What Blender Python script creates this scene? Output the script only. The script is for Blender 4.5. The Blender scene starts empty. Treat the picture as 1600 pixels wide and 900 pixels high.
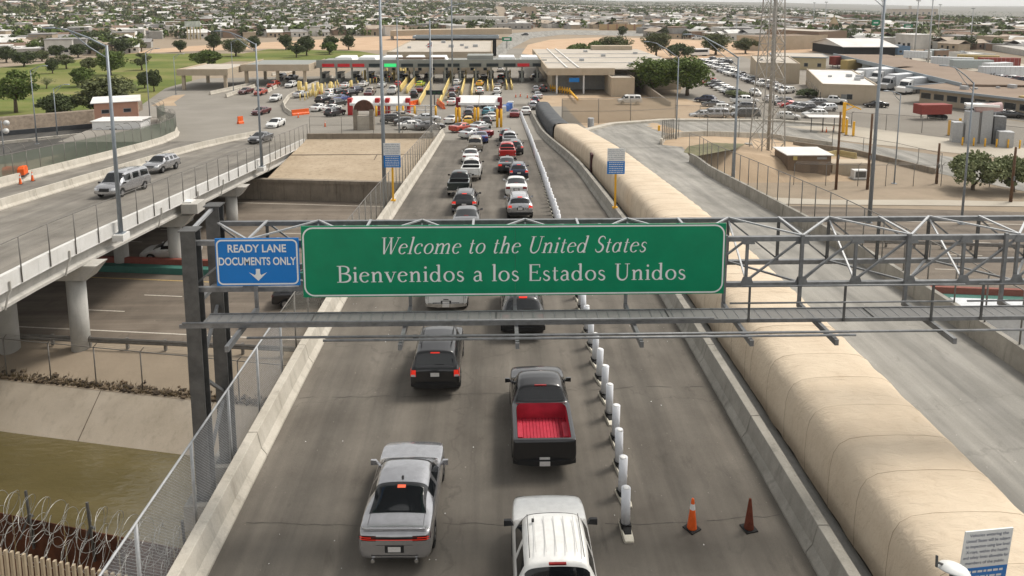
import bpy, bmesh, math, random
from mathutils import Vector, Matrix
R = math.radians
rnd = random.Random(7)
scene = bpy.context.scene
COL = scene.collection

# ------------------------------------------------------------------ camera
CAM = (-0.4, 0.0, 14.6)
FPX, PPY, CX = 1121.0, 155.0, 800.0          # photo pixels (1600 wide): focal length, optical axis row
YAW = math.atan(26 / FPX)
PIT = math.atan(155 / FPX)
cd = bpy.data.cameras.new('camera')
cam = bpy.data.objects.new('camera', cd)
COL.objects.link(cam)
cam.location = CAM
cam.rotation_euler = (R(90) - PIT, 0, -YAW)
cd.sensor_width = 36
cd.lens = 36 * FPX / 1600
cd.shift_y = -(450 - PPY) / 1600
cd.clip_start = 0.2
cd.clip_end = 20000
scene.camera = cam

# ------------------------------------------------------------------ light
SUN_EL, SUN_AZ = 56, 62                      # bright overcast, sun high on the right, a little ahead
w = bpy.data.worlds.new('World')
scene.world = w
w.use_nodes = True
nt = w.node_tree
bg = nt.nodes['Background']
sky = nt.nodes.new('ShaderNodeTexSky')
sky.sky_type = 'NISHITA'
sky.sun_disc = False
sky.sun_elevation = R(SUN_EL)
sky.sun_rotation = R(SUN_AZ)
sky.dust_density = 2.2
sky.air_density = 1.0
hs = nt.nodes.new('ShaderNodeHueSaturation')
hs.inputs['Saturation'].default_value = 0.1
hs.inputs['Value'].default_value = 1.0
_g = nt.nodes.new('ShaderNodeTexCoord')                  # below the horizon the overcast goes on as at the horizon
_x = nt.nodes.new('ShaderNodeVectorMath'); _x.operation = 'MAXIMUM'; _x.inputs[1].default_value = (-9, -9, .07)
nt.links.new(_g.outputs['Generated'], _x.inputs[0]); nt.links.new(_x.outputs[0], sky.inputs['Vector'])
nt.links.new(sky.outputs[0], hs.inputs['Color'])
tint = nt.nodes.new('ShaderNodeMix'); tint.data_type = 'RGBA'; tint.blend_type = 'MULTIPLY'; tint.inputs[0].default_value = 1
tint.inputs[7].default_value = (1.0, .98, .94, 1)           # thin high cloud: a slightly warm grey
nt.links.new(hs.outputs[0], tint.inputs[6]); nt.links.new(tint.outputs[2], bg.inputs['Color'])
bg.inputs['Strength'].default_value = 0.125
sd = bpy.data.lights.new('sun', 'SUN')
sd.energy = 1.5
sd.angle = R(14)
sd.color = (1.0, 0.93, 0.83)
so = bpy.data.objects.new('sun', sd)
COL.objects.link(so)
_a = R(SUN_AZ)
_d = Vector((math.sin(_a) * math.cos(R(SUN_EL)), math.cos(_a) * math.cos(R(SUN_EL)), math.sin(R(SUN_EL))))
so.rotation_euler = (-_d).to_track_quat('-Z', 'Y').to_euler()
so.location = (60, 40, 80)
vs = scene.view_settings
vs.view_transform = 'Standard'
vs.look = 'None'
vs.exposure = 0.74
vs.gamma = 1.0
vs.use_curve_mapping = False
scene.cycles.max_bounces = 6
scene.cycles.transparent_max_bounces = 12
scene.cycles.diffuse_bounces = 2
scene.cycles.glossy_bounces = 2
scene.cycles.transmission_bounces = 2
scene.cycles.volume_bounces = 0
scene.cycles.use_denoising = True

# ------------------------------------------------------------------ measuring helpers (photo pixel -> place)
_KN = [(-60, -2.0), (0, -0.15), (18, 0), (30, -0.02), (40, -0.32), (50, -1.0), (65, -2.15), (85, -3.7), (105, -5.1), (130, -6.6), (160, -7.35), (190, -7.48), (5000, -7.48)]
G = -7.5
def prof(y):
    for i in range(len(_KN) - 1):
        a, b = _KN[i], _KN[i + 1]
        if y <= b[0] or i == len(_KN) - 2:
            def sl(k):
                k0, k1 = max(k - 1, 0), min(k + 1, len(_KN) - 1)
                return (_KN[k1][1] - _KN[k0][1]) / (_KN[k1][0] - _KN[k0][0])
            h = b[0] - a[0]; t = (y - a[0]) / h; t = max(0, min(1, t))
            m0, m1 = sl(i) * h, sl(i + 1) * h
            if i >= len(_KN) - 3: return a[1] + (b[1] - a[1]) * t
            return (2*t**3 - 3*t*t + 1) * a[1] + (t**3 - 2*t*t + t) * m0 + (-2*t**3 + 3*t*t) * b[1] + (t**3 - t*t) * m1
def sst(a, b, x):
    t = max(0, min(1, (x - a) / (b - a))); return t * t * (3 - 2 * t)
def terr(x, y):
    """Natural ground: flat by the port, far left rising to the mountain foot, far right falling away."""
    d = math.hypot(x, y)
    if d < 300: return G
    az = math.degrees(math.atan2(x, y))
    e = sst(500, 3600, d)
    crest = 150 * sst(14, -34, az) - 62 * sst(13, 36, az)
    z = G + crest * e
    z += e * 12 * math.sin(x * .0021 + 1) * math.sin(y * .0017)
    return z
def ray(px, py):
    u = (px - CX) / FPX; v = (py - PPY) / FPX
    f = math.cos(PIT) - v * math.sin(PIT); d = math.sin(PIT) + v * math.cos(PIT)
    return (u * math.cos(YAW) + f * math.sin(YAW), -u * math.sin(YAW) + f * math.cos(YAW), -d)
def atz(px, py, z=G):
    r = ray(px, py); t = (z - CAM[2]) / r[2]
    return Vector((CAM[0] + r[0] * t, CAM[1] + r[1] * t, z))
def atY(px, py, Y):
    r = ray(px, py); t = (Y - CAM[1]) / r[1]
    return Vector((CAM[0] + r[0] * t, Y, CAM[2] + r[2] * t))
def onroad(px, py):
    z = 0
    for _ in range(40):
        p = atz(px, py, z); z = .5 * z + .5 * prof(p.y)
    return atz(px, py, z)
def onground(px, py):
    r = ray(px, py); t = 60.
    while t < 9000:
        x, y, z = (CAM[i] + r[i] * t for i in range(3))
        if z < terr(x, y): break
        t *= 1.004
    return Vector((x, y, terr(x, y)))
def PXM(p):
    """photo pixels per metre at a place"""
    dx, dy, dz = p[0]-CAM[0], p[1]-CAM[1], p[2]-CAM[2]
    f = dx * math.sin(YAW) + dy * math.cos(YAW)
    return FPX / (f * math.cos(PIT) - dz * math.sin(PIT))

# ------------------------------------------------------------------ materials
_M = {}
class N:
    def __init__(s, name):
        s.m = bpy.data.materials.new(name); s.m.use_nodes = True
        s.t = s.m.node_tree; s.b = s.t.nodes['Principled BSDF']
        s.tc = s.t.nodes.new('ShaderNodeTexCoord')
    def n(s, t, **k):
        o = s.t.nodes.new(t)
        for a, v in k.items(): setattr(o, a, v)
        return o
    def l(s, a, b): s.t.links.new(a, b)
    def noise(s, scale, detail=4, rough=.6, stretch=None, src='Object', dist=0):
        t = s.n('ShaderNodeTexNoise'); t.inputs['Scale'].default_value = scale
        t.inputs['Detail'].default_value = detail; t.inputs['Roughness'].default_value = rough
        t.inputs['Distortion'].default_value = dist
        m = s.n('ShaderNodeMapping')
        if stretch: m.inputs['Scale'].default_value = stretch
        s.l(s.tc.outputs[src], m.inputs[0]); s.l(m.outputs[0], t.inputs['Vector'])
        return t.outputs['Fac']
    def ramp(s, fac, stops):
        r = s.n('ShaderNodeValToRGB'); e = r.color_ramp.elements
        while len(e) < len(stops): e.new(.5)
        for q, (p, c) in zip(e, stops):
            q.position = p; q.color = (*c, 1) if len(c) == 3 else c
        s.l(fac, r.inputs[0]); return r.outputs[0]
    def mix(s, fac, a, b, mode='MIX'):
        m = s.n('ShaderNodeMix', data_type='RGBA', blend_type=mode)
        for i, v in ((0, fac), (6, a), (7, b)):
            if hasattr(v, 'is_output'): s.l(v, m.inputs[i])
            else: m.inputs[i].default_value = v if i == 0 else ((*v, 1) if len(v) == 3 else v)
        return m.outputs[2]
    def bump(s, h, d=.02, st=.5):
        b = s.n('ShaderNodeBump'); b.inputs['Distance'].default_value = d; b.inputs['Strength'].default_value = st
        s.l(h, b.inputs['Height']); s.l(b.outputs[0], s.b.inputs['Normal'])
    def out(s, col=None, rough=.8, metal=0, spec=.3):
        if col is not None:
            if hasattr(col, 'is_output'): s.l(col, s.b.inputs['Base Color'])
            else: s.b.inputs['Base Color'].default_value = (*col, 1)
        s.b.inputs['Roughness'].default_value = rough; s.b.inputs['Metallic'].default_value = metal
        s.b.inputs['Specular IOR Level'].default_value = spec
        return s.m
def plain(name, col, rough=.6, metal=0, var=.12, scale=3, spec=.3, bump=0):
    """a colour with a little wear and grain on it"""
    if name in _M: return _M[name]
    k = N(name)
    f = k.noise(scale, 5, .65)
    c = k.ramp(f, [(.3, tuple(x * (1 - var) for x in col)), (.7, tuple(min(1, x * (1 + var)) for x in col))])
    if bump: k.bump(k.noise(scale * 12, 3), bump, .4)
    _M[name] = k.out(c, rough, metal, spec); return _M[name]
def emit(name, col, st):
    if name in _M: return _M[name]
    k = N(name); k.b.inputs['Emission Color'].default_value = (*col, 1); k.b.inputs['Emission Strength'].default_value = st
    _M[name] = k.out(col, .3); return _M[name]
def see(name, col, cover, rough=.7):
    """woven wire or netting seen from far: part of the light passes"""
    if name in _M: return _M[name]
    k = N(name); k.out(col, rough)
    t = k.n('ShaderNodeBsdfTransparent'); m = k.n('ShaderNodeMixShader'); m.inputs[0].default_value = cover
    o = k.t.nodes['Material Output']
    k.l(t.outputs[0], m.inputs[1]); k.l(k.b.outputs[0], m.inputs[2]); k.l(m.outputs[0], o.inputs[0])
    _M[name] = k.m; return k.m
def m_asphalt(name, a, b, lane=None, crack=True, stretch=(1, .06, 1)):
    if name in _M: return _M[name]
    k = N(name)
    big = k.noise(.35, 5, .6)
    lng = k.noise(.9, 4, .6, stretch)                    # tyre-polished strips along the traffic
    fine = k.noise(38, 3, .7)
    c = k.ramp(big, [(.3, a), (.7, b)])
    c = k.mix(.75, c, k.ramp(lng, [(.3, (.55, .55, .55)), (.66, (1.28, 1.26, 1.24))]), 'MULTIPLY')
    st = k.noise(1.3, 6, .7, (1, .35, 1), dist=.6)         # oil stains
    c = k.mix(k.ramp(st, [(.58, (0, 0, 0)), (.75, (.55, .55, .55))]), c, tuple(x * .45 for x in a))
    c = k.mix(.35, c, k.ramp(fine, [(.35, (.7, .7, .7)), (.65, (1.25, 1.25, 1.25))]), 'MULTIPLY')
    sp = k.noise(9, 2, .5)
    c = k.mix(k.ramp(sp, [(.74, (0, 0, 0)), (.77, (.6, .6, .6))]), c, tuple(min(1, x * 2.2) for x in b))
    if crack:
        v = k.n('ShaderNodeTexVoronoi', feature='DISTANCE_TO_EDGE'); v.inputs['Scale'].default_value = .11
        mp = k.n('ShaderNodeMapping'); mp.inputs['Scale'].default_value = (.55, 1, 1)
        nz = k.n('ShaderNodeTexNoise'); nz.inputs['Scale'].default_value = 1.2; nz.inputs['Detail'].default_value = 5
        k.l(k.tc.outputs['Object'], nz.inputs['Vector'])
        ad = k.n('ShaderNodeVectorMath', operation='MULTIPLY_ADD'); ad.inputs[1].default_value = (1.6, 1.6, 0)
        k.l(nz.outputs['Color'], ad.inputs[0]); k.l(k.tc.outputs['Object'], ad.inputs[2])
        k.l(ad.outputs[0], mp.inputs[0]); k.l(mp.outputs[0], v.inputs['Vector'])
        c = k.mix(k.ramp(v.outputs['Distance'], [(.0, (.3, .3, .3)), (.0016, (0, 0, 0))]), c, tuple(x * .5 for x in a))
    k.bump(fine, .004, .5)
    _M[name] = k.out(c, .85, 0, .25); return _M[name]
def m_concrete(name, a, b, stain=.5, scale=.8, streak=True):
    if name in _M: return _M[name]
    k = N(name)
    c = k.ramp(k.noise(scale, 6, .65), [(.3, a), (.7, b)])
    if streak:
        s = k.noise(2.2, 5, .7, (1, 1, .12))
        c = k.mix(k.ramp(s, [(.52, (0, 0, 0)), (.72, (stain,) * 3)]), c, tuple(x * .5 for x in a))
    g = k.noise(26, 4, .7)
    c = k.mix(.3, c, k.ramp(g, [(.35, (.75, .75, .75)), (.65, (1.2, 1.2, 1.2))]), 'MULTIPLY')
    k.bump(g, .006, .5)
    _M[name] = k.out(c, .88, 0, .2); return _M[name]

ASPH = m_asphalt('asphalt_bridge', (.104, .093, .079), (.165, .15, .129))
ASPH_R = m_asphalt('asphalt_pale', (.24, .232, .21), (.32, .31, .285))
ASPH_L = m_asphalt('asphalt_left', (.15, .138, .12), (.23, .215, .19))
HWY = m_asphalt('highway_concrete', (.135, .112, .09), (.2, .17, .138), stretch=(.06, 1, 1))
PLAZA = m_concrete('plaza_pavement', (.2, .185, .16), (.29, .268, .235), .5, .06, False)
PLOT = m_concrete('lot_pavement', (.21, .19, .162), (.3, .275, .24), .4, .05, False)
CONC = m_concrete('barrier_concrete', (.42, .385, .325), (.56, .525, .46))
CONC_D = m_concrete('barrier_concrete_grey', (.24, .228, .2), (.38, .36, .32), .6)
CONC_W = m_concrete('painted_parapet', (.66, .65, .62), (.76, .755, .74), .18)
GIRD = m_concrete('girder_concrete', (.4, .385, .35), (.52, .5, .465), .35)
COLM = m_concrete('column_concrete', (.38, .375, .35), (.47, .46, .435), .3)
BANK = m_concrete('bank_concrete', (.45, .385, .3), (.56, .49, .4), .3, .3)
EMBK = m_concrete('embankment_concrete', (.36, .285, .2), (.46, .375, .275), .6, .35)
WALLC = m_concrete('retaining_wall_concrete', (.2, .17, .135), (.29, .25, .2), .6)
STEEL = plain('galvanised_steel', (.19, .195, .2), .5, .45, .25, 4)
STEEL_D = plain('dark_weathered_steel', (.1, .1, .098), .6, .3, .3, 2)
STEEL_L = plain('bright_galvanised_steel', (.42, .43, .44), .5, .5, .15, 5)
POLE = plain('light_pole_steel', (.27, .3, .33), .5, .4, .12, 2)
WIRE = plain('fence_steel', (.2, .19, .175), .6, .4, .2, 3)
GRATE = see('walkway_grating', (.2, .2, .195), .8)
LINK = see('chain_link', (.3, .285, .25), .1)
LINK_N = see('chain_link_dense', (.3, .285, .25), .26)
SCRN = see('privacy_screen_tan', (.33, .28, .21), .62)
SCRN_G = see('privacy_screen_green', (.11, .13, .1), .72)
WHITE = plain('white_paint', (.78, .78, .77), .5, 0, .06, 2)
YEL = plain('yellow_paint', (.78, .42, .03), .5, 0, .15, 3)
YELP = plain('pale_yellow_paint', (.75, .58, .22), .55, 0, .15, 3)
ORNG = plain('orange_plastic', (.75, .12, .02), .5, 0, .15, 4)
REDP = plain('red_paint', (.45, .03, .03), .5, 0, .15, 3)
BLACK = plain('black_rubber', (.014, .014, .014), .7, 0, .3, 5)
DIRT = m_concrete('bare_dirt', (.36, .265, .175), (.47, .36, .25), .3, .22, False)
SAND = m_concrete('tan_earth', (.46, .31, .2), (.55, .4, .27), .3, .12, False)

# ------------------------------------------------------------------ mesh helpers
class MB:
    def __init__(s): s.v = []; s.f = []; s.mi = []
    def quad(s, *p, m=0):
        i = len(s.v); s.v += [tuple(q) for q in p]; s.f.append(tuple(range(i, i + len(p)))); s.mi.append(m); return s
    def hexa(s, p, m=0):
        i = len(s.v); s.v += [tuple(q) for q in p]
        for f in ((3, 2, 1, 0), (4, 5, 6, 7), (0, 1, 5, 4), (1, 2, 6, 5), (2, 3, 7, 6), (3, 0, 4, 7)):
            s.f.append(tuple(i + j for j in f)); s.mi.append(m)
        return s
    def box(s, x0, x1, y0, y1, z0, z1, m=0):
        return s.hexa([(x0, y0, z0), (x1, y0, z0), (x1, y1, z0), (x0, y1, z0), (x0, y0, z1), (x1, y0, z1), (x1, y1, z1), (x0, y1, z1)], m)
    def bar(s, a, b, w, h=None, m=0, up=(0, 0, 1)):
        h = h or w; a, b = Vector(a), Vector(b); d = (b - a).normalized(); u = Vector(up)
        if abs(d.dot(u)) > .98: u = Vector((0, 1, 0))
        x = d.cross(u).normalized() * w / 2; z = x.cross(d).normalized() * h / 2
        return s.hexa([a - x - z, a + x - z, b + x - z, b - x - z, a - x + z, a + x + z, b + x + z, b - x + z], m)
    def tube(s, pts, r, n=6, m=0, cap=True):
        """round tube through pts; r a number or one per point"""
        pts = [Vector(p) for p in pts]; rr = r if isinstance(r, (list, tuple)) else [r] * len(pts)
        base = len(s.v); px = None
        for i, p in enumerate(pts):
            d = (pts[min(i + 1, len(pts) - 1)] - pts[max(i - 1, 0)]).normalized()
            if px is None: px = d.cross(Vector((0, 0, 1)) if abs(d.z) < .9 else Vector((1, 0, 0))).normalized()
            x = (px - d * px.dot(d)).normalized(); px = x; y = d.cross(x)
            for k in range(n):
                a = 2 * math.pi * k / n
                s.v.append(tuple(p + (x * math.cos(a) + y * math.sin(a)) * rr[i]))
        for i in range(len(pts) - 1):
            for k in range(n):
                s.f.append((base + i*n + k, base + i*n + (k+1) % n, base + (i+1)*n + (k+1) % n, base + (i+1)*n + k)); s.mi.append(m)
        if cap:
            s.f.append(tuple(base + k for k in reversed(range(n)))); s.mi.append(m)
            s.f.append(tuple(base + (len(pts)-1)*n + k for k in range(n))); s.mi.append(m)
        return s
    def cyl(s, c, r, h, n=16, r2=None, m=0):
        return s.tube([c, (c[0], c[1], c[2] + h)], [r, r if r2 is None else r2], n, m)
    def prism(s, poly, z0, z1, m=0):
        n = len(poly); i = len(s.v)
        s.v += [(x, y, z0) for x, y in poly] + [(x, y, z1) for x, y in poly]
        s.f.append(tuple(i + k for k in reversed(range(n)))); s.f.append(tuple(i + n + k for k in range(n))); s.mi += [m, m]
        for k in range(n):
            s.f.append((i + k, i + (k+1) % n, i + n + (k+1) % n, i + n + k)); s.mi.append(m)
        return s
    def loft(s, secs, m=0, closed=False, cap=True):
        """secs: equal-length point rings"""
        b = len(s.v); n = len(secs[0])
        for q in secs: s.v += [tuple(p) for p in q]
        for i in range(len(secs) - 1):
            for k in range(n if closed else n - 1):
                s.f.append((b + i*n + k, b + i*n + (k+1) % n, b + (i+1)*n + (k+1) % n, b + (i+1)*n + k)); s.mi.append(m)
        if cap:
            s.f.append(tuple(b + k for k in reversed(range(n)))); s.f.append(tuple(b + (len(secs)-1)*n + k for k in range(n))); s.mi += [m, m]
        return s
    def mesh(s, name, mats, smooth=False):
        me = bpy.data.meshes.new(name)
        me.from_pydata(s.v, [], s.f)
        for m in (mats if isinstance(mats, (list, tuple)) else [mats]): me.materials.append(m)
        if len(me.materials) > 1: me.polygons.foreach_set('material_index', s.mi)
        if smooth: me.polygons.foreach_set('use_smooth', [True] * len(me.polygons))
        me.update(); return me
    def build(s, name, mats, parent=None, smooth=False, bevel=0):
        o = bpy.data.objects.new(name, s.mesh(name, mats, smooth)); COL.objects.link(o)
        if parent: o.parent = parent
        if bevel:
            b = o.modifiers.new('b', 'BEVEL'); b.width = bevel; b.segments = 2; b.limit_method = 'ANGLE'
        return o
def obj(name, me, parent=None, loc=None, rot=None, scale=None, mat=None):
    o = bpy.data.objects.new(name, me); COL.objects.link(o)
    if parent: o.parent = parent
    if loc is not None: o.location = loc
    if rot is not None: o.rotation_euler = rot
    if scale is not None: o.scale = scale
    if mat is not None:
        o.material_slots[0].link = 'OBJECT'; o.material_slots[0].material = mat
    return o
def tag(o, label, cat, group=None):
    o['label'] = label; o['category'] = cat
    if group: o['group'] = group
    return o
def thing(name, label, cat, loc=(0, 0, 0), rz=0, group=None):
    o = bpy.data.objects.new(name, None); COL.objects.link(o)
    o.empty_display_size = .3; o.location = loc; o.rotation_euler = (0, 0, rz)
    return tag(o, label, cat, group)
def struct(o): o['kind'] = 'structure'; return o
def stuff(o): o['kind'] = 'stuff'; return o
def strip(name, mat, xa, xb, ys, zf=prof, dz=0):
    """a road-like sheet between two x (numbers or functions of y) following a height profile"""
    fa = xa if callable(xa) else (lambda y: xa); fb = xb if callable(xb) else (lambda y: xb)
    nx = 4; mb = MB(); secs = []
    for y in ys: secs.append([(fa(y) + (fb(y) - fa(y)) * k / nx, y, zf(y) + dz) for k in range(nx + 1)])
    mb.loft(secs, cap=False)
    return mb.build(name, mat)
def rng(a, b, st):
    n = max(1, int(round((b - a) / st))); return [a + (b - a) * i / n for i in range(n + 1)]
ORD = ['first', 'second', 'third', 'fourth', 'fifth', 'sixth', 'seventh', 'eighth', 'ninth', 'tenth', 'eleventh', 'twelfth', 'thirteenth', 'fourteenth', 'fifteenth', 'sixteenth', 'seventeenth', 'eighteenth', 'nineteenth', 'twentieth']
def ordn(i):
    if i < 20: return ORD[i]
    t = {2: 'twenty', 3: 'thirty', 4: 'forty', 5: 'fifty', 6: 'sixty', 7: 'seventy', 8: 'eighty', 9: 'ninety'}[(i + 1) // 10]
    return t[:-1] + 'ieth' if (i + 1) % 10 == 0 else t + '-' + ORD[(i + 1) % 10 - 1]
# ================================================================== the setting
def hw(c, x): return c - .12 * (x + 25)          # highway coordinate: the road runs a little askew
def bankY(x): return 38.6 - .2 * (x + 17.8)       # top edge of the concrete river bank
# natural ground, one sheet to the horizon, front edge on the river bank
GRND = None
def m_ground():
    k = N('ground_soil')
    c = k.ramp(k.noise(.012, 6, .65), [(.3, (.24, .2, .15)), (.55, (.32, .26, .195)), (.75, (.21, .19, .145))])
    c = k.mix(.4, c, k.ramp(k.noise(.4, 5, .7), [(.3, (.75, .75, .75)), (.7, (1.2, 1.2, 1.2))]), 'MULTIPLY')
    ln = k.n('ShaderNodeVectorMath', operation='LENGTH'); k.l(k.tc.outputs['Object'], ln.inputs[0])      # scrub and tree cover out of town
    mr = k.n('ShaderNodeMapRange'); mr.inputs[1].default_value = 1500; mr.inputs[2].default_value = 3600; k.l(ln.outputs['Value'], mr.inputs[0])
    c = k.mix(mr.outputs[0], c, k.ramp(k.noise(.004, 6, .7), [(.35, (.085, .09, .062)), (.65, (.17, .15, .11))]))
    k.bump(k.noise(2.5, 5), .05, .5)
    return k.out(c, .95, 0, .1)
def ground():
    xs = []
    x = 0; st = 6
    while x < 9000: xs.append(x); x += st; st *= 1.07
    xs = [-v for v in reversed(xs[1:])] + xs
    ts = [0, .8, 1.6, 3, 5]
    t = 5; st = 6
    while t < 9500: t += st; st *= 1.05; ts.append(t)
    mb = MB()
    secs = []
    for t in ts:
        row = []
        for x in xs:
            y = bankY(max(-60, min(60, x))) + t
            z = terr(x, y)
            if t < 5: z = -8 + .5 * sst(0, 4.5, t)
            row.append((x, y, z))
        secs.append(row)
    mb.loft(secs, cap=False)
    return struct(mb.build('ground', m_ground(), smooth=True))
ground()
# river: concrete bank, water, bed
mb = MB()
xs = rng(-70, 30, 4)
mb.loft([[(x, bankY(x) + .02, -8.0) for x in xs], [(x, bankY(x) - 2.2 - .04 * (x + 20) * .3, -10.0) for x in xs], [(x, bankY(x) - 5, -12.4) for x in xs]], cap=False)
bank = struct(mb.build('river_bank', BANK))
mb = MB()
for i, x in enumerate(rng(-66, 26, 7.2)):          # open joints between the bank slabs
    mb.quad((x, bankY(x) + .02, -7.992), (x + .05, bankY(x) + .02, -7.992), (x - .3, bankY(x - .35) - 2.2, -9.985), (x - .35, bankY(x - .35) - 2.2, -9.985))
mb.build('slab_joint', plain('joint_tar', (.16, .13, .1), .9, 0, .3), bank)
k = N('river_water')
c = k.ramp(k.noise(.22, 5, .55, (.7, 2.4, 1), dist=.4), [(.3, (.098, .08, .034)), (.7, (.135, .11, .05))])
wv = k.noise(1.1, 4, .5, (1, 2.4, 1), dist=.5); k.bump(wv, .1, .5)
WATER = k.out(c, .03, 0, .8)
mb = MB(); mb.quad((-80, -30, -9.9), (40, -30, -9.9), (40, bankY(40) + 2, -9.9), (-80, bankY(-80) + 2, -9.9))
struct(mb.build('river_water', WATER))
# south bank shelf that carries the border fence
mb = MB(); mb.hexa([(-80, -40, -13), (40, -40, -13), (40, 11, -13), (-80, 33, -13), (-80, -40, -9.6), (40, -40, -9.6), (40, 10, -9.6), (-80, 32, -9.6)])
struct(mb.build('river_shelf', DIRT))
# dry weeds and rubble along the top of the bank
mb = MB()
for i in range(5200):
    x = rnd.uniform(-62, 18); t = abs(rnd.gauss(0, .33)) + .1
    p = Vector((x, bankY(x) + t, -8 + .09 * t)); s = rnd.uniform(.04, .15)
    if rnd.random() < .45:
        mb.hexa([p + Vector((rnd.uniform(-1, 1) * s * .4 + a * s, rnd.uniform(-1, 1) * s * .3 + b * s, c_ * s)) for c_ in (-.3, .8) for a, b in ((-.6, -.6), (.6, -.6), (.6, .6), (-.6, .6))], rnd.randint(0, 1))
    else:
        for q in range(3):
            a = rnd.uniform(0, 6.3); h = rnd.uniform(.1, .3)
            e = p + Vector((math.cos(a) * .12, math.sin(a) * .12, h)); n_ = Vector((-math.sin(a), math.cos(a), 0)) * .02
            mb.quad(p - n_, p + n_, e, m=2)
stuff(mb.build('dry_weeds', [plain('rubble', (.16, .12, .08), .9), plain('dark_rubble', (.06, .045, .032), .9), plain('dead_grass', (.13, .095, .05), .9)]))
bpy.data.objects['dry_weeds']['label'] = 'dry weeds and rubble along the top of the concrete river bank'
bpy.data.objects['dry_weeds']['category'] = 'weeds'

# highway crossing under the bridges
XS = rng(-140, 200, 10)
mb = MB(); mb.loft([[(x, hw(44.6, x), G + .006) for x in XS], [(x, hw(60, x), G + .006) for x in XS], [(x, hw(81.5, x), G + .006) for x in XS]], cap=False)
hwy = struct(mb.build('highway', HWY))
LINEW = plain('worn_white_marking', (.5, .46, .4), .8, 0, .25, 6)
LINEY = plain('worn_yellow_marking', (.42, .3, .12), .8, 0, .25, 6)
def hline(c, x0, x1, wd, mat, dash=None, name='lane_marking'):
    mb = MB(); x = x0
    while x < x1:
        e = min(x1, x + (dash[0] if dash else 8))
        mb.quad((x, hw(c, x) - wd/2, G + .012), (e, hw(c, e) - wd/2, G + .012), (e, hw(c, e) + wd/2, G + .012), (x, hw(c, x) + wd/2, G + .012))
        x = e + (dash[1] if dash else 0)
    mb.build(name, mat, hwy)
hline(46.2, -140, 200, .13, LINEW); hline(55.0, -140, 200, .16, LINEY); hline(76.9, -140, 200, .13, LINEW)
for i, c in enumerate((49.2, 52.1, 63.5, 67.2, 70.8)):
    hline(c, -138 + 3 * i, 200, .12, LINEW, (3, 9))
hline(59.6, -140, 200, .14, LINEY)
# median wall with green and red paint
mw = thing('median_wall', 'low concrete median wall painted green and red along the sunken highway', 'wall', (-25, 57.5, G))
for nm, c0, c1, z0, z1, mt in (('green_band', 56.2, 57.0, 0, .5, plain('green_wall_paint', (.05, .16, .13), .7)), ('red_band', 57.0, 57.4, 0, .95, plain('dull_red_paint', (.24, .07, .05), .7))):
    mb = MB(); mb.loft([[(x, hw(c0, x), G + z0) , (x, hw(c0, x) + .08, G + z1), (x, hw(c1, x), G + z1), (x, hw(c1, x), G + z0)] for x in rng(-140, 200, 10)])
    o = mb.build(nm, mt, mw); o.matrix_parent_inverse = mw.matrix_basis.inverted()
# roadside beam guardrail
def guardrail(name, label, pts, cat='guardrail'):
    t = thing(name, label, cat, pts[0])
    inv = Matrix.Translation(-Vector(pts[0]))
    for i in range(len(pts) - 1):
        a, b = Vector(pts[i]), Vector(pts[i + 1]); n_ = max(1, int((b - a).length / 2.4))
        mb = MB()
        for dz, yy in ((.38, 0), (.47, .04), (.56, 0), (.65, .04), (.72, 0)): pass
        prof_ = [(0, .36), (-.05, .44), (0, .52), (-.05, .60), (0, .70)]
        d = (b - a).normalized(); s_ = Vector((-d.y, d.x, 0))
        mb.loft([[p + s_ * q + Vector((0, 0, z)) for q, z in prof_] + [p + s_ * (q + .03) + Vector((0, 0, z)) for q, z in reversed(prof_)] for p in (a, b)], closed=True)
        o = mb.build('beam', WIRE, t); o.matrix_parent_inverse = inv
        for j in range(n_):
            p = a.lerp(b, (j + .5) / n_)
            o = MB().box(p.x - .08, p.x + .08, p.y + .04, p.y + .2, p.z, p.z + .72).build('post', WIRE, t); o.matrix_parent_inverse = inv
    return t
guardrail('guardrail', 'rusty steel beam guardrail on the near edge of the sunken highway', [(x, hw(43.9, x), G) for x in (-62, -38, -10, 12)])
guardrail('guardrail', 'grey beam guardrail behind the right end of the truss', [(x, hw(68.6, x), G) for x in (24, 36, 48, 62)])
# far retaining wall of the highway, sloped embankment above it
mb = MB()
mb.loft([[(x, hw(78.8, x) - .35, G), (x, hw(78.8, x) - .35, -5.5), (x, hw(78.8, x) - .5, -5.5), (x, hw(78.8, x) - .5, -5.15), (x, hw(78.8, x) + .1, -5.15), (x, hw(78.8, x) + .1, G)] for x in rng(-50, 20, 5)])
t = tag(mb.build('retaining_wall', WALLC), 'stained grey retaining wall along the far side of the sunken highway', 'wall')
mb = MB()
for x in rng(-48, 18, 3.0): mb.box(x, x + .05, hw(78.8, x) - .375, hw(78.8, x) - .36, G + .05, -5.5)
mb.build('panel_joint', plain('joint_tar', (.16, .13, .1)), t)
EMB = MB(); EMB.loft([[(x, hw(78.8, x), -5.2), (x, 96, -4.05), (x, 97.5, -4.05), (x, 97.5, -7)] for x in (-26.0, -20, -14, -8.6)], cap=False)
emb = struct(EMB.build('embankment', EMBK))
mb = MB(); mb.box(-26, -9, 88.2, 88.32, -4.62, -4.5); mb.bar((-15.2, 88.25, -4.55), (-15.2, 85.9, -4.72), .12)
mb.build('drain_joint', plain('joint_tar', (.16, .13, .1)), emb)
t = tag(MB().box(-26, -8.9, 96.2, 96.6, -4.3, -3.35).build('kerb_wall', WALLC), 'low dark concrete wall at the head of the tan embankment', 'wall')

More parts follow.
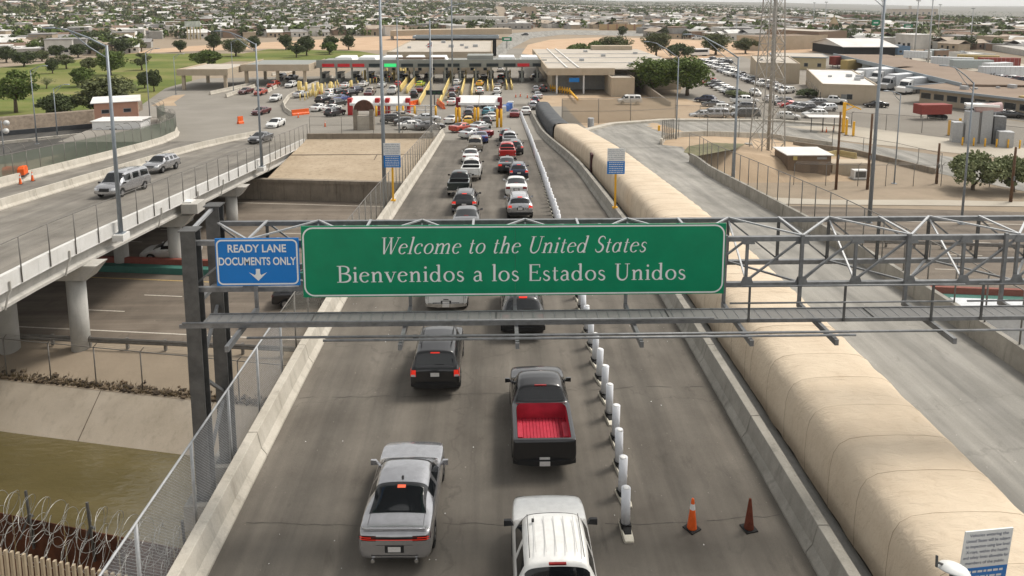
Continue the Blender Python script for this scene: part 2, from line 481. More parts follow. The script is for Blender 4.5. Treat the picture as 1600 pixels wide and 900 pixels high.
# ================================================================== roads
YB = rng(-12, 96, 3)
def mainR(y): return 7.8 - 1.9 * sst(68, 108, y)
struct(strip('bridge_road', ASPH, -7.85, lambda y: mainR(y) + .05, YB + rng(99, 150, 4)))
def rightX(y): return 20.3 + 3.6 * sst(66, 96, y)
struct(strip('ramp_road', ASPH_R, 12.75, rightX, rng(0, 90, 3)))
struct(strip('side_road', ASPH_L, -44.9, -26.25, rng(20, 98, 3)))
# tar-filled joints across the bridge road
mb = MB()
for y in (18.6, 24.9, 37, 50.5, 64, 77):                    # ragged, opened here and there
    yy = y
    for q in range(64):
        x0, x1 = -7.7 + 15.4 * q / 64, -7.7 + 15.4 * (q + 1) / 64; y2 = yy + rnd.uniform(-.05, .06)
        if rnd.random() < .86:
            wd = rnd.uniform(.008, .03); mb.quad((x0, yy, prof(yy) + .005), (x1, y2, prof(y2) + .005), (x1, y2 + wd, prof(y2) + .005), (x0, yy + wd, prof(yy) + .005))
        yy = y2
mb.build('tar_joint', plain('tar', (.07, .062, .055), .8), bpy.data.objects['bridge_road'])
# port plaza and its levels
def plz(y): return prof(y)
struct(strip('plaza', PLAZA, lambda y: max(-84, -60 - (y - 97) * .28) if y < 205 else -46, lambda y: 14, rng(97.5, 330, 6), lambda y: max(prof(y), G + .01) if y < 150 else G + .02, .012))

# ================================================================== bridges (deck, girders, columns)
def bridge(name, label, x0, x1, y0, y1, cols, gird_x, th=.28):
    t = thing(name, label, 'bridge', ((x0 + x1) / 2, y0, prof(y0)))
    inv = t.matrix_basis.inverted() if False else Matrix.Translation(-t.location)
    def put(o): o.matrix_parent_inverse = inv; return o
    mb = MB(); mb.loft([[(x0, y, prof(y) - .02), (x1, y, prof(y) - .02), (x1, y, prof(y) - th), (x0, y, prof(y) - th)] for y in rng(y0, y1, 3)], closed=True)
    put(mb.build('deck_slab', GIRD, t))
    for gx in gird_x:
        mb = MB()
        mb.loft([[(gx - .35, y, prof(y) - th), (gx + .35, y, prof(y) - th), (gx + .35, y, prof(y) - th - .12), (gx + .1, y, prof(y) - th - .24), (gx + .1, y, prof(y) - th - .72), (gx + .3, y, prof(y) - th - .86), (gx + .3, y, prof(y) - th - 1.02), (gx - .3, y, prof(y) - th - 1.02), (gx - .3, y, prof(y) - th - .86), (gx - .1, y, prof(y) - th - .72), (gx - .1, y, prof(y) - th - .24), (gx - .35, y, prof(y) - th - .12)] for y in rng(y0, y1, 4)], closed=True)
        put(mb.build('girder', GIRD, t))
    for y, xs_ in cols:
        zt = prof(y) - th - 1.02
        put(MB().hexa([(xs_[0] - 1.0, y - .65, zt - .95), (xs_[-1] + 1.0, y - .65, zt - .95), (xs_[-1] + 1.0, y + .65, zt - .95), (xs_[0] - 1.0, y + .65, zt - .95), (xs_[0] - 2.1, y - .65, zt), (xs_[-1] + 1.75, y - .65, zt), (xs_[-1] + 1.75, y + .65, zt), (xs_[0] - 2.1, y + .65, zt)]).build('bent_cap', GIRD, t))
        for x in xs_: put(MB().cyl((x, y, -9), .56, zt - .95 + 9, 28).build('column', COLM, t, True))
    return t
bridge('main_bridge', 'wide asphalt bridge carrying the queue of cars under the green sign', -8.5, 13.0, -12, 96, [(43.5, (-6, 0, 6, 11)), (57.5, (-6, 0, 6, 11)), (70.5, (-6, 0, 6, 11))], (-7.5, -4.5, -1.5, 1.5, 4.5, 7.5, 10.5, 12.4))
bridge('ramp_bridge', 'pale bridge right of the tan fabric tunnel', 13.02, 21, -2, 92, [(43.5, (15, 19)), (57.5, (15, 19)), (70.5, (15, 19))], (14, 17, 20))
lb = bridge('side_bridge', 'bridge on round columns carrying oncoming traffic at left', -45.2, -26, 15, 96, [(44.2, (-40.6, -36.1, -31.6, -27.1)), (58.2, (-40.6, -36.1, -31.6, -27.1)), (71.0, (-40.6, -36.1, -31.6, -27.1))], (-43.6, -40, -36.4, -33, -29.5, -26.5))
# painted parapet panels on the outer face of the side bridge
for y in rng(15, 95, 4.0)[:-1]:
    mb = MB(); mb.loft([[(-26.02, q, prof(q) - .30), (-25.93, q, prof(q) - .30), (-25.93, q, prof(q) + .62), (-26.2, q, prof(q) + .62), (-26.24, q, prof(q) + .02), (-26.02, q, prof(q) + .02)] for q in (y, y + 1.33, y + 2.66, y + 3.985)], closed=True)
    o = mb.build('parapet_panel', CONC_W, lb); o.matrix_parent_inverse = Matrix.Translation(-lb.location)
for y in (36.5, 41.8, 53.6, 60.3, 66, 80):
    o = MB().tube([(-25.86, y, prof(y) + .2), (-25.86, y, prof(y) - .35), (-25.95, y - .1, prof(y) - .6), (-26.1, y - .2, prof(y) - 1.3)], .05, 6).build('drain_pipe', GIRD, lb)
    o.matrix_parent_inverse = Matrix.Translation(-lb.location)
for y in (47.05, 57.8, 76):
    o = MB().box(-25.92, -25.2, y - .45, y + .45, prof(y) - .55, prof(y) - .12).build('light_pedestal', CONC_W, lb); o.matrix_parent_inverse = Matrix.Translation(-lb.location)
o = MB().box(-25.92, -24.6, 57.0, 58.6, prof(58) - 1.0, prof(58) - .2).build('sign_bracket', GIRD, lb); o.matrix_parent_inverse = Matrix.Translation(-lb.location)

# ================================================================== concrete barriers, one part for each cast length
def barrier(name, label, path, prof_pts, seg=6.0, mat=CONC, side=1, gap=.02):
    """path: list of (x,y,z); prof_pts: (offset to the outside, height)"""
    P = [Vector(p) for p in path]; t = thing(name, label, 'barrier', P[0]); inv = Matrix.Translation(-P[0])
    # resample
    L = [0]
    for i in range(1, len(P)): L.append(L[-1] + (P[i] - P[i-1]).length)
    def at(s):
        s = max(0, min(L[-1], s))
        for i in range(1, len(P)):
            if s <= L[i] or i == len(P) - 1: return P[i-1].lerp(P[i], (s - L[i-1]) / max(1e-6, L[i] - L[i-1]))
    def nrm(s):
        d = at(s + .4) - at(s - .4); d.z = 0; d.normalize(); return Vector((d.y, -d.x, 0)) * side
    n = max(1, int(round(L[-1] / seg))); sl = L[-1] / n
    for i in range(n):
        a, b = i * sl + gap / 2, (i + 1) * sl - gap / 2
        mb = MB(); secs = []
        for q in range(4):
            s = a + (b - a) * q / 3; c = at(s); nn = nrm(s)
            secs.append([c + nn * o_ + Vector((0, 0, h)) for o_, h in prof_pts])
        mb.loft(secs, closed=True)
        o = mb.build('barrier_segment', mat, t, bevel=.02); o.matrix_parent_inverse = inv
    return t
JER = [(0, -.05), (.0, .08), (.16, .3), (.28, .86), (.58, .86), (.62, -.05)]
JER2 = [(-.3, -.05), (-.3, .08), (-.17, .28), (-.09, .82), (.09, .82), (.17, .28), (.3, .08), (.3, -.05)]
ys = rng(-8, 104, 2)
barrier('concrete_barrier', 'pale concrete barrier on the left edge of the queue road', [(-7.8, y, prof(y)) for y in ys], JER, side=-1)
barrier('concrete_barrier', 'stained grey concrete barrier between the queue road and the fabric tunnel', [(mainR(y), y, prof(y)) for y in rng(-8, 132, 2)], JER, 5.0, CONC_D, 1)
barrier('concrete_barrier', 'concrete wall on the right edge of the pale ramp road', [(rightX(y), y, prof(y)) for y in rng(2, 74, 3)] + [(20.9, 77, prof(77))], [(0, -.05), (.06, .95), (.32, .95), (.36, -.6)], 7.0, CONC_D, 1)
barrier('concrete_barrier', 'long pale concrete median barrier on the side bridge', [(-38.4, y, prof(y)) for y in rng(28, 84, 4)] + [(-38.0, 90, prof(90)), (-36.6, 98, prof(98)), (-34.9, 103.5, prof(103.5))], JER2, 5.0, CONC, 1)
FB = [(-44.6, y, prof(y)) for y in rng(34, 90, 4)] + [(-44.9, 96, prof(96)), (-46.2, 103, prof(103)), (-48.6, 109, prof(109)), (-53, 114, prof(114)), (-57.5, 122, prof(122)), (-59, 128, prof(128))]
barrier('concrete_barrier', 'pale barrier under the green screened fence on the far side of the side bridge', FB, JER, 5.0, CONC, -1)

# ================================================================== fences
def fence(name, label, path, h, post_every=3.0, mesh=LINK, pr=.035, rail=True, arms=0, mid=False, mat=WIRE, cat='fence', hoop=0):
    P = [Vector(p) for p in path]; t = thing(name, label, cat, P[0]); inv = Matrix.Translation(-P[0])
    def put(o): o.matrix_parent_inverse = inv; return o
    pts = []
    for i in range(len(P) - 1):
        n = max(1, int(round((P[i+1] - P[i]).length / post_every)))
        pts += [P[i].lerp(P[i+1], k / n) for k in range(n)]
    pts.append(P[-1]); up = Vector((0, 0, h))
    for p in pts:
        mb = MB().cyl(p, pr, h, 6)
        if arms: mb.tube([p + up, p + up + Vector((arms * .28, -.1, .32))], pr * .7, 4)
        if hoop: mb.tube([p + up, p + up + Vector((hoop * .15, 0, .45)), p + up + Vector((hoop * .55, 0, .75)), p + up + Vector((hoop * 1.0, 0, .7))], pr * .8, 4)
        put(mb.build('post', mat, t, True))
    if rail:
        put(MB().tube([p + up for p in pts], pr * .8, 6).build('top_rail', mat, t, True))
    if mid: put(MB().tube([p + up * .5 for p in pts], pr * .6, 5).build('middle_rail', mat, t, True))
    if mesh:
        mb = MB(); mb.loft([[p + up * .02, p + up * .97] for p in pts], cap=False)
        put(mb.build('mesh_panel', mesh, t))
    if arms:
        mb = MB()
        for q in (.35, .7, 1.0): mb.tube([p + up + Vector((arms * .28 * q, -.1 * q, .32 * q)) for p in pts], .008, 3)
        put(mb.build('barbed_wire', mat, t))
    return t
fence('chain_link_fence', 'slim railing of thin posts along the outer edge of the side bridge', [(-25.88, y, prof(y) - .2) for y in rng(20, 80, 10)], 2.55, 2.35, LINK)
fence('chain_link_fence', 'dense mesh fence where the side bridge meets the embankment', [(-25.88, 80, prof(80) - .2), (-25.88, 88, prof(88) - .2), (-25.9, 96.3, prof(96) - .2)], 2.7, 2.2, LINK_N)
fence('chain_link_fence', 'tall curved-top mesh fence along the head of the embankment', [(-25.6, 96.45, -3.35), (-17, 96.45, -3.35), (-9.2, 96.45, -3.35)], 2.3, 4.3, LINK, mid=True)
fence('chain_link_fence', 'mesh fence on the far left barrier of the queue road beyond the gantry', [(-8.62, y, prof(y) - .15) for y in rng(26, 104, 6)], 2.95, 2.3, LINK_N)
fence('chain_link_fence', 'fence of thin posts on the right wall of the pale ramp road', [(rightX(y) + .22, y, prof(y) + .9) for y in rng(6, 74, 6)] + [(20.9, 77, prof(77) + .9)], 2.3, 2.3, LINK)
fence('screened_fence', 'green screened fence with curved tops beyond the side bridge', [(p[0] - .5, p[1], p[2] + .5) for p in FB], 2.3, 2.5, SCRN_G, hoop=-1)
fence('chain_link_fence', 'leaning chain-link fence on the sandy strip above the concrete river bank', [(x, bankY(x) + .35, -7.95) for x in (-62, -45, -30, -15, -2)], 2.4, 3.0, LINK, arms=1)
# ================================================================== lettering
def ribbon(mb, pts, ws, z):
    """flat pen stroke: centre line pts (x,y), width per point"""
    n = len(pts); L, Rr = [], []
    for i in range(n):
        a, b = pts[max(i-1, 0)], pts[min(i+1, n-1)]
        dx, dy = b[0]-a[0], b[1]-a[1]; l = math.hypot(dx, dy) or 1; nx, ny = -dy/l, dx/l; h = ws[i]/2
        L.append((pts[i][0]+nx*h, pts[i][1]+ny*h)); Rr.append((pts[i][0]-nx*h, pts[i][1]-ny*h))
    for i in range(n-1):
        mb.quad((*L[i], z), (*Rr[i], z), (*Rr[i+1], z), (*L[i+1], z))
TK, TN = .125, .042
def arc(cx, cy, rx, ry, a0, a1, tk=TK, tn=TN, n=18):
    pts, ws = [], []
    for i in range(n+1):
        a = R(a0 + (a1-a0)*i/n); pts.append((cx+rx*math.cos(a), cy+ry*math.sin(a)))
        ws.append(tn + (tk-tn)*abs(math.cos(a))**1.3)
    return pts, ws
def seg(x0, y0, x1, y1, w): return [(x0, y0), (x1, y1)], [w, w]
def ser(x, y, w=.3, h=.04): return seg(x-w/2, y, x+w/2, y, h)
def bez(p, ws, n=14):
    out, wo = [], []
    for s in range(0, len(p)-3, 3):
        for i in range(n+1):
            t = i/n; q = [(1-t)**3, 3*t*(1-t)**2, 3*t*t*(1-t), t**3]
            out.append((sum(q[k]*p[s+k][0] for k in range(4)), sum(q[k]*p[s+k][1] for k in range(4))))
            wo.append(ws[s//3]*(1-t)+ws[s//3+1]*t)
    return out, wo
XH = .62
def stemU(x, h, w=TK): return seg(x, 0, x, h, w)
def g_n(x0=0):
    return [stemU(x0+.16, XH-.02), ser(x0+.16, .02, .28), seg(x0+.04, XH-.05, x0+.16, XH-.01, .05),
            bez([(x0+.2, .42), (x0+.28, .62), (x0+.52, .70), (x0+.54, .42)], [.05, TK]), seg(x0+.54, 0, x0+.54, .43, TK), ser(x0+.54, .02, .26)]
GL = {
 'i': (.32, [stemU(.16, XH), ser(.16, .02, .28), seg(.04, XH-.05, .16, XH-.01, .05), arc(.16, .86, .035, .035, 0, 360, .075, .075, 10)]),
 'l': (.32, [stemU(.16, 1.03), ser(.16, .02, .28), seg(.04, .98, .16, 1.02, .05)]),
 'n': (.72, g_n()),
 'h': (.72, [stemU(.16, 1.03), seg(.04, .98, .16, 1.02, .05)] + g_n()[1:2] + g_n()[3:]),
 'm': (1.1, g_n() + [bez([(.58, .42), (.66, .62), (.9, .70), (.92, .42)], [.05, TK]), seg(.92, 0, .92, .43, TK), ser(.92, .02, .26)]),
 'e': (.6, [arc(.31, .31, .235, .3, 20, 320), seg(.1, .37, .53, .40, .04)]),
 'c': (.58, [arc(.32, .31, .24, .3, 48, 318), arc(.46, .5, .03, .03, 0, 360, .07, .07, 8)]),
 'o': (.66, [arc(.33, .31, .255, .3, 0, 360)]),
 'v': (.66, [seg(.1, XH-.02, .34, 0, TK), seg(.56, XH-.02, .35, 0, .045), ser(.12, XH-.02, .26), ser(.55, XH-.02, .22)]),
 's': (.48, [bez([(.39, .5), (.34, .64), (.1, .64), (.11, .46), (.12, .31), (.41, .32), (.4, .15), (.38, -.02), (.12, -.03), (.08, .15)], [.04, .09, .11, .045])]),
 'd': (.72, [arc(.3, .3, .22, .29, 30, 330), stemU(.53, 1.03), seg(.4, .98, .53, 1.02, .05), seg(.53, .02, .66, .04, .05)]),
 'a': (.58, [seg(.42, .05, .42, .42, TK), bez([(.42, .42), (.42, .63), (.16, .66), (.1, .48)], [TK, .05]), bez([(.4, .36), (.15, .34), (.08, .25), (.09, .15), (.1, -.02), (.32, -.02), (.4, .12)], [.04, .11, .04]), seg(.42, .05, .53, .03, .05)]),
 'A': (.66, [arc(.29, .3, .21, .29, 30, 330), seg(.5, .06, .5, XH, TK * .9), seg(.5, .06, .62, .08, .045)]),
 't': (.42, [bez([(.18, .82), (.18, .5), (.18, .3), (.18, .14), (.19, -.02), (.3, -.01), (.38, .08)], [TK*.7, TK, .04]), seg(.05, XH-.03, .36, XH-.03, .045)]),
 'B': (.8, [stemU(.17, 1), ser(.15, .02, .3), ser(.15, .98, .3), bez([(.17, .98), (.55, 1.0), (.66, .9), (.64, .74), (.62, .54), (.42, .53), (.2, .53)], [.045, TK, .045]), bez([(.2, .53), (.6, .55), (.74, .42), (.72, .27), (.7, .03), (.45, .02), (.17, .02)], [.045, TK*1.1, .045])]),
 'E': (.76, [stemU(.17, 1), ser(.4, .025, .62, .05), ser(.39, .975, .6, .05), ser(.35, .52, .36, .045), seg(.68, .0, .72, .22, .06), seg(.67, .8, .66, 1, .05), seg(.53, .42, .53, .62, .045)]),
 'U': (.92, [bez([(.2, 1), (.2, .7), (.2, .5), (.2, .34), (.2, -.1), (.74, -.1), (.74, .34), (.74, .5), (.74, .7), (.74, 1)], [TK, TK, .06, .055]), ser(.2, .98, .32), ser(.74, .98, .28)]),
 'W': (1.2, [seg(.14, 1, .4, 0, TK), seg(.64, .98, .41, 0, .045), seg(.6, 1, .84, 0, TK), seg(1.1, 1, .86, 0, .045), ser(.14, .98, .3), ser(.6, .98, .3), ser(1.1, .98, .24)]),
 'S': (.62, [bez([(.53, .8), (.48, 1.04), (.12, 1.04), (.13, .75), (.14, .5), (.55, .54), (.54, .25), (.52, -.04), (.14, -.05), (.08, .22)], [.045, .11, .13, .05])]),
}
def serif_text(txt, width, cap, italic=False):
    """old-style serif lettering drawn stroke by stroke; baseline at 0, centred; returns MB in the xy plane"""
    x = 0; raw = []
    for ch in txt:
        if ch == ' ': x += .42; continue
        key = 'A' if (italic and ch == 'a') else ch
        wd, st = GL[key]
        raw.append((x, st)); x += wd + .05
    k = width / x; zi = 0; out = []
    for x0, st in raw:
        mb = MB(); out.append(mb)
        for pts, ws in st:
            q = [((x0 + px) * k - width / 2 + (py * cap * .27 if italic else 0), py * cap) for px, py in pts]
            kk = (k + cap) / 2 * (.86 if italic else 1)
            ribbon(mb, q, [v * kk for v in ws], .0004 * (zi % 5)); zi += 1
    return out
def islands(me):
    bm = bmesh.new(); bm.from_mesh(me); left = set(bm.faces); out = []
    while left:
        st = [left.pop()]; grp = set(st)
        while st:
            for v in st.pop().verts:
                for f in v.link_faces:
                    if f in left: left.discard(f); grp.add(f); st.append(f)
        mb = MB()
        for f in grp: mb.quad(*[v.co for v in f.verts])
        m2 = bpy.data.meshes.new('letter'); m2.from_pydata(mb.v, [], mb.f); out.append(m2)
    bm.free(); return out
def font_text(txt, h, width=None, align='CENTER', spacing=1.0, bold=0):
    """plain sans lettering from the built-in font, as a mesh lying in the xy plane"""
    cu = bpy.data.curves.new('t', 'FONT'); cu.body = txt; cu.size = 1; cu.align_x = align; cu.space_character = spacing
    cu.space_line = 1.0; cu.offset = bold
    o = bpy.data.objects.new('t', cu); COL.objects.link(o)
    dg = bpy.context.evaluated_depsgraph_get(); dg.update()
    me = bpy.data.meshes.new_from_object(o.evaluated_get(dg)); bpy.data.objects.remove(o)
    xs = [v.co.x for v in me.vertices]; w0 = max(xs) - min(xs); cx = (max(xs) + min(xs)) / 2
    sy = h / .73; sx = (width / w0) if width else sy
    for v in me.vertices: v.co = ((v.co.x - (cx if align == 'CENTER' else 0)) * sx, v.co.y * sy, 0)
    return me
def rrect(w_, h_, r, n=6):
    p = []
    for cx, cy, a in ((w_/2-r, h_/2-r, 0), (-w_/2+r, h_/2-r, 90), (-w_/2+r, -h_/2+r, 180), (w_/2-r, -h_/2+r, 270)):
        for i in range(n+1): p.append((cx + r*math.cos(R(a+90*i/n)), cy + r*math.sin(R(a+90*i/n))))
    return p
def border(mb, w_, h_, r, t_, z):
    o, i = rrect(w_, h_, r), rrect(w_-2*t_, h_-2*t_, max(.01, r-t_)); n = len(o)
    for k in range(n): mb.quad((*o[k], z), (*o[(k+1) % n], z), (*i[(k+1) % n], z), (*i[k], z))
SGREEN = plain('sign_green', (.0, .215, .1), .42, 0, .1, 1.3)
SBLUE = plain('sign_blue', (.006, .17, .52), .45, 0, .06, .8)
SWHITE = plain('sign_white', (.72, .73, .72), .45, 0, .05, 2)
SUP = (R(90), 0, 0)                         # lettering stands upright facing the camera side

# ================================================================== overhead gantry
YF, YR_, ZT, ZB, XL, XR = 20.15, 21.95, 7.72, 6.32, -9.2, 23.2
gt = thing('sign_gantry', 'grey steel truss gantry spanning the road and holding the big signs', 'gantry', (XL, 20.1, -.3))
ginv = Matrix.Translation(-gt.location)
def gp(o): o.matrix_parent_inverse = ginv; return o
def hsec(mb, p, w_, d_, z0, z1, t_=.03):
    x, y = p
    mb.box(x - w_/2, x + w_/2, y - d_/2, y - d_/2 + t_, z0, z1); mb.box(x - w_/2, x + w_/2, y + d_/2 - t_, y + d_/2, z0, z1)
    mb.box(x - t_/2, x + t_/2, y - d_/2 + t_, y + d_/2 - t_, z0, z1)
for y, zt in ((YF, 8.05), (YR_, 8.25)):
    for x in (XL, XR):
        mb = MB(); hsec(mb, (x, y), .42, .4, -.25, zt); mb.box(x - .3, x + .3, y - .3, y + .3, -.3, -.25)
        mb.box(x - .25, x + .25, y - .24, y + .24, zt, zt + .03)
        gp(mb.build('post', STEEL_D, gt))
    for x in (XL, XR): gp(MB().box(x - .5, x + .6, y - .5, y + .5, -1.1, -.3).build('pedestal', CONC_D, gt))
for z0, z1, s_ in ((.4, 2.0, 1), (2.0, 3.6, -1), (3.6, 5.2, 1)):
    a, b = ((YF, z0), (YR_, z1)) if s_ > 0 else ((YR_, z0), (YF, z1))
    gp(MB().bar((XL, a[0], a[1]), (XL, b[0], b[1]), .1, .08).build('post_brace', STEEL, gt))
gp(MB().bar((XL, YF, 5.75), (XL, YR_, 5.75), .12).build('post_brace', STEEL, gt))
gp(MB().bar((XL, YF, 8.0), (XL, YR_, 8.2), .1, .08).build('post_brace', STEEL_L, gt))
for y, z in ((YF, ZT), (YR_, ZT), (YF, ZB), (YR_, ZB)):          # angle-section chords
    mb = MB(); mb.box(XL, XR, y - .07, y + .07, z - .008, z + .008); mb.box(XL, XR, y - .07, y - .055, z - .13, z - .008)
    gp(mb.build('chord', STEEL, gt))
PN = 20; DX = (XR - XL) / PN
for i in range(PN + 1):
    x = XL + DX * i
    for y, m_ in ((YF + .02, STEEL), (YR_ - .02, STEEL_D)):
        gp(MB().bar((x, y, ZB), (x, y, ZT - .01), .08, .07).build('vertical', m_, gt))
    if 0 < i < PN:
        for y, z in ((YF - .08, ZT - .1), (YF - .08, ZB + .08)):
            gp(MB().hexa([(x - .2, y, z - .11), (x + .2, y, z - .11), (x + .2, y + .012, z - .11), (x - .2, y + .012, z - .11), (x - .12, y, z + .11), (x + .12, y, z + .11), (x + .12, y + .012, z + .11), (x - .12, y + .012, z + .11)]).build('gusset', STEEL, gt))
    if i < PN:
        x2 = x + DX
        gp(MB().bar((x, YF - .02, ZB + .05), (x2, YF - .02, ZT - .05), .055, .055).build('diagonal', STEEL, gt))
        gp(MB().bar((x2, YR_ + .03, ZB + .05), (x, YR_ + .03, ZT - .05), .05, .05).build('diagonal', STEEL, gt))
        f, r_ = (YF, YR_) if i % 2 else (YR_, YF)
        gp(MB().bar((x, f, ZT + .02), (x2, r_, ZT + .02), .06, .045).build('top_lacing', STEEL_L, gt))
        gp(MB().bar((x, f, ZB - .02), (x2, r_, ZB - .02), .07, .05).build('bottom_lacing', STEEL, gt))
        if i % 2: gp(MB().bar((x2, YF, ZB + .05), (x2, YR_, ZT - .05), .05).build('sway_brace', STEEL_L, gt))
        else: gp(MB().bar((x2, YF, ZT + .016), (x2, YR_, ZT + .016), .07, .05).build('top_strut', STEEL_L, gt))
# hangers that carry the walkway
HX = [-7.35, -2.9, 0.15, 3.4, 6.3, 8.55, 11.7, 14.6, 17.6]
for x in HX:
    gp(MB().bar((x, YF - .16, ZT + .1), (x, YF - .16, 5.6), .09, .09).build('hanger', STEEL, gt))
    gp(MB().box(x - .05, x + .05, 17.6, YF - .1, 5.6, 5.76).build('walkway_bracket', STEEL, gt))
wk = gp(MB().box(-8.45, XR - .5, 18.7, 19.33, 5.8, 5.84).build('walkway', GRATE, gt))
for y in (18.66, 19.35): gp(MB().box(-9.0 if y < 19 else -8.45, XR - .5, y - .02, y + .02, 5.765, 5.87).build('walkway_edge', STEEL, gt))
mb = MB()
for i, x in enumerate(rng(-8.4, XR - .6, .3)): mb.box(x, x + .02, 18.7, 19.32, 5.842, 5.85)
stuff(gp(mb.build('grating_bar', STEEL, gt)))
for x in (-5.5, -.4, 4.4, 10.1, 15): gp(MB().box(x, x + .02, 18.69, 19.32, 5.851, 5.875).build('walkway_splice', STEEL_D, gt))
for y, z, x0, x1 in ((18.1, 5.74, -7.0, XR - 2), (17.9, 5.83, -4.9, 9.0), (17.72, 5.83, -4.9, 9.1), (18.62, 5.92, -8.9, 5.6)):
    gp(MB().tube([(x0, y, z), (x1, y, z)], .035, 8).build('conduit', STEEL, gt, True))
for x in (6.55, 9.2, 11.65, 13.05, 15.6, 18): gp(MB().bar((x, 18.6, 5.8), (x, 18.6, 6.86), .05).build('stanchion', STEEL_D, gt))
for x0, x1, z in ((6.3, 12.5, 6.85), (12.9, 18.5, 6.85), (6.0, 12.2, 6.37), (12.6, 18.5, 6.37)):
    gp(MB().tube([(x0, 18.56, z), (x1, 18.56, z)], .025, 6).build('handrail', STEEL, gt, True))
# signs
def big_sign(name, label, x0, x1, z0, z1, y, mat, rad):
    t = thing(name, label, 'sign', ((x0+x1)/2, y, (z0+z1)/2)); W, H = x1-x0, z1-z0
    n = max(1, int(round(W / 6)))
    for i in range(n):
        a, b = -W/2 + W*i/n + (.008 if i else 0), -W/2 + W*(i+1)/n
        MB().box(a, b, 0, .04, -H/2, H/2).build('sign_panel', mat, t)
    for i in range(max(2, int(W/2.4))):
        x = -W/2 + W*(i+.5)/max(2, int(W/2.4)); MB().box(x-.04, x+.04, .042, .1, -H/2, H/2).build('sign_stiffener', STEEL, t)
    mb = MB(); border(mb, W-.06, H-.06, rad, .045, 0)
    o = mb.build('border', SWHITE, t); o.location = (0, -.006, 0); o.rotation_euler = SUP
    return t
sg = big_sign('highway_sign', 'wide green bilingual welcome sign with white serif lettering on the gantry', -5.97, 6.27, 6.07, 8.2, 19.92, SGREEN, .3)
for txt, w_, cap, it, xc, zb in (('Welcome to the United States', 7.75, .50, True, -.07, .22), ('Bienvenidos a los Estados Unidos', 10.15, .50, False, -.06, -.62)):
    for mb in serif_text(txt, w_, cap, it):
        o = mb.build('letter', SWHITE, sg); o.location = (xc, -.006, zb); o.rotation_euler = SUP
sb = big_sign('highway_sign', 'blue ready lane sign with white arrow at the left end of the gantry', -8.42, -6.05, 6.45, 7.86, 19.9, SBLUE, .16)
for txt, w_, zb in (('READY LANE', 1.66, .30), ('DOCUMENTS ONLY', 2.2, -.08)):
    for me in islands(font_text(txt, .235, w_, bold=.022)):
        o = obj('letter', me, sb, (0, -.006, zb), SUP); me.materials.append(SWHITE)
mb = MB(); mb.quad((-.06, -.2, 0), (.06, -.2, 0), (.06, -.36, 0), (-.06, -.36, 0)); mb.quad((-.26, -.3, .0005), (0, -.43, .0005), (0, -.56, .0005)); mb.quad((0, -.43, .0005), (.26, -.3, .0005), (0, -.56, .0005)); mb.quad((-.06, -.34, .001), (.06, -.34, .001), (.12, -.42, .001), (0, -.5, .001), (-.12, -.42, .001))
o = mb.build('arrow', SWHITE, sb); o.location = (0, -.006, .0); o.rotation_euler = SUP

# ================================================================== fabric-covered walkway tunnel
k = N('tan_fabric')
f = k.noise(.5, 5, .6); c = k.ramp(f, [(.3, (.55, .45, .335)), (.7, (.64, .54, .415))])
wr = k.noise(1.4, 5, .62, (1, 2.4, 1.6), dist=.9)
c = k.mix(k.ramp(k.noise(2.2, 6, .7, (1, 1, .25)), [(.55, (0, 0, 0)), (.75, (.3, .3, .3))]), c, (.36, .27, .18))
k.bump(wr, .11, .6); FABRIC = k.out(c, .85, 0, .15)
k = N('dark_mesh_fabric'); k.bump(k.noise(2, 4), .06, .5); FABRIC_D = k.out(k.ramp(k.noise(1, 4), [(.3, (.06, .065, .07)), (.7, (.1, .105, .11))]), .8)
SEAM = plain('fabric_seam', (.33, .255, .18), .9)
def tunX(y): return mainR(y) + 1.25
def tsec(y, dz, sc, W=3.65, Hh=2.28):
    x0 = tunX(y); z = prof(y); pts = []
    base = [(0, .1), (-.03, .8), (0, 1.42), (.07, 1.78), (.22, 2.04), (.5, 2.2), (1.0, 2.27), (1.82, 2.29), (2.65, 2.27), (3.15, 2.2), (3.43, 2.04), (3.58, 1.78), (3.64, 1.42), (3.68, .8), (3.65, .1)]
    for i, (a, b) in enumerate(base):
        cx, cz = 1.82, 1.0
        pts.append((x0 + cx + (a - cx) * sc, y, z + .25 + (b - .1) * (1 + (sc - 1) * 1.2) + dz))
    return pts
tn = thing('fabric_tunnel', 'long tan fabric-covered walkway tunnel beside the queue road', 'tunnel', (tunX(8), 8, 0)); tinv = Matrix.Translation(-tn.location)
ysm = [8.0]
while ysm[-1] < 95.5: ysm.append(ysm[-1] + rnd.choice((1.55, 1.55, 1.6, 1.5, .6)))
for i in range(len(ysm) - 1):
    a, b = ysm[i] + .006, ysm[i+1] - .006; mb = MB(); secs = []
    sag = rnd.uniform(.004, .014)
    ph, fr, am = rnd.uniform(0, 6), rnd.uniform(1.2, 2.6), rnd.choice((.004, .008, .014, .026)); dent = rnd.randint(3, 9)
    for q in range(15):
        t_ = q / 14; y = a + (b - a) * t_; sc_ = tsec(y, 0, 1 - sag * math.sin(math.pi * t_) ** .6)
        e = math.sin(math.pi * t_)
        sc_ = [(x + am * e * math.sin(fr * k_ + ph + 5 * t_) * (1.6 if k_ == dent else 1), yy, z + am * e * math.cos(fr * k_ * 1.3 + ph - 7 * t_) + rnd.uniform(-.004, .004)) for k_, (x, yy, z) in enumerate(sc_)]
        secs.append(sc_)
    mb.loft(secs, cap=False)
    o = mb.build('fabric_panel', FABRIC, tn, True); o.matrix_parent_inverse = tinv
for i in range(len(ysm)):
    s_ = tsec(ysm[i], 0, .999); o = MB().tube(s_, .008, 5).build('hoop', SEAM, tn, True); o.matrix_parent_inverse = tinv
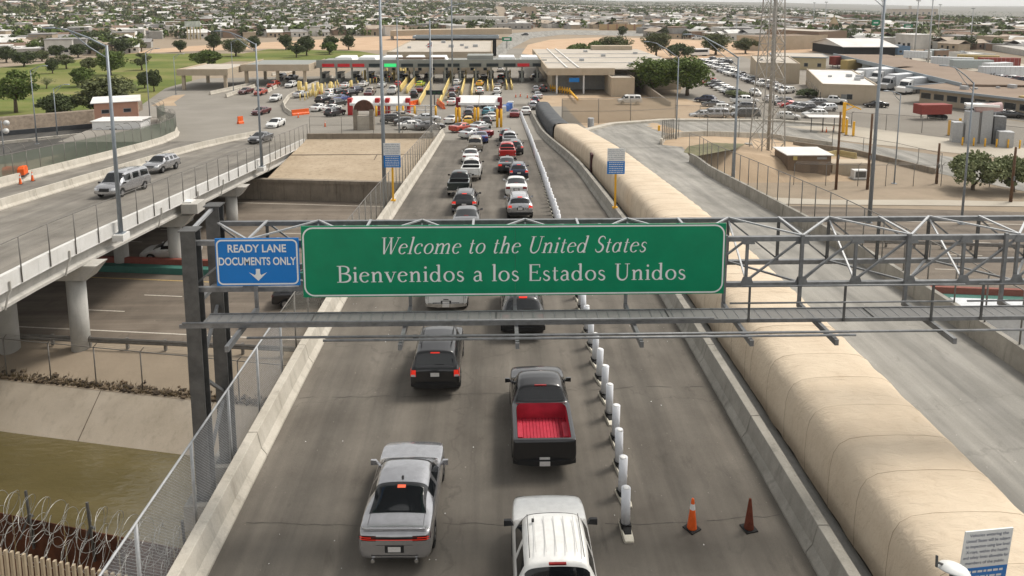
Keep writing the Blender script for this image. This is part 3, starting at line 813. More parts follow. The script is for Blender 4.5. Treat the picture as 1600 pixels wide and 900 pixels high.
mb = MB(); mb.quad(*tsec(ysm[-1], 0, .99)); o = mb.build('end_panel', FABRIC, tn); o.matrix_parent_inverse = tinv
mb = MB(); mb.loft([[(tunX(y) + .15, y, prof(y)), (tunX(y) + .15, y, prof(y) + .5), (tunX(y) + 3.5, y, prof(y) + .5), (tunX(y) + 3.5, y, prof(y))] for y in rng(8, 96.6, 4)], closed=True)
o = mb.build('base_frame', STEEL_D, tn); o.matrix_parent_inverse = tinv
o = MB().box(tunX(69) - .12, tunX(69) + .1, 68.4, 69.5, prof(69) + .3, prof(69) + 2.1).build('doorway', plain('dark_red_door', (.06, .02, .02), .7), tn); o.matrix_parent_inverse = tinv
dk = thing('screened_tunnel', 'dark mesh-covered end of the walkway tunnel before the port office', 'tunnel', (tunX(98), 98, prof(98))); dinv = Matrix.Translation(-dk.location)
ysd = [97.4 + 3.3 * i for i in range(12)]
for i in range(len(ysd) - 1):
    mb = MB(); mb.loft([[(tunX(y) + (p[0] - tunX(y)) * .72, p[1], prof(y) + (p[2] - prof(y)) * (.97 + .02 * math.sin(math.pi * q / 4))) for p in tsec(y, 0, 1)] for q, y in enumerate([ysd[i] + (ysd[i+1] - ysd[i]) * w_ / 4 for w_ in range(5)])], cap=False)
    o = mb.build('mesh_cover', FABRIC_D, dk, True); o.matrix_parent_inverse = dinv

# ================================================================== inspection notice signs on yellow posts
NOTE = ['Vehicles entering the', 'United States will be subject', 'to inspection using low level', 'X-rays, within the health', 'and safety limits allowable for', 'members of the public.']
DKTXT = plain('notice_ink', (.05, .07, .16), .6)
def notice(label, foot, ztop, wd, hh, rz, post_h, tilt=0, rows=True, post=YEL):
    t = thing('notice_sign', label, 'sign', foot, rz, 'inspection notice signs')
    MB().bar((0, 0, 0), (0, 0, post_h), .14, .1).build('post', post, t)
    MB().box(-.18, .18, -.14, .14, -.02, .08).build('base_plate', post, t)
    z1 = ztop - foot[2]; zc = z1 - hh * .5
    up = MB().box(-wd/2, wd/2, -.1, -.075, zc, z1).build('white_panel', SWHITE, t)
    lo = MB().box(-wd/2, wd/2, -.1, -.075, z1 - hh, zc - .004).build('blue_panel', SBLUE, t)
    for i, ln in enumerate(NOTE):
        me = font_text(ln, hh * .042, wd * (.55 + .4 * min(1, len(ln) / 31.)))
        me.materials.append(DKTXT); obj('lettering', me, up, (0, -.104, z1 - hh * (.075 + .075 * i)), SUP)
    for i in range(6):                                       # the lower text is too small to read in the photograph
        mb = MB(); x = -wd * .4
        while x < wd * .4:
            l = rnd.uniform(.04, .12) * wd; mb.quad((x, 0, 0), (min(x + l, wd * .42), 0, 0), (min(x + l, wd * .42), hh * .03, 0), (x, hh * .03, 0)); x += l + .025 * wd
        o = mb.build('text_line', SWHITE, lo); o.location = (0, -.104, zc - hh * (.07 + .075 * i)); o.rotation_euler = SUP
    return t
notice('white and blue notice sign on a yellow post on the left barrier', (-8.1, 52.5, prof(52.5) + .86), 4.1, 1.25, 1.85, 0, 3.2)
notice('white and blue notice sign on a yellow post beside the fabric tunnel', (8.1, 49.5, prof(49.5) + .86), 4.25, 1.25, 1.85, 0, 3.3)
p = atY(1530, 824, 11.2)
nr = notice('large notice sign cut by the lower right corner of the picture', (p.x - .1, 11.2, 2.0), p.z, .98, 1.4, R(10), p.z - 2.3)
nr.rotation_euler = (0, R(4), R(10))
# floodlight in front of it
p = atY(1490, 892, 10.6)
fl = thing('floodlight', 'round white floodlight at the lower right corner', 'lamp', p)
mb = MB(); secs = []
for r_, z in ((.03, .12), (.12, .115), (.2, .08), (.245, .02), (.25, 0), (.22, .01)):
    secs.append([(r_ * math.cos(2*math.pi*i/24), r_ * math.sin(2*math.pi*i/24), z) for i in range(24)])
mb.loft(secs, closed=True); mb.build('reflector', plain('lamp_housing', (.7, .71, .7), .4), fl, True)
MB().cyl((0, 0, -.1), .06, .12, 12).build('lamp_socket', STEEL_D, fl, True)
MB().tube([(-.1, 0, .05), (-.26, 0, .09), (-.3, 0, .09)], .02, 6).build('mount_arm', STEEL_D, fl); MB().bar((-.3, 0, .02), (-.3, 0, .2), .03).build('mount_plate', STEEL_D, fl)
fl.rotation_euler = (R(-18), R(10), 0)

# ================================================================== light poles
def light_pole(label, foot, h, arm, armlen, rise=1.6, r0=.15, heads=1, mat=POLE, thin=False):
    """arm: compass direction (x,y) of the bracket"""
    t = thing('light_pole', label, 'light pole', foot)
    a = Vector((arm[0], arm[1], 0)).normalized()
    MB().tube([(0, 0, 0), (0, 0, h * .5), (0, 0, h)], [r0, r0 * .78, r0 * .55], 12).build('pole', mat, t, True)
    MB().box(-.25, .25, -.25, .25, -.04, .06).build('base_plate', mat, t)
    top = Vector((0, 0, h - .1))
    for s_ in range(heads):
        d = a if s_ == 0 else -a
        e = top + d * armlen + Vector((0, 0, rise))
        pts = [top, top + d * armlen * .35 + Vector((0, 0, rise * .48)), top + d * armlen * .75 + Vector((0, 0, rise * .9)), e]
        MB().tube(pts, [.06, .055, .05, .04], 8).build('bracket_arm', mat, t, True)
        low = top - Vector((0, 0, .75)); MB().tube([low, low + d * armlen * .35 + Vector((0, 0, rise * .4 + .25)), pts[2]], .035, 6).build('bracket_strut', mat, t, True)
        mb = MB(); n_ = Vector((-d.y, d.x, 0))
        secs = []
        for q, wd, zz in ((0, .06, .05), (.15, .15, .07), (.5, .19, .07), (.8, .13, .05)):
            c = e + d * q; secs.append([c + n_ * wd + Vector((0, 0, -.05)), c + n_ * wd * .8 + Vector((0, 0, zz)), c - n_ * wd * .8 + Vector((0, 0, zz)), c - n_ * wd + Vector((0, 0, -.05))])
        mb.loft(secs, closed=True); mb.build('luminaire', mat, t, True)
    return t
light_pole('light pole on the outer edge of the side bridge beside the silver van', (-25.55, 47.05, prof(47) - .12), 12.6, (-1, .1), 3.4, 1.2)
light_pole('light pole further along the side bridge near its far end', (-25.55, 76, prof(76) - .12), 13.2, (-1, .1), 3.6, 1.4, .14)
light_pole('tall light pole just left of the queue road, its arm above the picture', (-9.05, 54.5, prof(54) - .5), 16.8, (1, .15), 4.5, 1.8, .17)
light_pole('light pole left of the queue road near the embankment fence', (-9.2, 97, -4.0), 16.0, (1, .1), 4.0, 2.2, .16)
p = atz(1358, 348); light_pole('tall light pole right of the ramp wall behind the truss', (p.x, p.y, G), 22.2, (-1, .3), 4.6, 3.0, .2)
p = atz(1098, 331, -4); light_pole('light pole on the right wall of the ramp road', (rightX(62) + .5, 62, prof(62)), 11.6, (-1, .3), 4.0, 2.0, .14)
p = atz(1502, 350); light_pole('slender light pole right of the tall one behind the truss', (p.x, p.y, G), 14.2, (-1, .6), 2.2, 1.6, .12)
p = atz(1397, 287); light_pole('short pale light pole on a round concrete footing behind the dirt strip', (p.x, p.y, G), 11.0, (-1, -.2), 1.6, .5, .09)
p = atz(1052, 243); light_pole('light pole by the fence corner beyond the ramp road', (24.8, 98, -6.4), 13.2, (-1, .2), 4.0, 2.2, .13)
p = atz(682, 142); light_pole('tall light pole in the plaza seen between the booths', (-11, 176, G), 27, (1, .2), 4.5, 1.5, .22)
p = atz(758, 208, -5); light_pole('slim double light pole in the plaza near the embankment', (-14.2, 101.5, prof(101)), 17.0, (1, .1), .6, .2, .12)
for lab, px, py, h in (('light pole standing in the golf course at far left', 58, 225, 11.5), ('light pole by the green screened fence', 235, 195, 13), ('small light pole left of the service road', 90, 215, 8), ('thin light pole on the edge of the golf course', 275, 148, 9), ('thin pole behind the golf course fence', 365, 142, 12)):
    p = atz(px, py); light_pole(lab, (p.x, p.y, G), h, (1, .2), 1.6, .7, .1)
# ================================================================== near chain-link fence, border fence and razor wire
nf = fence('chain_link_fence', 'near chain-link fence rising along the lower left barrier', [(-8.6, y, prof(y) - .15) for y in (6, 12, 18, 26)], 2.98, 2.45, None, .045, mat=STEEL_L)
finv = Matrix.Translation(-nf.location)
mb = MB(); y0, y1, z0, z1, st = 8.0, 26.0, -.1, 2.78, .085
n = int((y1 - y0) / st)
for i in range(-int((z1 - z0) / st), n):
    for s_ in (1, -1):
        a = y0 + i * st; ya, yb = a, a + (z1 - z0)
        za, zb = (z0, z1) if s_ > 0 else (z1, z0)
        if yb <= y0 or ya >= y1: continue
        if ya < y0: za += (y0 - ya) * s_; ya = y0
        if yb > y1: zb -= (yb - y1) * s_; yb = y1
        mb.bar((-8.6 + s_ * .003, ya, za), (-8.6 + s_ * .003, yb, zb), .005)
o = stuff(mb.build('wire_mesh', STEEL_L, nf)); o.matrix_parent_inverse = finv
RUST = plain('rusty_plate', (.095, .035, .017), .85, .1, .55, 1.2)
SLAT = plain('dusty_bar', (.4, .33, .235), .8, 0, .15, 2)
def bfY(x, off=0): return 25.0 - .26 * (x + 19) + off
bf = thing('border_fence', 'rusty border fence of pale upright bars and brown steel plate at lower left', 'fence', (-25, bfY(-25), -9.5)); binv = Matrix.Translation(-bf.location)
for x in rng(-27.5, -9.5, 2.2)[:-1]:
    mb = MB(); mb.hexa([(x, bfY(x), -9.5), (x + 2.19, bfY(x + 2.19), -9.5), (x + 2.19, bfY(x + 2.19) + .03, -9.5), (x, bfY(x) + .03, -9.5), (x, bfY(x), -4.5), (x + 2.19, bfY(x + 2.19), -4.5), (x + 2.19, bfY(x + 2.19) + .03, -4.5), (x, bfY(x) + .03, -4.5)])
    o = mb.build('steel_plate', RUST, bf); o.matrix_parent_inverse = binv
for x in rng(-26, -9.8, .245):
    y = bfY(x, -2.0); o = MB().box(x - .045, x + .045, y - .05, y + .05, -9.5, -3.98).build('bar', SLAT, bf); o.matrix_parent_inverse = binv
for x in (-17.6, -15.0, -11.2):
    y = bfY(x, -.1); mb = MB(); mb.bar((x, y, -5.6), (x - .1, y, -3.25), .07); mb.bar((x - .05, y, -4.2), (x + .28, y - .3, -4.05), .06); mb.bar((x - .05, y, -4.2), (x - .3, y - .25, -5.0), .06)
    o = mb.build('wire_bracket', STEEL_D, bf); o.matrix_parent_inverse = binv
def coil(label, off, zc, r, x0=-26, x1=-9.6, pitch=.34):
    pts = []; n = int((x1 - x0) / pitch * 22)
    for i in range(n + 1):
        t_ = i / n; x = x0 + (x1 - x0) * t_; a = 2 * math.pi * i / 22 + .5 * math.sin(x * 2.1)
        rr = r * (1 + .1 * math.sin(x * 3.3 + off))
        pts.append((x + .22 * math.sin(a * .5 + x), bfY(x, off) + rr * math.cos(a), zc + .06 * math.sin(x * 1.7) + rr * math.sin(a)))
    mb = MB(); mb.tube(pts, .0085, 4)
    for i in range(0, n, 4):                                # barbs
        p = Vector(pts[i]); q = Vector(pts[min(i + 1, n)]); d = (q - p).normalized()
        mb.bar(p - d * .02, p + d * .02, .03, .004)
    o = mb.build('razor_wire', plain('razor_wire', (.36, .36, .34), .5, .5, .25, 6), None)
    tag(o, label, 'razor wire', 'coils of razor wire on the border fence')
coil('upper coil of razor wire above the brown steel plate of the border fence', -.25, -3.95, .5)
coil('lower coil of razor wire between the steel plate and the pale bars', -1.25, -4.35, .48)
coil('inner coil of razor wire tangled behind the upper coil', -.65, -4.15, .42, pitch=.5)
# ================================================================== vehicles
from mathutils.bvhtree import BVHTree
GLASS = N('car_glass'); GLASS = GLASS.out((.012, .014, .016), .06, 0, .6)
GLASS_L = N('car_glass_clear'); GLASS_L = GLASS_L.out((.05, .055, .058), .08, 0, .6)
TYRE = plain('tyre_rubber', (.018, .018, .018), .8)
RIM = plain('alloy_rim', (.38, .38, .39), .35, .7, .1)
TRIM = plain('black_plastic_trim', (.02, .02, .021), .55)
CHROME = plain('chrome_trim', (.6, .6, .6), .2, .9, .05)
LENS = plain('tail_lens_red', (.22, .012, .012), .25, 0, .2, 6, .6)
LENS_D = plain('smoked_red_lens', (.05, .006, .006), .15, 0, .2, 6, .6)
BRAKE = emit('lit_brake_lamp', (.6, .025, .012), .4)
HEADL = plain('headlamp_glass', (.62, .63, .64), .15, .2, .1, 5, .6)
PLATE = plain('licence_plate', (.62, .6, .58), .5, 0, .08, 20)
def paint(name, col, metal=.35, rough=.32):
    key = 'paint_' + name
    if key in _M: return _M[key]
    k = N(key); f = k.noise(5, 4); c = k.ramp(f, [(.35, tuple(v * .93 for v in col)), (.65, tuple(min(1, v * 1.05) for v in col))])
    k.b.inputs['Coat Weight'].default_value = .6; k.b.inputs['Coat Roughness'].default_value = .08
    k.b.inputs['Coat Weight'].default_value = .9; _M[key] = k.out(c, rough, metal, .5); return _M[key]
PAINT = {'silver': paint('silver', (.42, .42, .435), .75, .24), 'white': paint('white', (.72, .72, .70), 0, .35), 'black': paint('black', (.012, .012, .014), .2), 'grey': paint('grey', (.12, .12, .125), .5),
         'dark grey': paint('dark_grey', (.045, .046, .05), .5), 'red': paint('red', (.45, .015, .012), .1), 'dark red': paint('dark_red', (.2, .012, .015), .3), 'blue': paint('blue', (.025, .05, .22), .3),
         'dark blue': paint('dark_blue', (.015, .022, .055), .4), 'yellow': paint('yellow', (.72, .42, .02), 0), 'orange red': paint('orange_red', (.4, .045, .02), .2), 'beige': paint('beige', (.36, .32, .26), .4), 'dark green': paint('dark_green', (.022, .032, .03), .35),
         'light blue': paint('light_blue', (.12, .35, .45), .2), 'pale silver': paint('pale_silver', (.52, .53, .54), .4), 'maroon': paint('maroon', (.1, .012, .015), .3), 'lime': paint('lime', (.45, .6, .05), 0), 'tan': paint('tan', (.45, .36, .24), .3)}
# keys: (y, bottom, belt, top, half width, roof half width, roofness), rear to front
SP = {
 'sedan': dict(L=4.85, W=.92, H=1.46, wb=(-1.42, 1.42), wr=.335, keys=[(-2.42, .36, .86, .9, .78, .5, 0), (-2.36, .26, .95, 1.0, .87, .5, 0), (-2.15, .24, .98, 1.06, .91, .5, 0), (-1.72, .22, .97, 1.09, .92, .5, 0), (-.95, .2, .95, 1.42, .92, .62, 1), (-.1, .2, .93, 1.46, .92, .64, 1), (.42, .2, .92, 1.41, .92, .62, 1), (1.22, .2, .9, .96, .92, .5, 0), (1.9, .22, .82, .88, .9, .5, 0), (2.25, .24, .68, .76, .86, .5, 0), (2.42, .3, .5, .56, .72, .4, 0)],
    rear=(-1.72, -.95), wind=(.42, 1.22), side=[(-1.02, -.3), (-.2, .5)], tail=(.5, .84, .78, .95), plate=.74, brake=None, head=(.5, .82, .56, .7)),
 'muscle': dict(L=5.04, W=.95, H=1.47, wb=(-1.53, 1.5), wr=.36, keys=[(-2.52, .4, .9, .95, .8, .5, 0), (-2.46, .28, 1.0, 1.05, .9, .5, 0), (-2.3, .25, 1.04, 1.11, .94, .5, 0), (-1.78, .22, 1.02, 1.14, .95, .5, 0), (-.92, .2, .98, 1.43, .95, .64, 1), (-.15, .2, .95, 1.47, .95, .66, 1), (.35, .2, .94, 1.42, .95, .64, 1), (1.08, .2, .92, .98, .95, .5, 0), (1.85, .22, .88, .94, .94, .5, 0), (2.35, .24, .74, .82, .88, .5, 0), (2.52, .3, .5, .58, .76, .4, 0)],
    rear=(-1.78, -.92), wind=(.35, 1.08), side=[(-.98, -.3), (-.2, .45)], tail=(.46, .9, .85, .98), plate=.62, brake=None, head=(.5, .84, .6, .72)),
 'suv': dict(L=4.65, W=.94, H=1.7, wb=(-1.35, 1.35), wr=.36, keys=[(-2.33, .45, .88, .92, .8, .5, 0), (-2.27, .34, 1.02, 1.08, .89, .5, 0), (-2.18, .3, 1.06, 1.14, .92, .56, .05), (-1.82, .28, 1.08, 1.6, .93, .6, 1), (-1.2, .27, 1.07, 1.68, .94, .62, 1), (-.1, .27, 1.04, 1.7, .94, .63, 1), (.5, .27, 1.02, 1.62, .94, .61, 1), (1.15, .27, 1.0, 1.07, .94, .5, 0), (1.75, .28, .95, 1.02, .92, .5, 0), (2.18, .3, .8, .88, .87, .5, 0), (2.33, .36, .6, .66, .75, .4, 0)],
    rear=(-2.18, -1.82), wind=(.5, 1.15), side=[(-1.75, -1.05), (-.95, -.2), (-.1, .58)], tail=(.6, .88, .84, 1.06), plate=.84, brake=1.58, head=(.52, .84, .7, .84)),
 'boxy': dict(L=4.45, W=.92, H=1.78, wb=(-1.3, 1.3), wr=.36, keys=[(-2.22, .5, .98, 1.02, .84, .5, 0), (-2.18, .4, 1.06, 1.1, .9, .55, 0), (-2.12, .34, 1.08, 1.14, .915, .6, .05), (-1.95, .32, 1.1, 1.7, .92, .68, 1), (-1.3, .3, 1.1, 1.77, .92, .7, 1), (-.1, .3, 1.08, 1.78, .92, .7, 1), (.42, .3, 1.06, 1.72, .92, .68, 1), (.95, .3, 1.04, 1.12, .92, .5, 0), (1.7, .3, 1.0, 1.08, .91, .5, 0), (2.1, .32, .9, 1.0, .88, .5, 0), (2.22, .4, .7, .76, .8, .4, 0)],
    rear=(-2.12, -1.95), wind=(.42, .95), side=[(-1.86, -1.15), (-1.05, -.25), (-.15, .5)], tail=(.7, .89, .82, 1.06), plate=.9, brake=1.63, head=(.6, .84, .76, .92)),
 'van': dict(L=5.6, W=.98, H=2.05, wb=(-1.75, 1.75), wr=.37, keys=[(-2.8, .5, 1.0, 1.06, .9, .5, 0), (-2.76, .42, 1.12, 1.18, .96, .6, 0), (-2.7, .36, 1.14, 1.22, .975, .7, .05), (-2.58, .34, 1.16, 1.98, .98, .74, 1), (-1.5, .33, 1.16, 2.05, .98, .76, 1), (.6, .33, 1.14, 2.05, .98, .76, 1), (1.15, .33, 1.12, 1.95, .98, .72, 1), (1.85, .33, 1.1, 1.18, .98, .55, 0), (2.3, .34, 1.02, 1.1, .96, .5, 0), (2.68, .36, .86, .96, .93, .5, 0), (2.8, .42, .66, .72, .85, .4, 0)],
    rear=(-2.7, -2.58), wind=(1.15, 1.85), side=[(-2.4, -1.2), (-1.1, .2), (.35, 1.25)], tail=(.8, .955, .85, 1.2), plate=.8, brake=1.92, head=(.6, .9, .72, .9)),
 'pickup': dict(L=5.85, W=1.0, H=1.92, wb=(-1.75, 1.8), wr=.39, keys=[(-2.92, .5, 1.16, 1.2, .93, .6, 0), (-2.88, .46, 1.24, 1.27, .985, .6, 0), (-2.8, .44, 1.25, 1.28, 1.0, .6, 0), (-1.06, .4, 1.25, 1.28, 1.0, .62, 0), (-.98, .38, 1.22, 1.3, 1.0, .66, .05), (-.84, .38, 1.2, 1.83, 1.0, .68, 1), (-.3, .38, 1.19, 1.92, 1.0, .7, 1), (.5, .38, 1.17, 1.92, 1.0, .7, 1), (.95, .38, 1.15, 1.83, 1.0, .67, 1), (1.55, .38, 1.13, 1.22, 1.0, .6, 0), (2.2, .4, 1.08, 1.18, .99, .6, 0), (2.75, .42, .95, 1.08, .95, .55, 0), (2.92, .5, .75, .82, .86, .5, 0)],
    rear=(-.98, -.84), wind=(.95, 1.55), side=[(-.75, .0), (.1, 1.02)], tail=(.86, .985, .82, 1.16), plate=.62, brake=1.86, head=(.6, .93, .8, .98), bed=(-2.8, -1.06)),
}
SP['hatch'] = dict(SP['suv'], L=4.3, keys=[(y * .925, b * .85, be * .92, t * .9, w_ * .96, wt * .95, g) for y, b, be, t, w_, wt, g in SP['suv']['keys']], rear=(-2.18*.925, -1.82*.925), wind=(.5*.925, 1.15*.925), side=[(a*.925, b*.925) for a, b in SP['suv']['side']], wb=(-1.25, 1.25), wr=.32, tail=(.58, .83, .8, .98), plate=.72, brake=1.41, head=(.5, .78, .62, .76))
SP['shortcab'] = dict(SP['pickup'], L=5.5, keys=[(-2.75, .5, 1.16, 1.2, .93, .6, 0), (-2.71, .46, 1.24, 1.27, .985, .6, 0), (-2.63, .44, 1.25, 1.28, 1.0, .6, 0), (-.56, .4, 1.25, 1.28, 1.0, .62, 0), (-.48, .38, 1.22, 1.3, 1.0, .68, .05), (-.28, .38, 1.2, 1.8, 1.0, .7, 1), (.1, .38, 1.19, 1.88, 1.0, .72, 1), (.5, .38, 1.17, 1.88, 1.0, .72, 1), (.85, .38, 1.15, 1.8, 1.0, .69, 1), (1.45, .38, 1.13, 1.22, 1.0, .6, 0), (2.05, .4, 1.08, 1.18, .99, .6, 0), (2.58, .42, .95, 1.08, .95, .55, 0), (2.75, .5, .75, .82, .86, .5, 0)], rear=(-.48, -.28), wind=(.85, 1.45), side=[(-.2, .2), (.3, .95)], wb=(-1.6, 1.7), bed=(-2.63, -.56), brake=1.84)
def car_proto(kind, lvl, bed_mat=None, tag_=''):
    sp = SP[kind]; ks = sp['keys']; r = sp['wr'] + .05
    ys = set(k[0] for k in ks)
    for yc in sp['wb']:
        for d in (-1.08, -.86, -.45, .45, .86, 1.08): ys.add(yc + d * r)
    for a, b in sp['side']: ys |= {a, b}
    fixed = set(k[0] for k in ks) | {v for ab in sp['side'] for v in ab}
    out = []
    for y in sorted(ys):
        if out and y - out[-1] < .05:
            if y in fixed and out[-1] not in fixed: out[-1] = y
            elif y in fixed and out[-1] in fixed: out.append(y)
            continue
        out.append(y)
    ys = out
    def par(y):
        for i in range(len(ks) - 1):
            if y <= ks[i+1][0]:
                t = (y - ks[i][0]) / (ks[i+1][0] - ks[i][0]); return [ks[i][j] + (ks[i+1][j] - ks[i][j]) * t for j in range(1, 7)]
        return list(ks[-1][1:])
    def section(y):
        zb, be, tp, w_, wt, g = par(y); g = max(0, min(1, g))
        arch = 0
        for yc in sp['wb']:
            d = abs(y - yc) / r
            if d < 1: arch = max(arch, sp['wr'] + r * math.sqrt(1 - d * d))
        z1 = max(zb, arch); zm = max(zb + .42 * (be - zb), arch + .07 if arch else 0)
        dk = [(w_ * .93, be + (tp - be) * .5), (w_ * .8, tp - .02), (w_ * .55, tp), (0, tp + .02)]
        if kind in ('pickup', 'shortcab') and y < sp['bed'][1] + .05: dk = [(w_ * .955, be + .02), (w_ * .83, tp), (w_ * .5, tp), (0, tp)]
        rf = [(w_ * .945, be + .03), (wt + .05, tp - .13), (wt * .9, tp - .025), (0, tp + .015)]
        top = [(a[0] + (b[0] - a[0]) * g, a[1] + (b[1] - a[1]) * g) for a, b in zip(dk, rf)]
        return [(0, zb), (w_ * .84, z1 if arch else zb), (w_ * .975, max(z1, zb + .1) if not arch else z1), (w_, zm), (w_ * .975, be)] + top
    bm = bmesh.new(); rows = []
    for y in ys:
        s_ = section(y); rows.append([bm.verts.new((x, y, z)) for x, z in s_] + [bm.verts.new((-x, y, z)) for x, z in s_[-2:0:-1]])
    n = len(rows[0]); bed = sp.get('bed'); rg, wd = sp['rear'], sp['wind']; drop = []
    for i in range(len(ys) - 1):
        a, b = ys[i], ys[i+1]; mid = (a + b) / 2
        for k in range(n):
            f = bm.faces.new((rows[i][k], rows[i][(k+1) % n], rows[i+1][(k+1) % n], rows[i+1][k])); f.smooth = True
            kk = k if k < 8 else 15 - k        # 0..7 from bottom to roof centre
            if bed and bed[0] < mid < bed[1] and kk in (6, 7): drop.append(f)
            if kk in (6, 7):
                if rg[0] < mid < rg[1]: f.material_index = 1
                if wd[0] < mid < wd[1]: f.material_index = 2
            if kk == 5:
                for q, (u, v) in enumerate(sp['side']):
                    if u < mid < v: f.material_index = 3 + 2 * q + (0 if k < 8 else 1)
    for row, flip in ((rows[0], False), (rows[-1], True)):
        for k in range(8):
            q = [row[k], row[k+1], row[(n - k - 1) % n], row[(n - k) % n]]
            q = list(dict.fromkeys(q))
            if len(q) > 2:
                f = bm.faces.new(q if flip else q[::-1]); f.smooth = True
    for f in drop: bm.faces.remove(f)
    bmesh.ops.recalc_face_normals(bm, faces=bm.faces)
    if bed:
        cl = bm.edges.layers.float.new('crease_edge')
        for e in bm.edges:
            if e.is_boundary: e[cl] = 1
            elif all(v.co.y < bed[0] + .05 and v.co.z > 1.1 for v in e.verts): e[cl] = .6
    me = bpy.data.meshes.new('tmp'); bm.to_mesh(me); bm.free()
    for _ in range(12): me.materials.append(TRIM)
    o = bpy.data.objects.new('tmp', me); COL.objects.link(o)
    if lvl:
        m_ = o.modifiers.new('s', 'SUBSURF'); m_.levels = lvl; m_.render_levels = lvl
    dg = bpy.context.evaluated_depsgraph_get(); dg.update()
    ev = bpy.data.meshes.new_from_object(o.evaluated_get(dg)); bpy.data.objects.remove(o)
    bm = bmesh.new(); bm.from_mesh(ev); bm.faces.ensure_lookup_table()
    tree = BVHTree.FromBMesh(bm)
    parts = []                                        # (name, mesh, material or None for paint, parent index)
    groups = {}
    for f in bm.faces: groups.setdefault(f.material_index, []).append(f)
    for mi, fs in groups.items():
        vmap = {}; vv = []; ff = []
        sh = .0 if mi == 0 else -.006
        for f in fs:
            q = []
            for v in f.verts:
                if v.index not in vmap: vmap[v.index] = len(vv); vv.append(tuple(v.co + v.normal * sh))
                q.append(vmap[v.index])
            ff.append(q)
        mb = MB(); mb.v = vv; mb.f = ff; mb.mi = [0] * len(ff)
        nm = 'body' if mi == 0 else 'rear_window' if mi == 1 else 'windshield' if mi == 2 else 'side_window'
        parts.append([nm, mb.mesh(nm, GLASS if mi else TRIM, True), None if mi == 0 else GLASS])
    bm.free(); bpy.data.meshes.remove(ev)
    parts.sort(key=lambda p: p[0] != 'body')
    H, L, W = sp['H'], sp['L'], sp['W']
    def patch(name, axis, u0, u1, v0, v1, mat, off=.008, nu=4, nv=3, shape=None):
        """a thin piece laid on the body surface"""
        g = []
        for j in range(nv + 1):
            row = []
            for i in range(nu + 1):
                u = u0 + (u1 - u0) * i / nu; v = v0 + (v1 - v0) * j / nv
                if shape: u, v = shape(u, v, i / nu, j / nv)
                if axis == 'rear': hit = tree.ray_cast(Vector((u, -9, v)), Vector((0, 1, 0)))
                elif axis == 'front': hit = tree.ray_cast(Vector((u, 9, v)), Vector((0, -1, 0)))
                elif axis == 'top': hit = tree.ray_cast(Vector((u, v, 9)), Vector((0, 0, -1)))
                else: hit = tree.ray_cast(Vector((9 * axis, u, v)), Vector((-axis, 0, 0)))
                if hit[0] is None: return None
                nn = hit[1]; row.append(hit[0] + (nn if nn.dot(Vector((0, -1, 0)) if axis == 'rear' else Vector((0, 1, 0)) if axis == 'front' else Vector((0, 0, 1)) if axis == 'top' else Vector((axis, 0, 0))) > 0 else -nn) * off)
            g.append(row)
        mb = MB()
        for j in range(nv):
            for i in range(nu): mb.quad(g[j][i], g[j][i+1], g[j+1][i+1], g[j+1][i])
        me = mb.mesh(name, mat, True); parts.append([name, me, mat]); return me
    t = sp['tail']
    for s_ in (1, -1):
        patch('taillight', 'rear', s_ * t[0], s_ * t[1], t[2], t[3], LENS if kind != 'muscle' else LENS_D, .012, 5)
        patch('headlight', 'front', s_ * sp['head'][0], s_ * sp['head'][1], sp['head'][2], sp['head'][3], HEADL, .012, 5)
    if kind in ('suv', 'boxy', 'van', 'pickup') and lvl:
        for s_ in (1, -1): patch('reverse_lamp', 'rear', s_ * (t[0] + .02), s_ * (t[1] - .02), t[2], t[2] + (t[3] - t[2]) * .32, HEADL, .016, 4, 1)
    if kind == 'muscle':
        patch('light_bar', 'rear', -.46, .46, .885, .955, TRIM, .012, 8); patch('light_strip', 'rear', -.46, .46, .882, .897, BRAKE, .017, 8)
        for s_ in (1, -1):
            patch('light_strip', 'rear', s_ * .46, s_ * .86, .882, .897, BRAKE, .02, 5); patch('light_strip', 'rear', s_ * .58, s_ * .86, .935, .95, BRAKE, .02, 5)
        mb = MB(); mb.loft([[(-.8 + 1.6 * q / 8, -2.34 - .05 * math.cos((q / 4 - 1) * 1.4), 1.125 + .03 * math.cos((q / 4 - 1) * 1.5)), (-.8 + 1.6 * q / 8, -2.44 - .05 * math.cos((q / 4 - 1) * 1.4), 1.145 + .03 * math.cos((q / 4 - 1) * 1.5)), (-.8 + 1.6 * q / 8, -2.4 - .05 * math.cos((q / 4 - 1) * 1.4), 1.09 + .03 * math.cos((q / 4 - 1) * 1.5))] for q in range(9)], closed=True)
        parts.append(['spoiler', mb.mesh('spoiler', TRIM, True), None])
        for s_ in (1, -1): parts.append(['exhaust_tip', MB().tube([(s_ * .55, -2.5, .3), (s_ * .55, -2.56, .3)], .05, 10).mesh('e', CHROME), CHROME])
        patch('antenna_fin', 'top', -.03, .03, -.72, -.6, TRIM, .03, 2, 2)
    pl = sp['plate']
    patch('licence_plate', 'rear', -.16, .16, pl - .075, pl + .075, PLATE, .016, 2, 1)
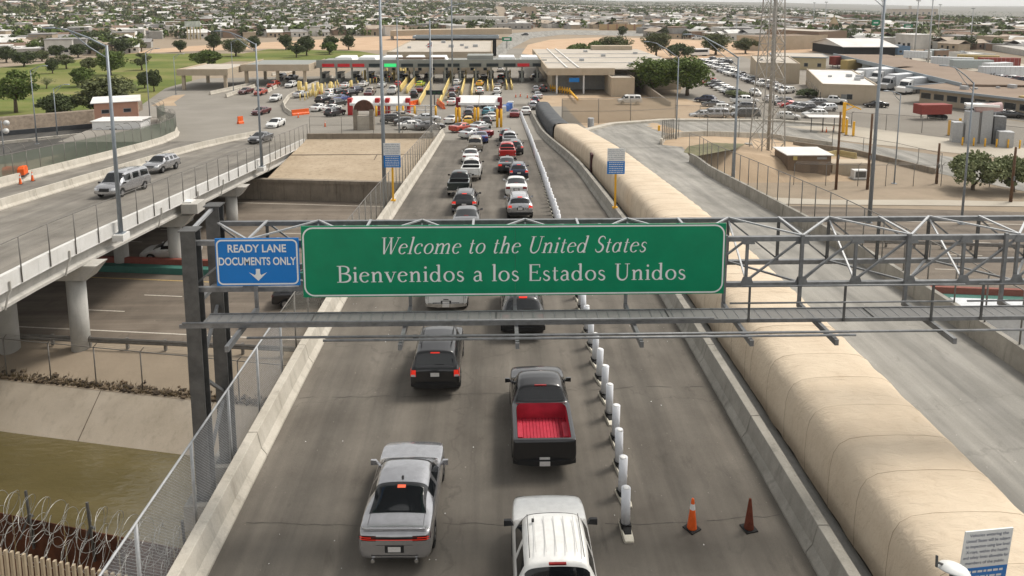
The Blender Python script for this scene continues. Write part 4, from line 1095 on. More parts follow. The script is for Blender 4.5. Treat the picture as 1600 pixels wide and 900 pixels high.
    if lvl:
        mb = MB(); parts.append(None); parts.pop()
        patch('plate_recess', 'rear', -.24, .24, pl - .1, pl + .1, TRIM, .006, 2, 1)
        patch('lower_valance', 'rear', -W * .62, W * .62, ks[1][1] + .06, ks[1][1] + .17, TRIM, .006, 6, 1)
        patch('grille', 'front', -.42, .42, sp['head'][2] - .1, sp['head'][3] - .02, TRIM, .008, 4, 2)
        bl = sp['tail'][2]
        if kind in ('sedan', 'muscle'):
            for s_ in (1, -1): patch('boot_seam', 'top', s_ * .7, s_ * .71, -L/2 + .3, sp['rear'][0], TRIM, .003, 1, 4)
            patch('boot_seam', 'rear', -.46, .46, pl + (.2 if kind == 'sedan' else .11), pl + (.207 if kind == 'sedan' else .118), TRIM, .003, 6, 1)
        else:
            patch('tailgate_seam', 'rear', -W * .8, W * .8, .6, .61, TRIM, .003, 6, 1)
            for s_ in (1, -1): patch('tailgate_seam', 'rear', s_ * W * .82, s_ * W * .831, .62, sp['tail'][3] - .04, TRIM, .003, 1, 4)
            patch('tailgate_handle', 'rear', -.12, .12, pl + .14, pl + .18, TRIM, .014, 2, 1)
        for s_ in (1, -1):
            for (a, b) in sp['side'][-2:]:
                patch('door_seam', s_, a - .03, a - .02, .5, 1.0 if H < 1.6 else 1.08, TRIM, .004, 1, 4)
                patch('door_handle', s_, a + .06, a + .24, .8 if H < 1.6 else .98, .83 if H < 1.6 else 1.01, CHROME, .02, 2, 1)
        if kind in ('suv', 'boxy', 'van'):
            for s_ in (1, -1): parts.append(['roof_rail', MB().bar((s_ * .6, -1.5, H + .025), (s_ * .6, .3, H + .02), .035, .03).mesh('r', TRIM), TRIM])
            patch('wiper', 'rear', -.02, .34, ks[2][3] + .08, ks[2][3] + .1, TRIM, .02, 3, 1)
    if sp['brake']:
        if bed: parts.append(['brake_lamp', MB().box(-.2, .2, sp['rear'][1] - .09, sp['rear'][1] - .03, sp['brake'] - .02, sp['brake'] + .02).mesh('b', LENS), LENS])
        else: patch('brake_lamp', 'rear', -.17, .17, sp['brake'] - .02, sp['brake'] + .02, LENS, .02, 3, 1)
    elif kind == 'sedan': patch('brake_lamp', 'top', -.15, .15, sp['rear'][0] + .05, sp['rear'][0] + .1, LENS, .01, 3, 1)
    elif kind == 'muscle': patch('brake_lamp', 'top', -.1, .12, sp['rear'][1] - .13, sp['rear'][1] - .03, emit('lit_brake_high', (.9, .16, .08), .35), .008, 3, 1)
    if kind in ('pickup', 'shortcab', 'van', 'boxy', 'suv'):
        mb = MB(); zb_ = .52 if bed else .5
        y0 = -L/2
        mb.loft([[(x, y0 - .07 + .16 * abs(q) ** 3, zb_ - .1), (x, y0 - .09 + .16 * abs(q) ** 3, zb_ + .08), (x, y0 + .1, zb_ + .1), (x, y0 + .1, zb_ - .1)] for q, x in ((q_, q_ * W * .97) for q_ in (-1, -.8, -.4, 0, .4, .8, 1))], closed=True)
        bmt = (TRIM if kind == 'shortcab' else CHROME) if kind in ('pickup', 'shortcab', 'van') else TRIM
        if bed: pl = zb_; parts.append(['licence_plate', MB().box(-.16, .16, y0 - .115, y0 - .1, zb_ - .07, zb_ + .08).mesh('p', PLATE), PLATE])
        parts.append(['rear_bumper', mb.mesh('bumper', bmt, False), bmt])
    for s_ in (1, -1):                                                    # mirrors
        zm = ks[-4][2] + (.02 if kind != 'pickup' else .1); ym = wd[1] - .22; bw = .2 if kind in ('pickup', 'van') else .17
        mb = MB(); mb.hexa([(s_ * (W - .05), ym - .07, zm), (s_ * (W + bw), ym - .1, zm), (s_ * (W + bw), ym + .02, zm + .01), (s_ * (W - .05), ym + .06, zm), (s_ * (W + .02), ym - .06, zm + .13), (s_ * (W + bw), ym - .08, zm + .15), (s_ * (W + bw), ym + .02, zm + .13), (s_ * (W + .02), ym + .04, zm + .12)])
        parts.append(['mirror', mb.mesh('m', TRIM), TRIM if kind in ('pickup', 'van', 'boxy') else None])
    if bed:
        bm_ = bed_mat or TRIM; x = .82; z = .72; y0, y1 = bed[0] + .01, bed[1] - .005; mb = MB(); zt = 1.279
        nr_ = 15
        for q in range(nr_):                                             # ribbed floor
            a = -x + 2 * x * q / nr_; b = a + 2 * x / nr_; c_ = a + .72 * (b - a)
            mb.quad((a, y0, z), (c_, y0, z), (c_, y1, z), (a, y1, z)); mb.quad((c_, y0, z), ((c_ + b) / 2, y0, z - .02), ((c_ + b) / 2, y1, z - .02), (c_, y1, z)); mb.quad(((c_ + b) / 2, y0, z - .02), (b, y0, z), (b, y1, z), ((c_ + b) / 2, y1, z - .02))
        parts.append(['bed_floor', mb.mesh('bed', bm_), bm_])
        mb = MB(); mb.quad((-x, y0, z), (-x, y1, z), (-x, y1, zt), (-x, y0, zt)); mb.quad((x, y1, z), (x, y0, z), (x, y0, zt), (x, y1, zt))
        mb.quad((x, y0, z), (-x, y0, z), (-x, y0, zt), (x, y0, zt)); mb.quad((-x, y1, z), (x, y1, z), (x, y1, zt + .02), (-x, y1, zt + .02))
        for s_ in (1, -1): mb.box(*( (x - .17, x) if s_ > 0 else (-x, -x + .17)), sp['wb'][0] - .42, sp['wb'][0] + .42, z, z + .22)
        parts.append(['bed_wall', mb.mesh('bedw', bm_), bm_])
    # wheels
    wm = MB(); rm = MB(); secs = []; wr = sp['wr']; ww = .115; nn = 20 if lvl else 10
    for x, r_ in ((-ww, wr * .62), (-ww, wr * .9), (-ww * .8, wr), (ww * .8, wr), (ww, wr * .9), (ww, wr * .62)):
        secs.append([(x, r_ * math.cos(2*math.pi*i/nn), r_ * math.sin(2*math.pi*i/nn)) for i in range(nn)])
    wm.loft(secs, closed=True, cap=False)
    if lvl:
        for q in range(5):
            a = 2 * math.pi * q / 5
            for s_ in (1,): rm.bar((ww * .75, 0, 0), (ww * .8, wr * .6 * math.cos(a), wr * .6 * math.sin(a)), .09, .03, up=(1, 0, 0))
        rm.tube([(-.05, 0, 0), (ww * .55, 0, 0)], wr * .62, 16)
    else: rm.tube([(-ww * .7, 0, 0), (ww * .9, 0, 0)], wr * .62, 8)
    return dict(parts=parts, tyre=wm.mesh('tyre', TYRE, True), rim=rm.mesh('rim', RIM), wb=sp['wb'], wr=wr, W=W, sp=sp, kind=kind)
_P = {}
def proto(kind, lvl, bed=None):
    k = (kind, lvl, bed.name if bed else '')
    if k not in _P: _P[k] = car_proto(kind, lvl, bed)
    return _P[k]
VCAT = {'sedan': 'car', 'muscle': 'car', 'suv': 'suv', 'boxy': 'suv', 'van': 'van', 'pickup': 'pickup', 'shortcab': 'pickup', 'hatch': 'car'}
VNAME = {'sedan': 'sedan', 'muscle': 'sedan', 'suv': 'suv', 'boxy': 'suv', 'van': 'passenger_van', 'pickup': 'pickup_truck', 'shortcab': 'pickup_truck', 'hatch': 'hatchback'}
FARSKIP = {'plate_recess', 'lower_valance', 'antenna_fin', 'boot_seam', 'door_seam', 'door_handle', 'tailgate_seam', 'tailgate_handle', 'wiper', 'licence_plate'}
def car(kind, colour, label, loc, rz=0, group=None, lvl=1, brake=False, bed=None, glass=None, scale=None, pitch=0, far=False):
    pr = proto(kind, lvl, bed); t = thing(VNAME[kind], label, VCAT[kind], loc, rz, group)
    t.rotation_euler = (pitch, 0, rz)
    if scale: t.scale = scale
    pm = PAINT[colour]
    for nm, me, mt in pr['parts']:
        if far and nm in FARSKIP: continue
        m_ = pm if mt is None else mt
        if mt is GLASS and glass: m_ = glass
        if brake and nm in ('taillight', 'brake_lamp') and mt is LENS: m_ = BRAKE
        obj(nm, me, t, mat=m_)
    for yc in pr['wb']:
        for s_ in (1, -1):
            wo = obj('wheel', pr['tyre'], t, (s_ * (pr['W'] - .12), yc, pr['wr']), (0, 0, 0 if s_ > 0 else math.pi))
            if not far: obj('rim', pr['rim'], wo)
    return t
def rear_at(px, py, kind, surf=onroad, rz=0, zoff=0, sy=1):
    """place so that the point on the ground under the rear bumper is at this photo pixel"""
    p = surf(px, py); L = SP[kind]['L'] / 2 * sy
    c = Vector((p.x - math.sin(rz) * L, p.y + math.cos(rz) * L, 0))
    return c
def slope(y): return math.atan((prof(y + 2) - prof(y - 2)) / 4)
def road_car(px, py, kind, colour, label, rz=0, **k):
    c = rear_at(px, py, kind, rz=rz, sy=(k.get('scale') or (1, 1, 1))[1]); return car(kind, colour, label, (c.x, c.y, prof(c.y) + .015), rz, k.pop('group', 'vehicles queuing on the bridge road'), pitch=slope(c.y) if abs(rz) < 1.5 else -slope(c.y), **k)
LINER = plain('red_bed_liner', (.42, .035, .06), .55, 0, .25, 2)
# --- nearest
road_car(617, 893, 'muscle', 'silver', 'silver sedan with black spoiler and full-width tail lamp, lower left of the queue', R(-1), lvl=2, scale=(1.02, .88, 1))
road_car(851, 746, 'shortcab', 'black', 'black pickup truck with an empty red-lined bed', 0, lvl=2, bed=LINER, scale=(1, .92, .96))
wt = car('pickup', 'white', 'white pickup truck with ribbed roof cut off by the bottom edge', (.98, 15.55, .02), 0, 'vehicles queuing on the bridge road', lvl=2, scale=(1, .93, 1))
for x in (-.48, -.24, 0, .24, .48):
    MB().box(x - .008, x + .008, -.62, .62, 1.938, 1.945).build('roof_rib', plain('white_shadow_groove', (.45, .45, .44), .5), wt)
for s_ in (1, -1): MB().box(s_ * .63 - .008, s_ * .63 + .008, -.75, .75, 1.9, 1.915).build('roof_gutter', TRIM, wt)
MB().box(-.53, -.47, .42, .5, 1.93, 1.98).build('antenna_fin', TRIM, wt)
road_car(680, 622, 'boxy', 'black', 'black boxy suv with tinted rear window below the walkway', 0, lvl=2, brake=True, scale=(1, .9, 1))
road_car(818, 533, 'suv', 'black', 'black suv half hidden behind the gantry walkway', 0, lvl=2, scale=(1.04, 1.1, 1.08), brake=True)
road_car(697, 494, 'pickup', 'white', 'white pickup truck partly hidden behind the green sign and walkway', 0, lvl=2, brake=True, bed=TRIM)
# --- queue beyond the sign, left lane then right lane
for px, py, kd, cl, lb, b, sc in (
  (728, 368, 'sedan', 'grey', 'grey sedan whose roof shows just above the green sign', 0, None),
  (725, 337, 'suv', 'black', 'black coupe-like suv with lit tail lamps in the left lane above the sign', 1, (1.02, 1.02, .95)),
  (716, 309, 'pickup', 'dark green', 'dark green pickup truck with a tall back behind the black suv', 0, (.95, .9, .98)),
  (735, 284, 'pickup', 'white', 'white pickup truck in the middle of the left lane', 0, (.95, .95, 1)),
  (735, 257, 'sedan', 'white', 'white sedan ahead of the white pickup truck in the left lane', 0, None),
  (742, 238, 'van', 'beige', 'beige minivan with dark rear window in the left lane', 0, (.95, .85, .88)),
  (752, 225, 'sedan', 'blue', 'blue sedan pulling in ahead of the beige minivan', 0, None),
  (813, 345, 'suv', 'silver', 'silver suv with red tail lamps just above the green sign in the right lane', 1, None),
  (807, 311, 'sedan', 'white', 'white sedan with upright tail lamps in the right lane', 0, (1.03, 1, 1.04)),
  (811, 284, 'suv', 'dark blue', 'dark blue suv with lit brake lamps at the right side of the right lane', 1, (.97, .95, .95)),
  (792, 272, 'sedan', 'dark grey', 'dark grey sedan straddling the left of the right lane', 1, None),
  (793, 252, 'pickup', 'red', 'bright red pickup truck in the right lane', 0, (.97, .92, .97)),
  (806, 243, 'suv', 'dark grey', 'dark grey suv beside the red pickup truck', 1, None),
  (797, 231, 'pickup', 'pale silver', 'pale silver pickup truck in the right lane', 0, (.97, .95, .97)),
  (791, 222, 'suv', 'black', 'black suv ahead of the pale silver pickup truck', 1, None)):
    road_car(px, py, kd, cl, lb, rnd.uniform(-.02, .02), lvl=1, brake=bool(b), scale=sc)
for px, py, kd, cl, lb, rz in (
  (764, 216, 'sedan', 'dark red', 'dark red sedan angling between the two bridge lanes', .45),
  (722, 218, 'sedan', 'pale silver', 'pale silver sedan turning in from the left at the bridge end', -.6),
  (706, 208, 'sedan', 'orange red', 'orange red sedan turning in by the left fence end', -.7),
  (738, 206, 'sedan', 'pale silver', 'silver sedan behind the yellow car', -.5),
  (700, 195, 'sedan', 'white', 'white sedan with bluish window beside the fence end', -.3),
  (731, 197, 'hatch', 'yellow', 'small yellow car between yellow pillars', 0),
  (732, 186, 'suv', 'dark grey', 'dark grey suv ahead of the small yellow car', 0),
  (760, 198, 'suv', 'dark grey', 'dark grey sedan under the right white portal', 0),
  (768, 190, 'sedan', 'white', 'white sedan beside the dark grey car under the portal', 0),
  (759, 181, 'hatch', 'light blue', 'small light blue car under the right white portal', -.2),
  (768, 176, 'suv', 'pale silver', 'silver suv beyond the small light blue car', 0),
  (734, 179, 'sedan', 'maroon', 'maroon sedan under the left half of the right portal', 0)):
    road_car(px, py, kd, cl, lb, rz, lvl=1, group='vehicles merging at the bridge end', far=True)
# --- oncoming traffic on the side bridge (front towards the camera)
def oncoming(px, py, kd, cl, lb, rz=0, **k):
    p = onroad(px, py); L = SP[kd]['L'] / 2
    c = p + Vector((0, L, 0)); return car(kd, cl, lb, (c.x, c.y, prof(c.y) + .015), math.pi + rz, 'vehicles leaving over the side bridge', pitch=-slope(c.y), **k)
oncoming(165, 312, 'van', 'silver', 'silver passenger van driving towards the camera on the side bridge', -.05, lvl=2)
oncoming(235, 273, 'suv', 'silver', 'silver suv following the passenger van on the side bridge', -.05, lvl=2)
oncoming(398, 226, 'sedan', 'grey', 'grey sedan seen through the mesh fence of the side bridge', -.1)
for px, py, kd, cl, lb in ((424, 201, 'sedan', 'white', 'white sedan on the curve before the side bridge'), (402, 181, 'sedan', 'maroon', 'maroon car with lamps on beside the light pole on the exit road'), (426, 159, 'sedan', 'white', 'white sedan on the exit road beside the curved barrier'), (402, 150, 'hatch', 'orange red', 'small red car on the exit road behind the light pole'), (379, 148, 'sedan', 'maroon', 'maroon sedan on the exit road by the pale barrier blocks'), (423, 138, 'suv', 'orange red', 'red suv leaving the covered lanes'), (451, 138, 'suv', 'white', 'white suv leaving the covered lanes beside barrier blocks'), (436, 125, 'suv', 'black', 'black suv in the shade of the left canopy'), (452, 126, 'sedan', 'dark grey', 'dark sedan in the shade of the left canopy')):
    p = onroad(px, py); car(kd, cl, lb, (p.x, p.y + 2.3, prof(p.y + 2.3) + .03), math.pi + rnd.uniform(-.25, .05), 'vehicles leaving over the side bridge', lvl=1, far=True)
p = atz(268, 402); car('sedan', 'white', 'white sedan parked under the side bridge behind the columns', (p.x, p.y, G + .02), R(96), None, lvl=1)
p = atz(447, 474); car('suv', 'black', 'black suv on the sunken highway behind the blue sign', (p.x + 1.5, p.y, G + .02), R(-84), None, lvl=1)
# ================================================================== trees and shrubs
def m_leaf(name, a, b):
    k = N(name); c = k.ramp(k.noise(1.1, 3), [(.35, a), (.65, b)])
    k.b.inputs['Subsurface Weight'].default_value = 0
    return k.out(c, .7, 0, .25)
LEAF = {'dark': m_leaf('leaf_dark', (.046, .064, .025), (.095, .12, .044)), 'green': m_leaf('leaf_green', (.075, .115, .026), (.14, .19, .045)),
        'olive': m_leaf('leaf_olive', (.085, .1, .04), (.15, .165, .07)), 'pale': m_leaf('leaf_pale', (.15, .18, .08), (.25, .27, .14))}
BARK = plain('bark', (.11, .085, .06), .9, 0, .3, 6)
def crown_mesh(seed, n, leaf, rx, rz, z0, clumps, gap=.25):
    """leaf-sized faces in clumps spread through the crown"""
    r_ = random.Random(seed); mb = MB(); cl = []
    for i in range(clumps):
        while True:
            p = Vector((r_.uniform(-1, 1), r_.uniform(-1, 1), r_.uniform(-1, 1)))
            if .25 < p.length < 1: break
        p = p.normalized() * (p.length ** .5) * r_.uniform(.75, 1.0)
        s = r_.uniform(.2, .46); k1 = 1 + .28 * math.sin(3 * math.atan2(p.y, p.x) + seed) + r_.uniform(-.1, .12); cl.append((Vector((p.x * rx * .85 * k1, p.y * rx * .85 * k1, z0 + rz + p.z * rz * .85 * (1 + .15 * math.sin(5 * p.x + seed)))), s * rx, s * rz * .9))
    for i in range(n):
        c, a, b = cl[r_.randrange(len(cl))]
        while True:
            q = Vector((r_.uniform(-1, 1), r_.uniform(-1, 1), r_.uniform(-1, 1)))
            if q.length < 1: break
        q = q.normalized() * q.length ** .6
        p = c + Vector((q.x * a, q.y * a, q.z * b))
        u = Vector((r_.gauss(0, 1), r_.gauss(0, 1), r_.gauss(0, .6))).normalized(); v = u.cross(Vector((r_.gauss(0, 1), r_.gauss(0, 1), r_.gauss(0, 1)))).normalized()
        s = leaf * r_.uniform(.6, 1.4)
        mb.quad(p - u * s, p + v * s * .6, p + u * s, p - v * s * .6)
    return mb.mesh('crown', LEAF['green'], False), cl
def trunk_mesh(h, r0, cl, seed):
    r_ = random.Random(seed); mb = MB()
    pts = [Vector((0, 0, -.3)), Vector((r_.uniform(-.1, .1), r_.uniform(-.1, .1), h * .5)), Vector((r_.uniform(-.2, .2), r_.uniform(-.2, .2), h))]
    mb.tube(pts, [r0 * 1.25, r0, r0 * .75], 8)
    for c, a, b in r_.sample(cl, min(6, len(cl))):
        m_ = pts[2].lerp(c, .5) + Vector((0, 0, .3)); mb.tube([pts[2] - Vector((0, 0, h * .15)), m_, c], [r0 * .5, r0 * .32, r0 * .1], 5)
    return mb.mesh('trunk', BARK, True)
TREES = {}
def tree_proto(key, n, leaf, rx, rz, trunk_h, clumps, seed):
    cm, cl = crown_mesh(seed, n, leaf, rx, rz, trunk_h * .8, clumps)
    TREES[key] = (cm, trunk_mesh(trunk_h, .045 * (rx + rz), cl, seed), trunk_h * .8 + 2 * rz)
# every prototype is about 8 m tall
tree_proto('round', 5200, .26, 3.4, 3.0, 2.2, 38, 1); tree_proto('round2', 5000, .26, 3.8, 2.7, 2.4, 34, 2); tree_proto('full', 6500, .25, 4.2, 3.3, 1.8, 46, 3)
tree_proto('loose', 3200, .24, 3.6, 2.7, 2.6, 24, 4); tree_proto('pine', 4200, .25, 2.6, 3.2, 1.6, 34, 5); tree_proto('low', 6000, .25, 4.6, 2.4, .9, 44, 6); tree_proto('sparse', 1500, .17, 3.3, 2.6, 2.4, 22, 7)
def tree(kind, leafk, label, loc, h, wx=None, group=None, rz=None, name='tree'):
    cm, tm, H0 = TREES[kind]; t = thing(name, label, 'tree' if 'tree' in name else 'shrub', loc, rnd.uniform(0, 6.28) if rz is None else rz, group)
    s = h / H0; t.scale = (wx or s, wx or s, s)
    obj('crown', cm, t, mat=LEAF[leafk]); obj('trunk', tm, t); return t
def tree_px(kind, leafk, label, px, py, ytop, wpx, group='trees on the golf course', name='tree'):
    p = onground(px, py); top = atY(px, ytop, p.y).z; k = {'round': 3.4, 'round2': 3.8, 'full': 4.2, 'loose': 3.6, 'pine': 2.6, 'low': 4.6, 'sparse': 3.3}[kind]
    return tree(kind, leafk, label, p, max(1.5, top - p.z), wpx / PXM(p) / 2 / k / .97, group, name=name)
for a in (
  ('loose', 'green', 'tall leafy tree at the left edge of the golf course', 25, 176, 108, 62), ('low', 'dark', 'wide dark bushy tree above the gravel wall', 92, 184, 147, 60),
  ('full', 'olive', 'broad olive tree behind the pink building', 170, 176, 120, 84), ('round', 'dark', 'dark tree left of the broad olive tree', 150, 178, 140, 46), ('pine', 'dark', 'small dark tree right of the broad olive tree', 206, 172, 150, 28),
  ('round', 'green', 'round green tree in the middle of the golf course', 128, 136, 104, 34), ('full', 'green', 'large pale green tree behind the tall light pole', 173, 118, 78, 44), ('round', 'dark', 'small dark round tree on the left of the golf course', 82, 115, 90, 20),
  ('loose', 'olive', 'thin olive tree beside the small dark round tree', 104, 108, 84, 26), ('sparse', 'pale', 'half bare small tree on the left fairway', 73, 139, 120, 22), ('loose', 'olive', 'sparse tree at the right of the large pale green tree', 222, 110, 82, 28),
  ('pine', 'dark', 'upright dark tree on the right fairway', 241, 143, 109, 20), ('round', 'dark', 'dark tree beside the upright dark tree', 226, 138, 111, 24), ('low', 'olive', 'low olive clump on the far fairway', 139, 110, 90, 26),
  ('low', 'green', 'wide green tree behind the left canopy', 325, 104, 78, 48), ('round', 'dark', 'dark round tree by the sandy path', 282, 82, 62, 20), ('round', 'dark', 'dark round tree right of the sandy path', 334, 80, 52, 24), ('full', 'olive', 'olive tree right of the sandy path', 369, 88, 60, 36),
  ('round', 'dark', 'dark tree in the row beyond the canopy at left', 397, 80, 55, 20), ('round', 'dark', 'dark tree second in the row beyond the canopy', 447, 78, 53, 21), ('round', 'dark', 'tall dark tree third in the row beyond the canopy', 479, 87, 55, 27), ('round2', 'dark', 'dark round tree at the foot of the tall dark tree', 463, 90, 67, 24),
  ('round', 'dark', 'dark tree fourth in the row beyond the canopy', 517, 82, 55, 24), ('round2', 'green', 'green tree in front of the fourth dark tree', 515, 85, 66, 28), ('round', 'dark', 'dark tree at the right end of the row beyond the canopy', 545, 78, 54, 22),
  ('round', 'dark', 'dark tree at the far left edge behind the fairway', 10, 98, 72, 28), ('full', 'dark', 'dark grove tree at far left', 38, 104, 80, 36), ('round', 'dark', 'dark grove tree in the second row at far left', 88, 90, 70, 26), ('round', 'dark', 'dark tree left of the white-roofed houses', 122, 90, 68, 28), ('round', 'olive', 'olive tree before the white-roofed houses', 66, 96, 78, 24),
  ('round2', 'dark', 'dark tree right of the white-roofed houses', 152, 86, 65, 26), ('round', 'dark', 'dark tree beside the long white roof', 190, 84, 61, 30), ('full', 'dark', 'wide dark tree behind the long white roof', 140, 72, 50, 34)):
    tree_px(*a)
tree_px('full', 'green', 'left of the two large green trees beside the port office', 1020, 148, 90, 66, 'trees around the port office')
tree_px('full', 'green', 'right of the two large green trees beside the parking lot', 1074, 150, 88, 70, 'trees around the port office')
for a in (('low', 'green', 'low green tree behind the office roof at left', 905, 88, 68, 44), ('full', 'olive', 'tall olive tree behind the office roof', 962, 88, 56, 44), ('low', 'green', 'green tree behind the right end of the office roof', 935, 88, 64, 40), ('full', 'olive', 'olive tree behind the two large green trees', 1025, 88, 50, 38), ('low', 'dark', 'dark tree at the head of the parking lot', 1060, 92, 68, 44),
          ('full', 'olive', 'broad olive tree above the parking lot', 1118, 86, 52, 46), ('round2', 'olive', 'olive tree beside the lattice tower above the parking lot', 1165, 84, 60, 36), ('round', 'dark', 'dark round tree on the sandy mound', 972, 58, 40, 16)):
    tree_px(*a, group='trees around the port office')
tree_px('low', 'pale', 'large feathery green shrub on the dirt strip at right', 1520, 298, 238, 78, None, 'shrub')
tree_px('low', 'pale', 'feathery shrub at the right edge beside the wooden pole', 1583, 300, 244, 66, None, 'shrub')
tree_px('low', 'dark', 'long dark hedge bush against the customs building wall', 1262, 152, 139, 40, None, 'shrub')
tree_px('low', 'pale', 'low yellowish shrub in the sandy bed by the parking lot', 1150, 152, 141, 34, None, 'shrub')
# ================================================================== lane posts and cones on the bridge
pst = MB().cyl((0, 0, .12), .128, 1.12, 14).mesh('post', plain('lane_post_white', (.74, .76, .8), .45, 0, .06, 2), True)
cap_ = MB().cyl((0, 0, 1.24), .1, .03, 12, .07).mesh('cap', WHITE, True)
bs = MB(); bs.loft([[(-.15 * s_, -.55 + q, 0), (.15 * s_, -.55 + q, 0), (.13 * s_, -.55 + q, z), (-.13 * s_, -.55 + q, z)] for q, s_, z in ((0, .8, .06), (.1, 1, .1), (.55, 1, .12), (.8, .95, .06))], closed=True)
bs = bs.mesh('base', plain('lane_base_white', (.66, .62, .52), .6, 0, .15, 5))
bk = MB(); bk.box(-.14, .14, -.14, .14, .1, .2); bk.hexa([(-.1, -.36, .1), (.1, -.36, .1), (.14, -.14, .1), (-.14, -.14, .1), (-.06, -.33, .125), (.06, -.33, .125), (.12, -.14, .17), (-.12, -.14, .17)])
bk = bk.mesh('bracket', BLACK)
LP = [(977, 826), (972, 745), (964, 698), (952, 656), (943, 621), (936, 592)]
Lp = [onroad(*p) for p in LP]
def lpx(y):                                                   # the row bends gently to the left, read off the photo
    K = [(17, Lp[0].x + .03), (Lp[0].y, Lp[0].x), (Lp[2].y, Lp[2].x), (Lp[5].y, Lp[5].x)] + [(q.y, q.x) for q in (onroad(868, 345), onroad(846, 275), onroad(828, 222), onroad(815, 187))]
    for i in range(len(K) - 1):
        if y <= K[i+1][0]: return K[i][1] + (K[i+1][1] - K[i][1]) * (y - K[i][0]) / (K[i+1][0] - K[i][0])
    return K[-1][1]
y = Lp[0].y; i = 0
while y < 128:
    lab = f'white lane post on its rubber base, {ordn(i)} of the row counted from the cones'
    t = thing('lane_post', lab, 'lane post', (lpx(y), y, prof(y)), R(rnd.uniform(-6, 6) + 6), 'white posts dividing the bridge lanes')
    obj('post', pst, t, rot=(R(rnd.uniform(-1.5, 1.5)), R(rnd.uniform(-2, 2)), 0)); obj('base', bs, t); obj('bracket', bk, t); obj('cap', cap_, t)
    y += 1.32 + .04 * math.sin(i); i += 1
def cone(label, loc, h=.9, dirty=False, band=True, group=None):
    t = thing('traffic_cone', label, 'traffic cone', loc, R(rnd.uniform(0, 40)), group)
    m_ = plain('dirty_orange', (.14, .035, .018), .8, 0, .3, 6) if dirty else ORNG
    mb = MB(); secs = []
    for r_, z in ((.15, .03), (.145, .06), (.04, h - .02), (.03, h)): secs.append([(r_ * h * math.cos(2*math.pi*i/14), r_ * h * math.sin(2*math.pi*i/14), z) for i in range(14)])
    mb.loft(secs, closed=True); mb.build('cone_body', m_, t, True)
    MB().box(-.2 * h, .2 * h, -.2 * h, .2 * h, 0, .035).build('base', BLACK, t, bevel=.01)
    if band:
        f = lambda z: (.145 + (.04 - .145) * (z - .06) / (h - .08)) * h + .004
        mb = MB(); mb.loft([[(f(z) * math.cos(2*math.pi*i/14), f(z) * math.sin(2*math.pi*i/14), z) for i in range(14)] for z in (h * .66, h * .84)], closed=True, cap=False); mb.build('reflective_band', WHITE, t, True)
    return t
p = onroad(1081, 826); cone('clean orange traffic cone with a white band on the empty lane', p, .92)
p = onroad(1170, 826); cone('grimy brown traffic cone beside the clean orange one', p, .92, True, False)
# litter specks on the asphalt
mb = MB()
for i in range(70):
    x, y = rnd.uniform(-7.4, 7.4), rnd.uniform(15, 45); s = rnd.uniform(.015, .05); z = prof(y) + .006; a = rnd.uniform(0, 3)
    mb.quad((x, y, z), (x + s * math.cos(a), y + s * math.sin(a), z + .01), (x + s * math.cos(a + 1), y + s * math.sin(a + 1), z + .004))
o = stuff(mb.build('litter', WHITE)); tag(o, 'scattered scraps of pale litter on the bridge asphalt', 'litter')

# ================================================================== light tower trailer with cones on the side bridge
p = onroad(25, 283); tt = thing('light_tower', 'orange generator trailer with a mast of four floodlights on the side bridge', 'generator', p, R(15))
MB().box(-.95, .95, -.6, .6, .5, .62).build('chassis', STEEL_D, tt)
mb = MB(); mb.loft([[(x, -.55, .62), (x, -.55, 1.2), (x, -.3, 1.42), (x, .3, 1.42), (x, .55, 1.2), (x, .55, .62)] for x in (-.9, .9)], closed=True); mb.build('housing', ORNG, tt, bevel=.04)
for s_ in (1, -1): MB().tube([(0, s_ * .62, .34), (0, s_ * .8, .34)], .34, 16).build('wheel', TYRE, tt)
MB().bar((-.9, 0, .5), (-1.9, 0, .45), .1).build('tow_bar', STEEL_D, tt)
MB().cyl((-.75, 0, .6), .06, 5.2, 8).build('mast', STEEL, tt, True)
for dx, dz in ((-.5, 0), (.5, 0), (-.4, -.75), (.4, -.75)):
    mb = MB(); mb.tube([(-.75 + dx, -.2, 5.6 + dz), (-.75 + dx, -.05, 5.6 + dz)], [.27, .16], 14); mb.build('floodlight', plain('lamp_face', (.75, .76, .75), .3), tt, True)
for z in (5.6, 4.85): MB().bar((-1.3, 0, z), (-.2, 0, z), .05).build('crossbar', STEEL, tt)
p = onroad(32, 288); cone('orange cone touching the generator trailer', p, .9, group='cones by the generator trailer')
p = onroad(51, 283); cone('orange cone right of the generator trailer', p, .9, group='cones by the generator trailer')

# ================================================================== buildings
WALL_B = m_concrete('stucco_beige', (.42, .35, .26), (.5, .42, .32), .15, .3)
WALL_P = m_concrete('stucco_pink', (.44, .24, .17), (.5, .29, .21), .2, .4)
WALL_BR = m_concrete('stucco_brown', (.16, .115, .08), (.21, .155, .11), .3, .8)
ROOF_W = m_concrete('roof_white', (.62, .6, .57), (.75, .74, .72), .15, .2, False)
ROOF_T = m_concrete('roof_tan', (.42, .38, .32), (.52, .47, .41), .25, .15, False)
ROOF_BR = m_concrete('roof_brown', (.22, .165, .125), (.28, .215, .165), .25, .1, False)
FASC_G = plain('fascia_grey', (.27, .28, .26), .7, 0, .1, .5)
FASC_B = plain('fascia_bluegrey', (.3, .34, .37), .7, 0, .1, .5)
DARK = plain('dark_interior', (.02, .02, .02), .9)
WIN = N('window_glass').out((.02, .025, .03), .08, 0, .5)
FRAME = plain('window_frame_grey', (.3, .3, .29), .5)
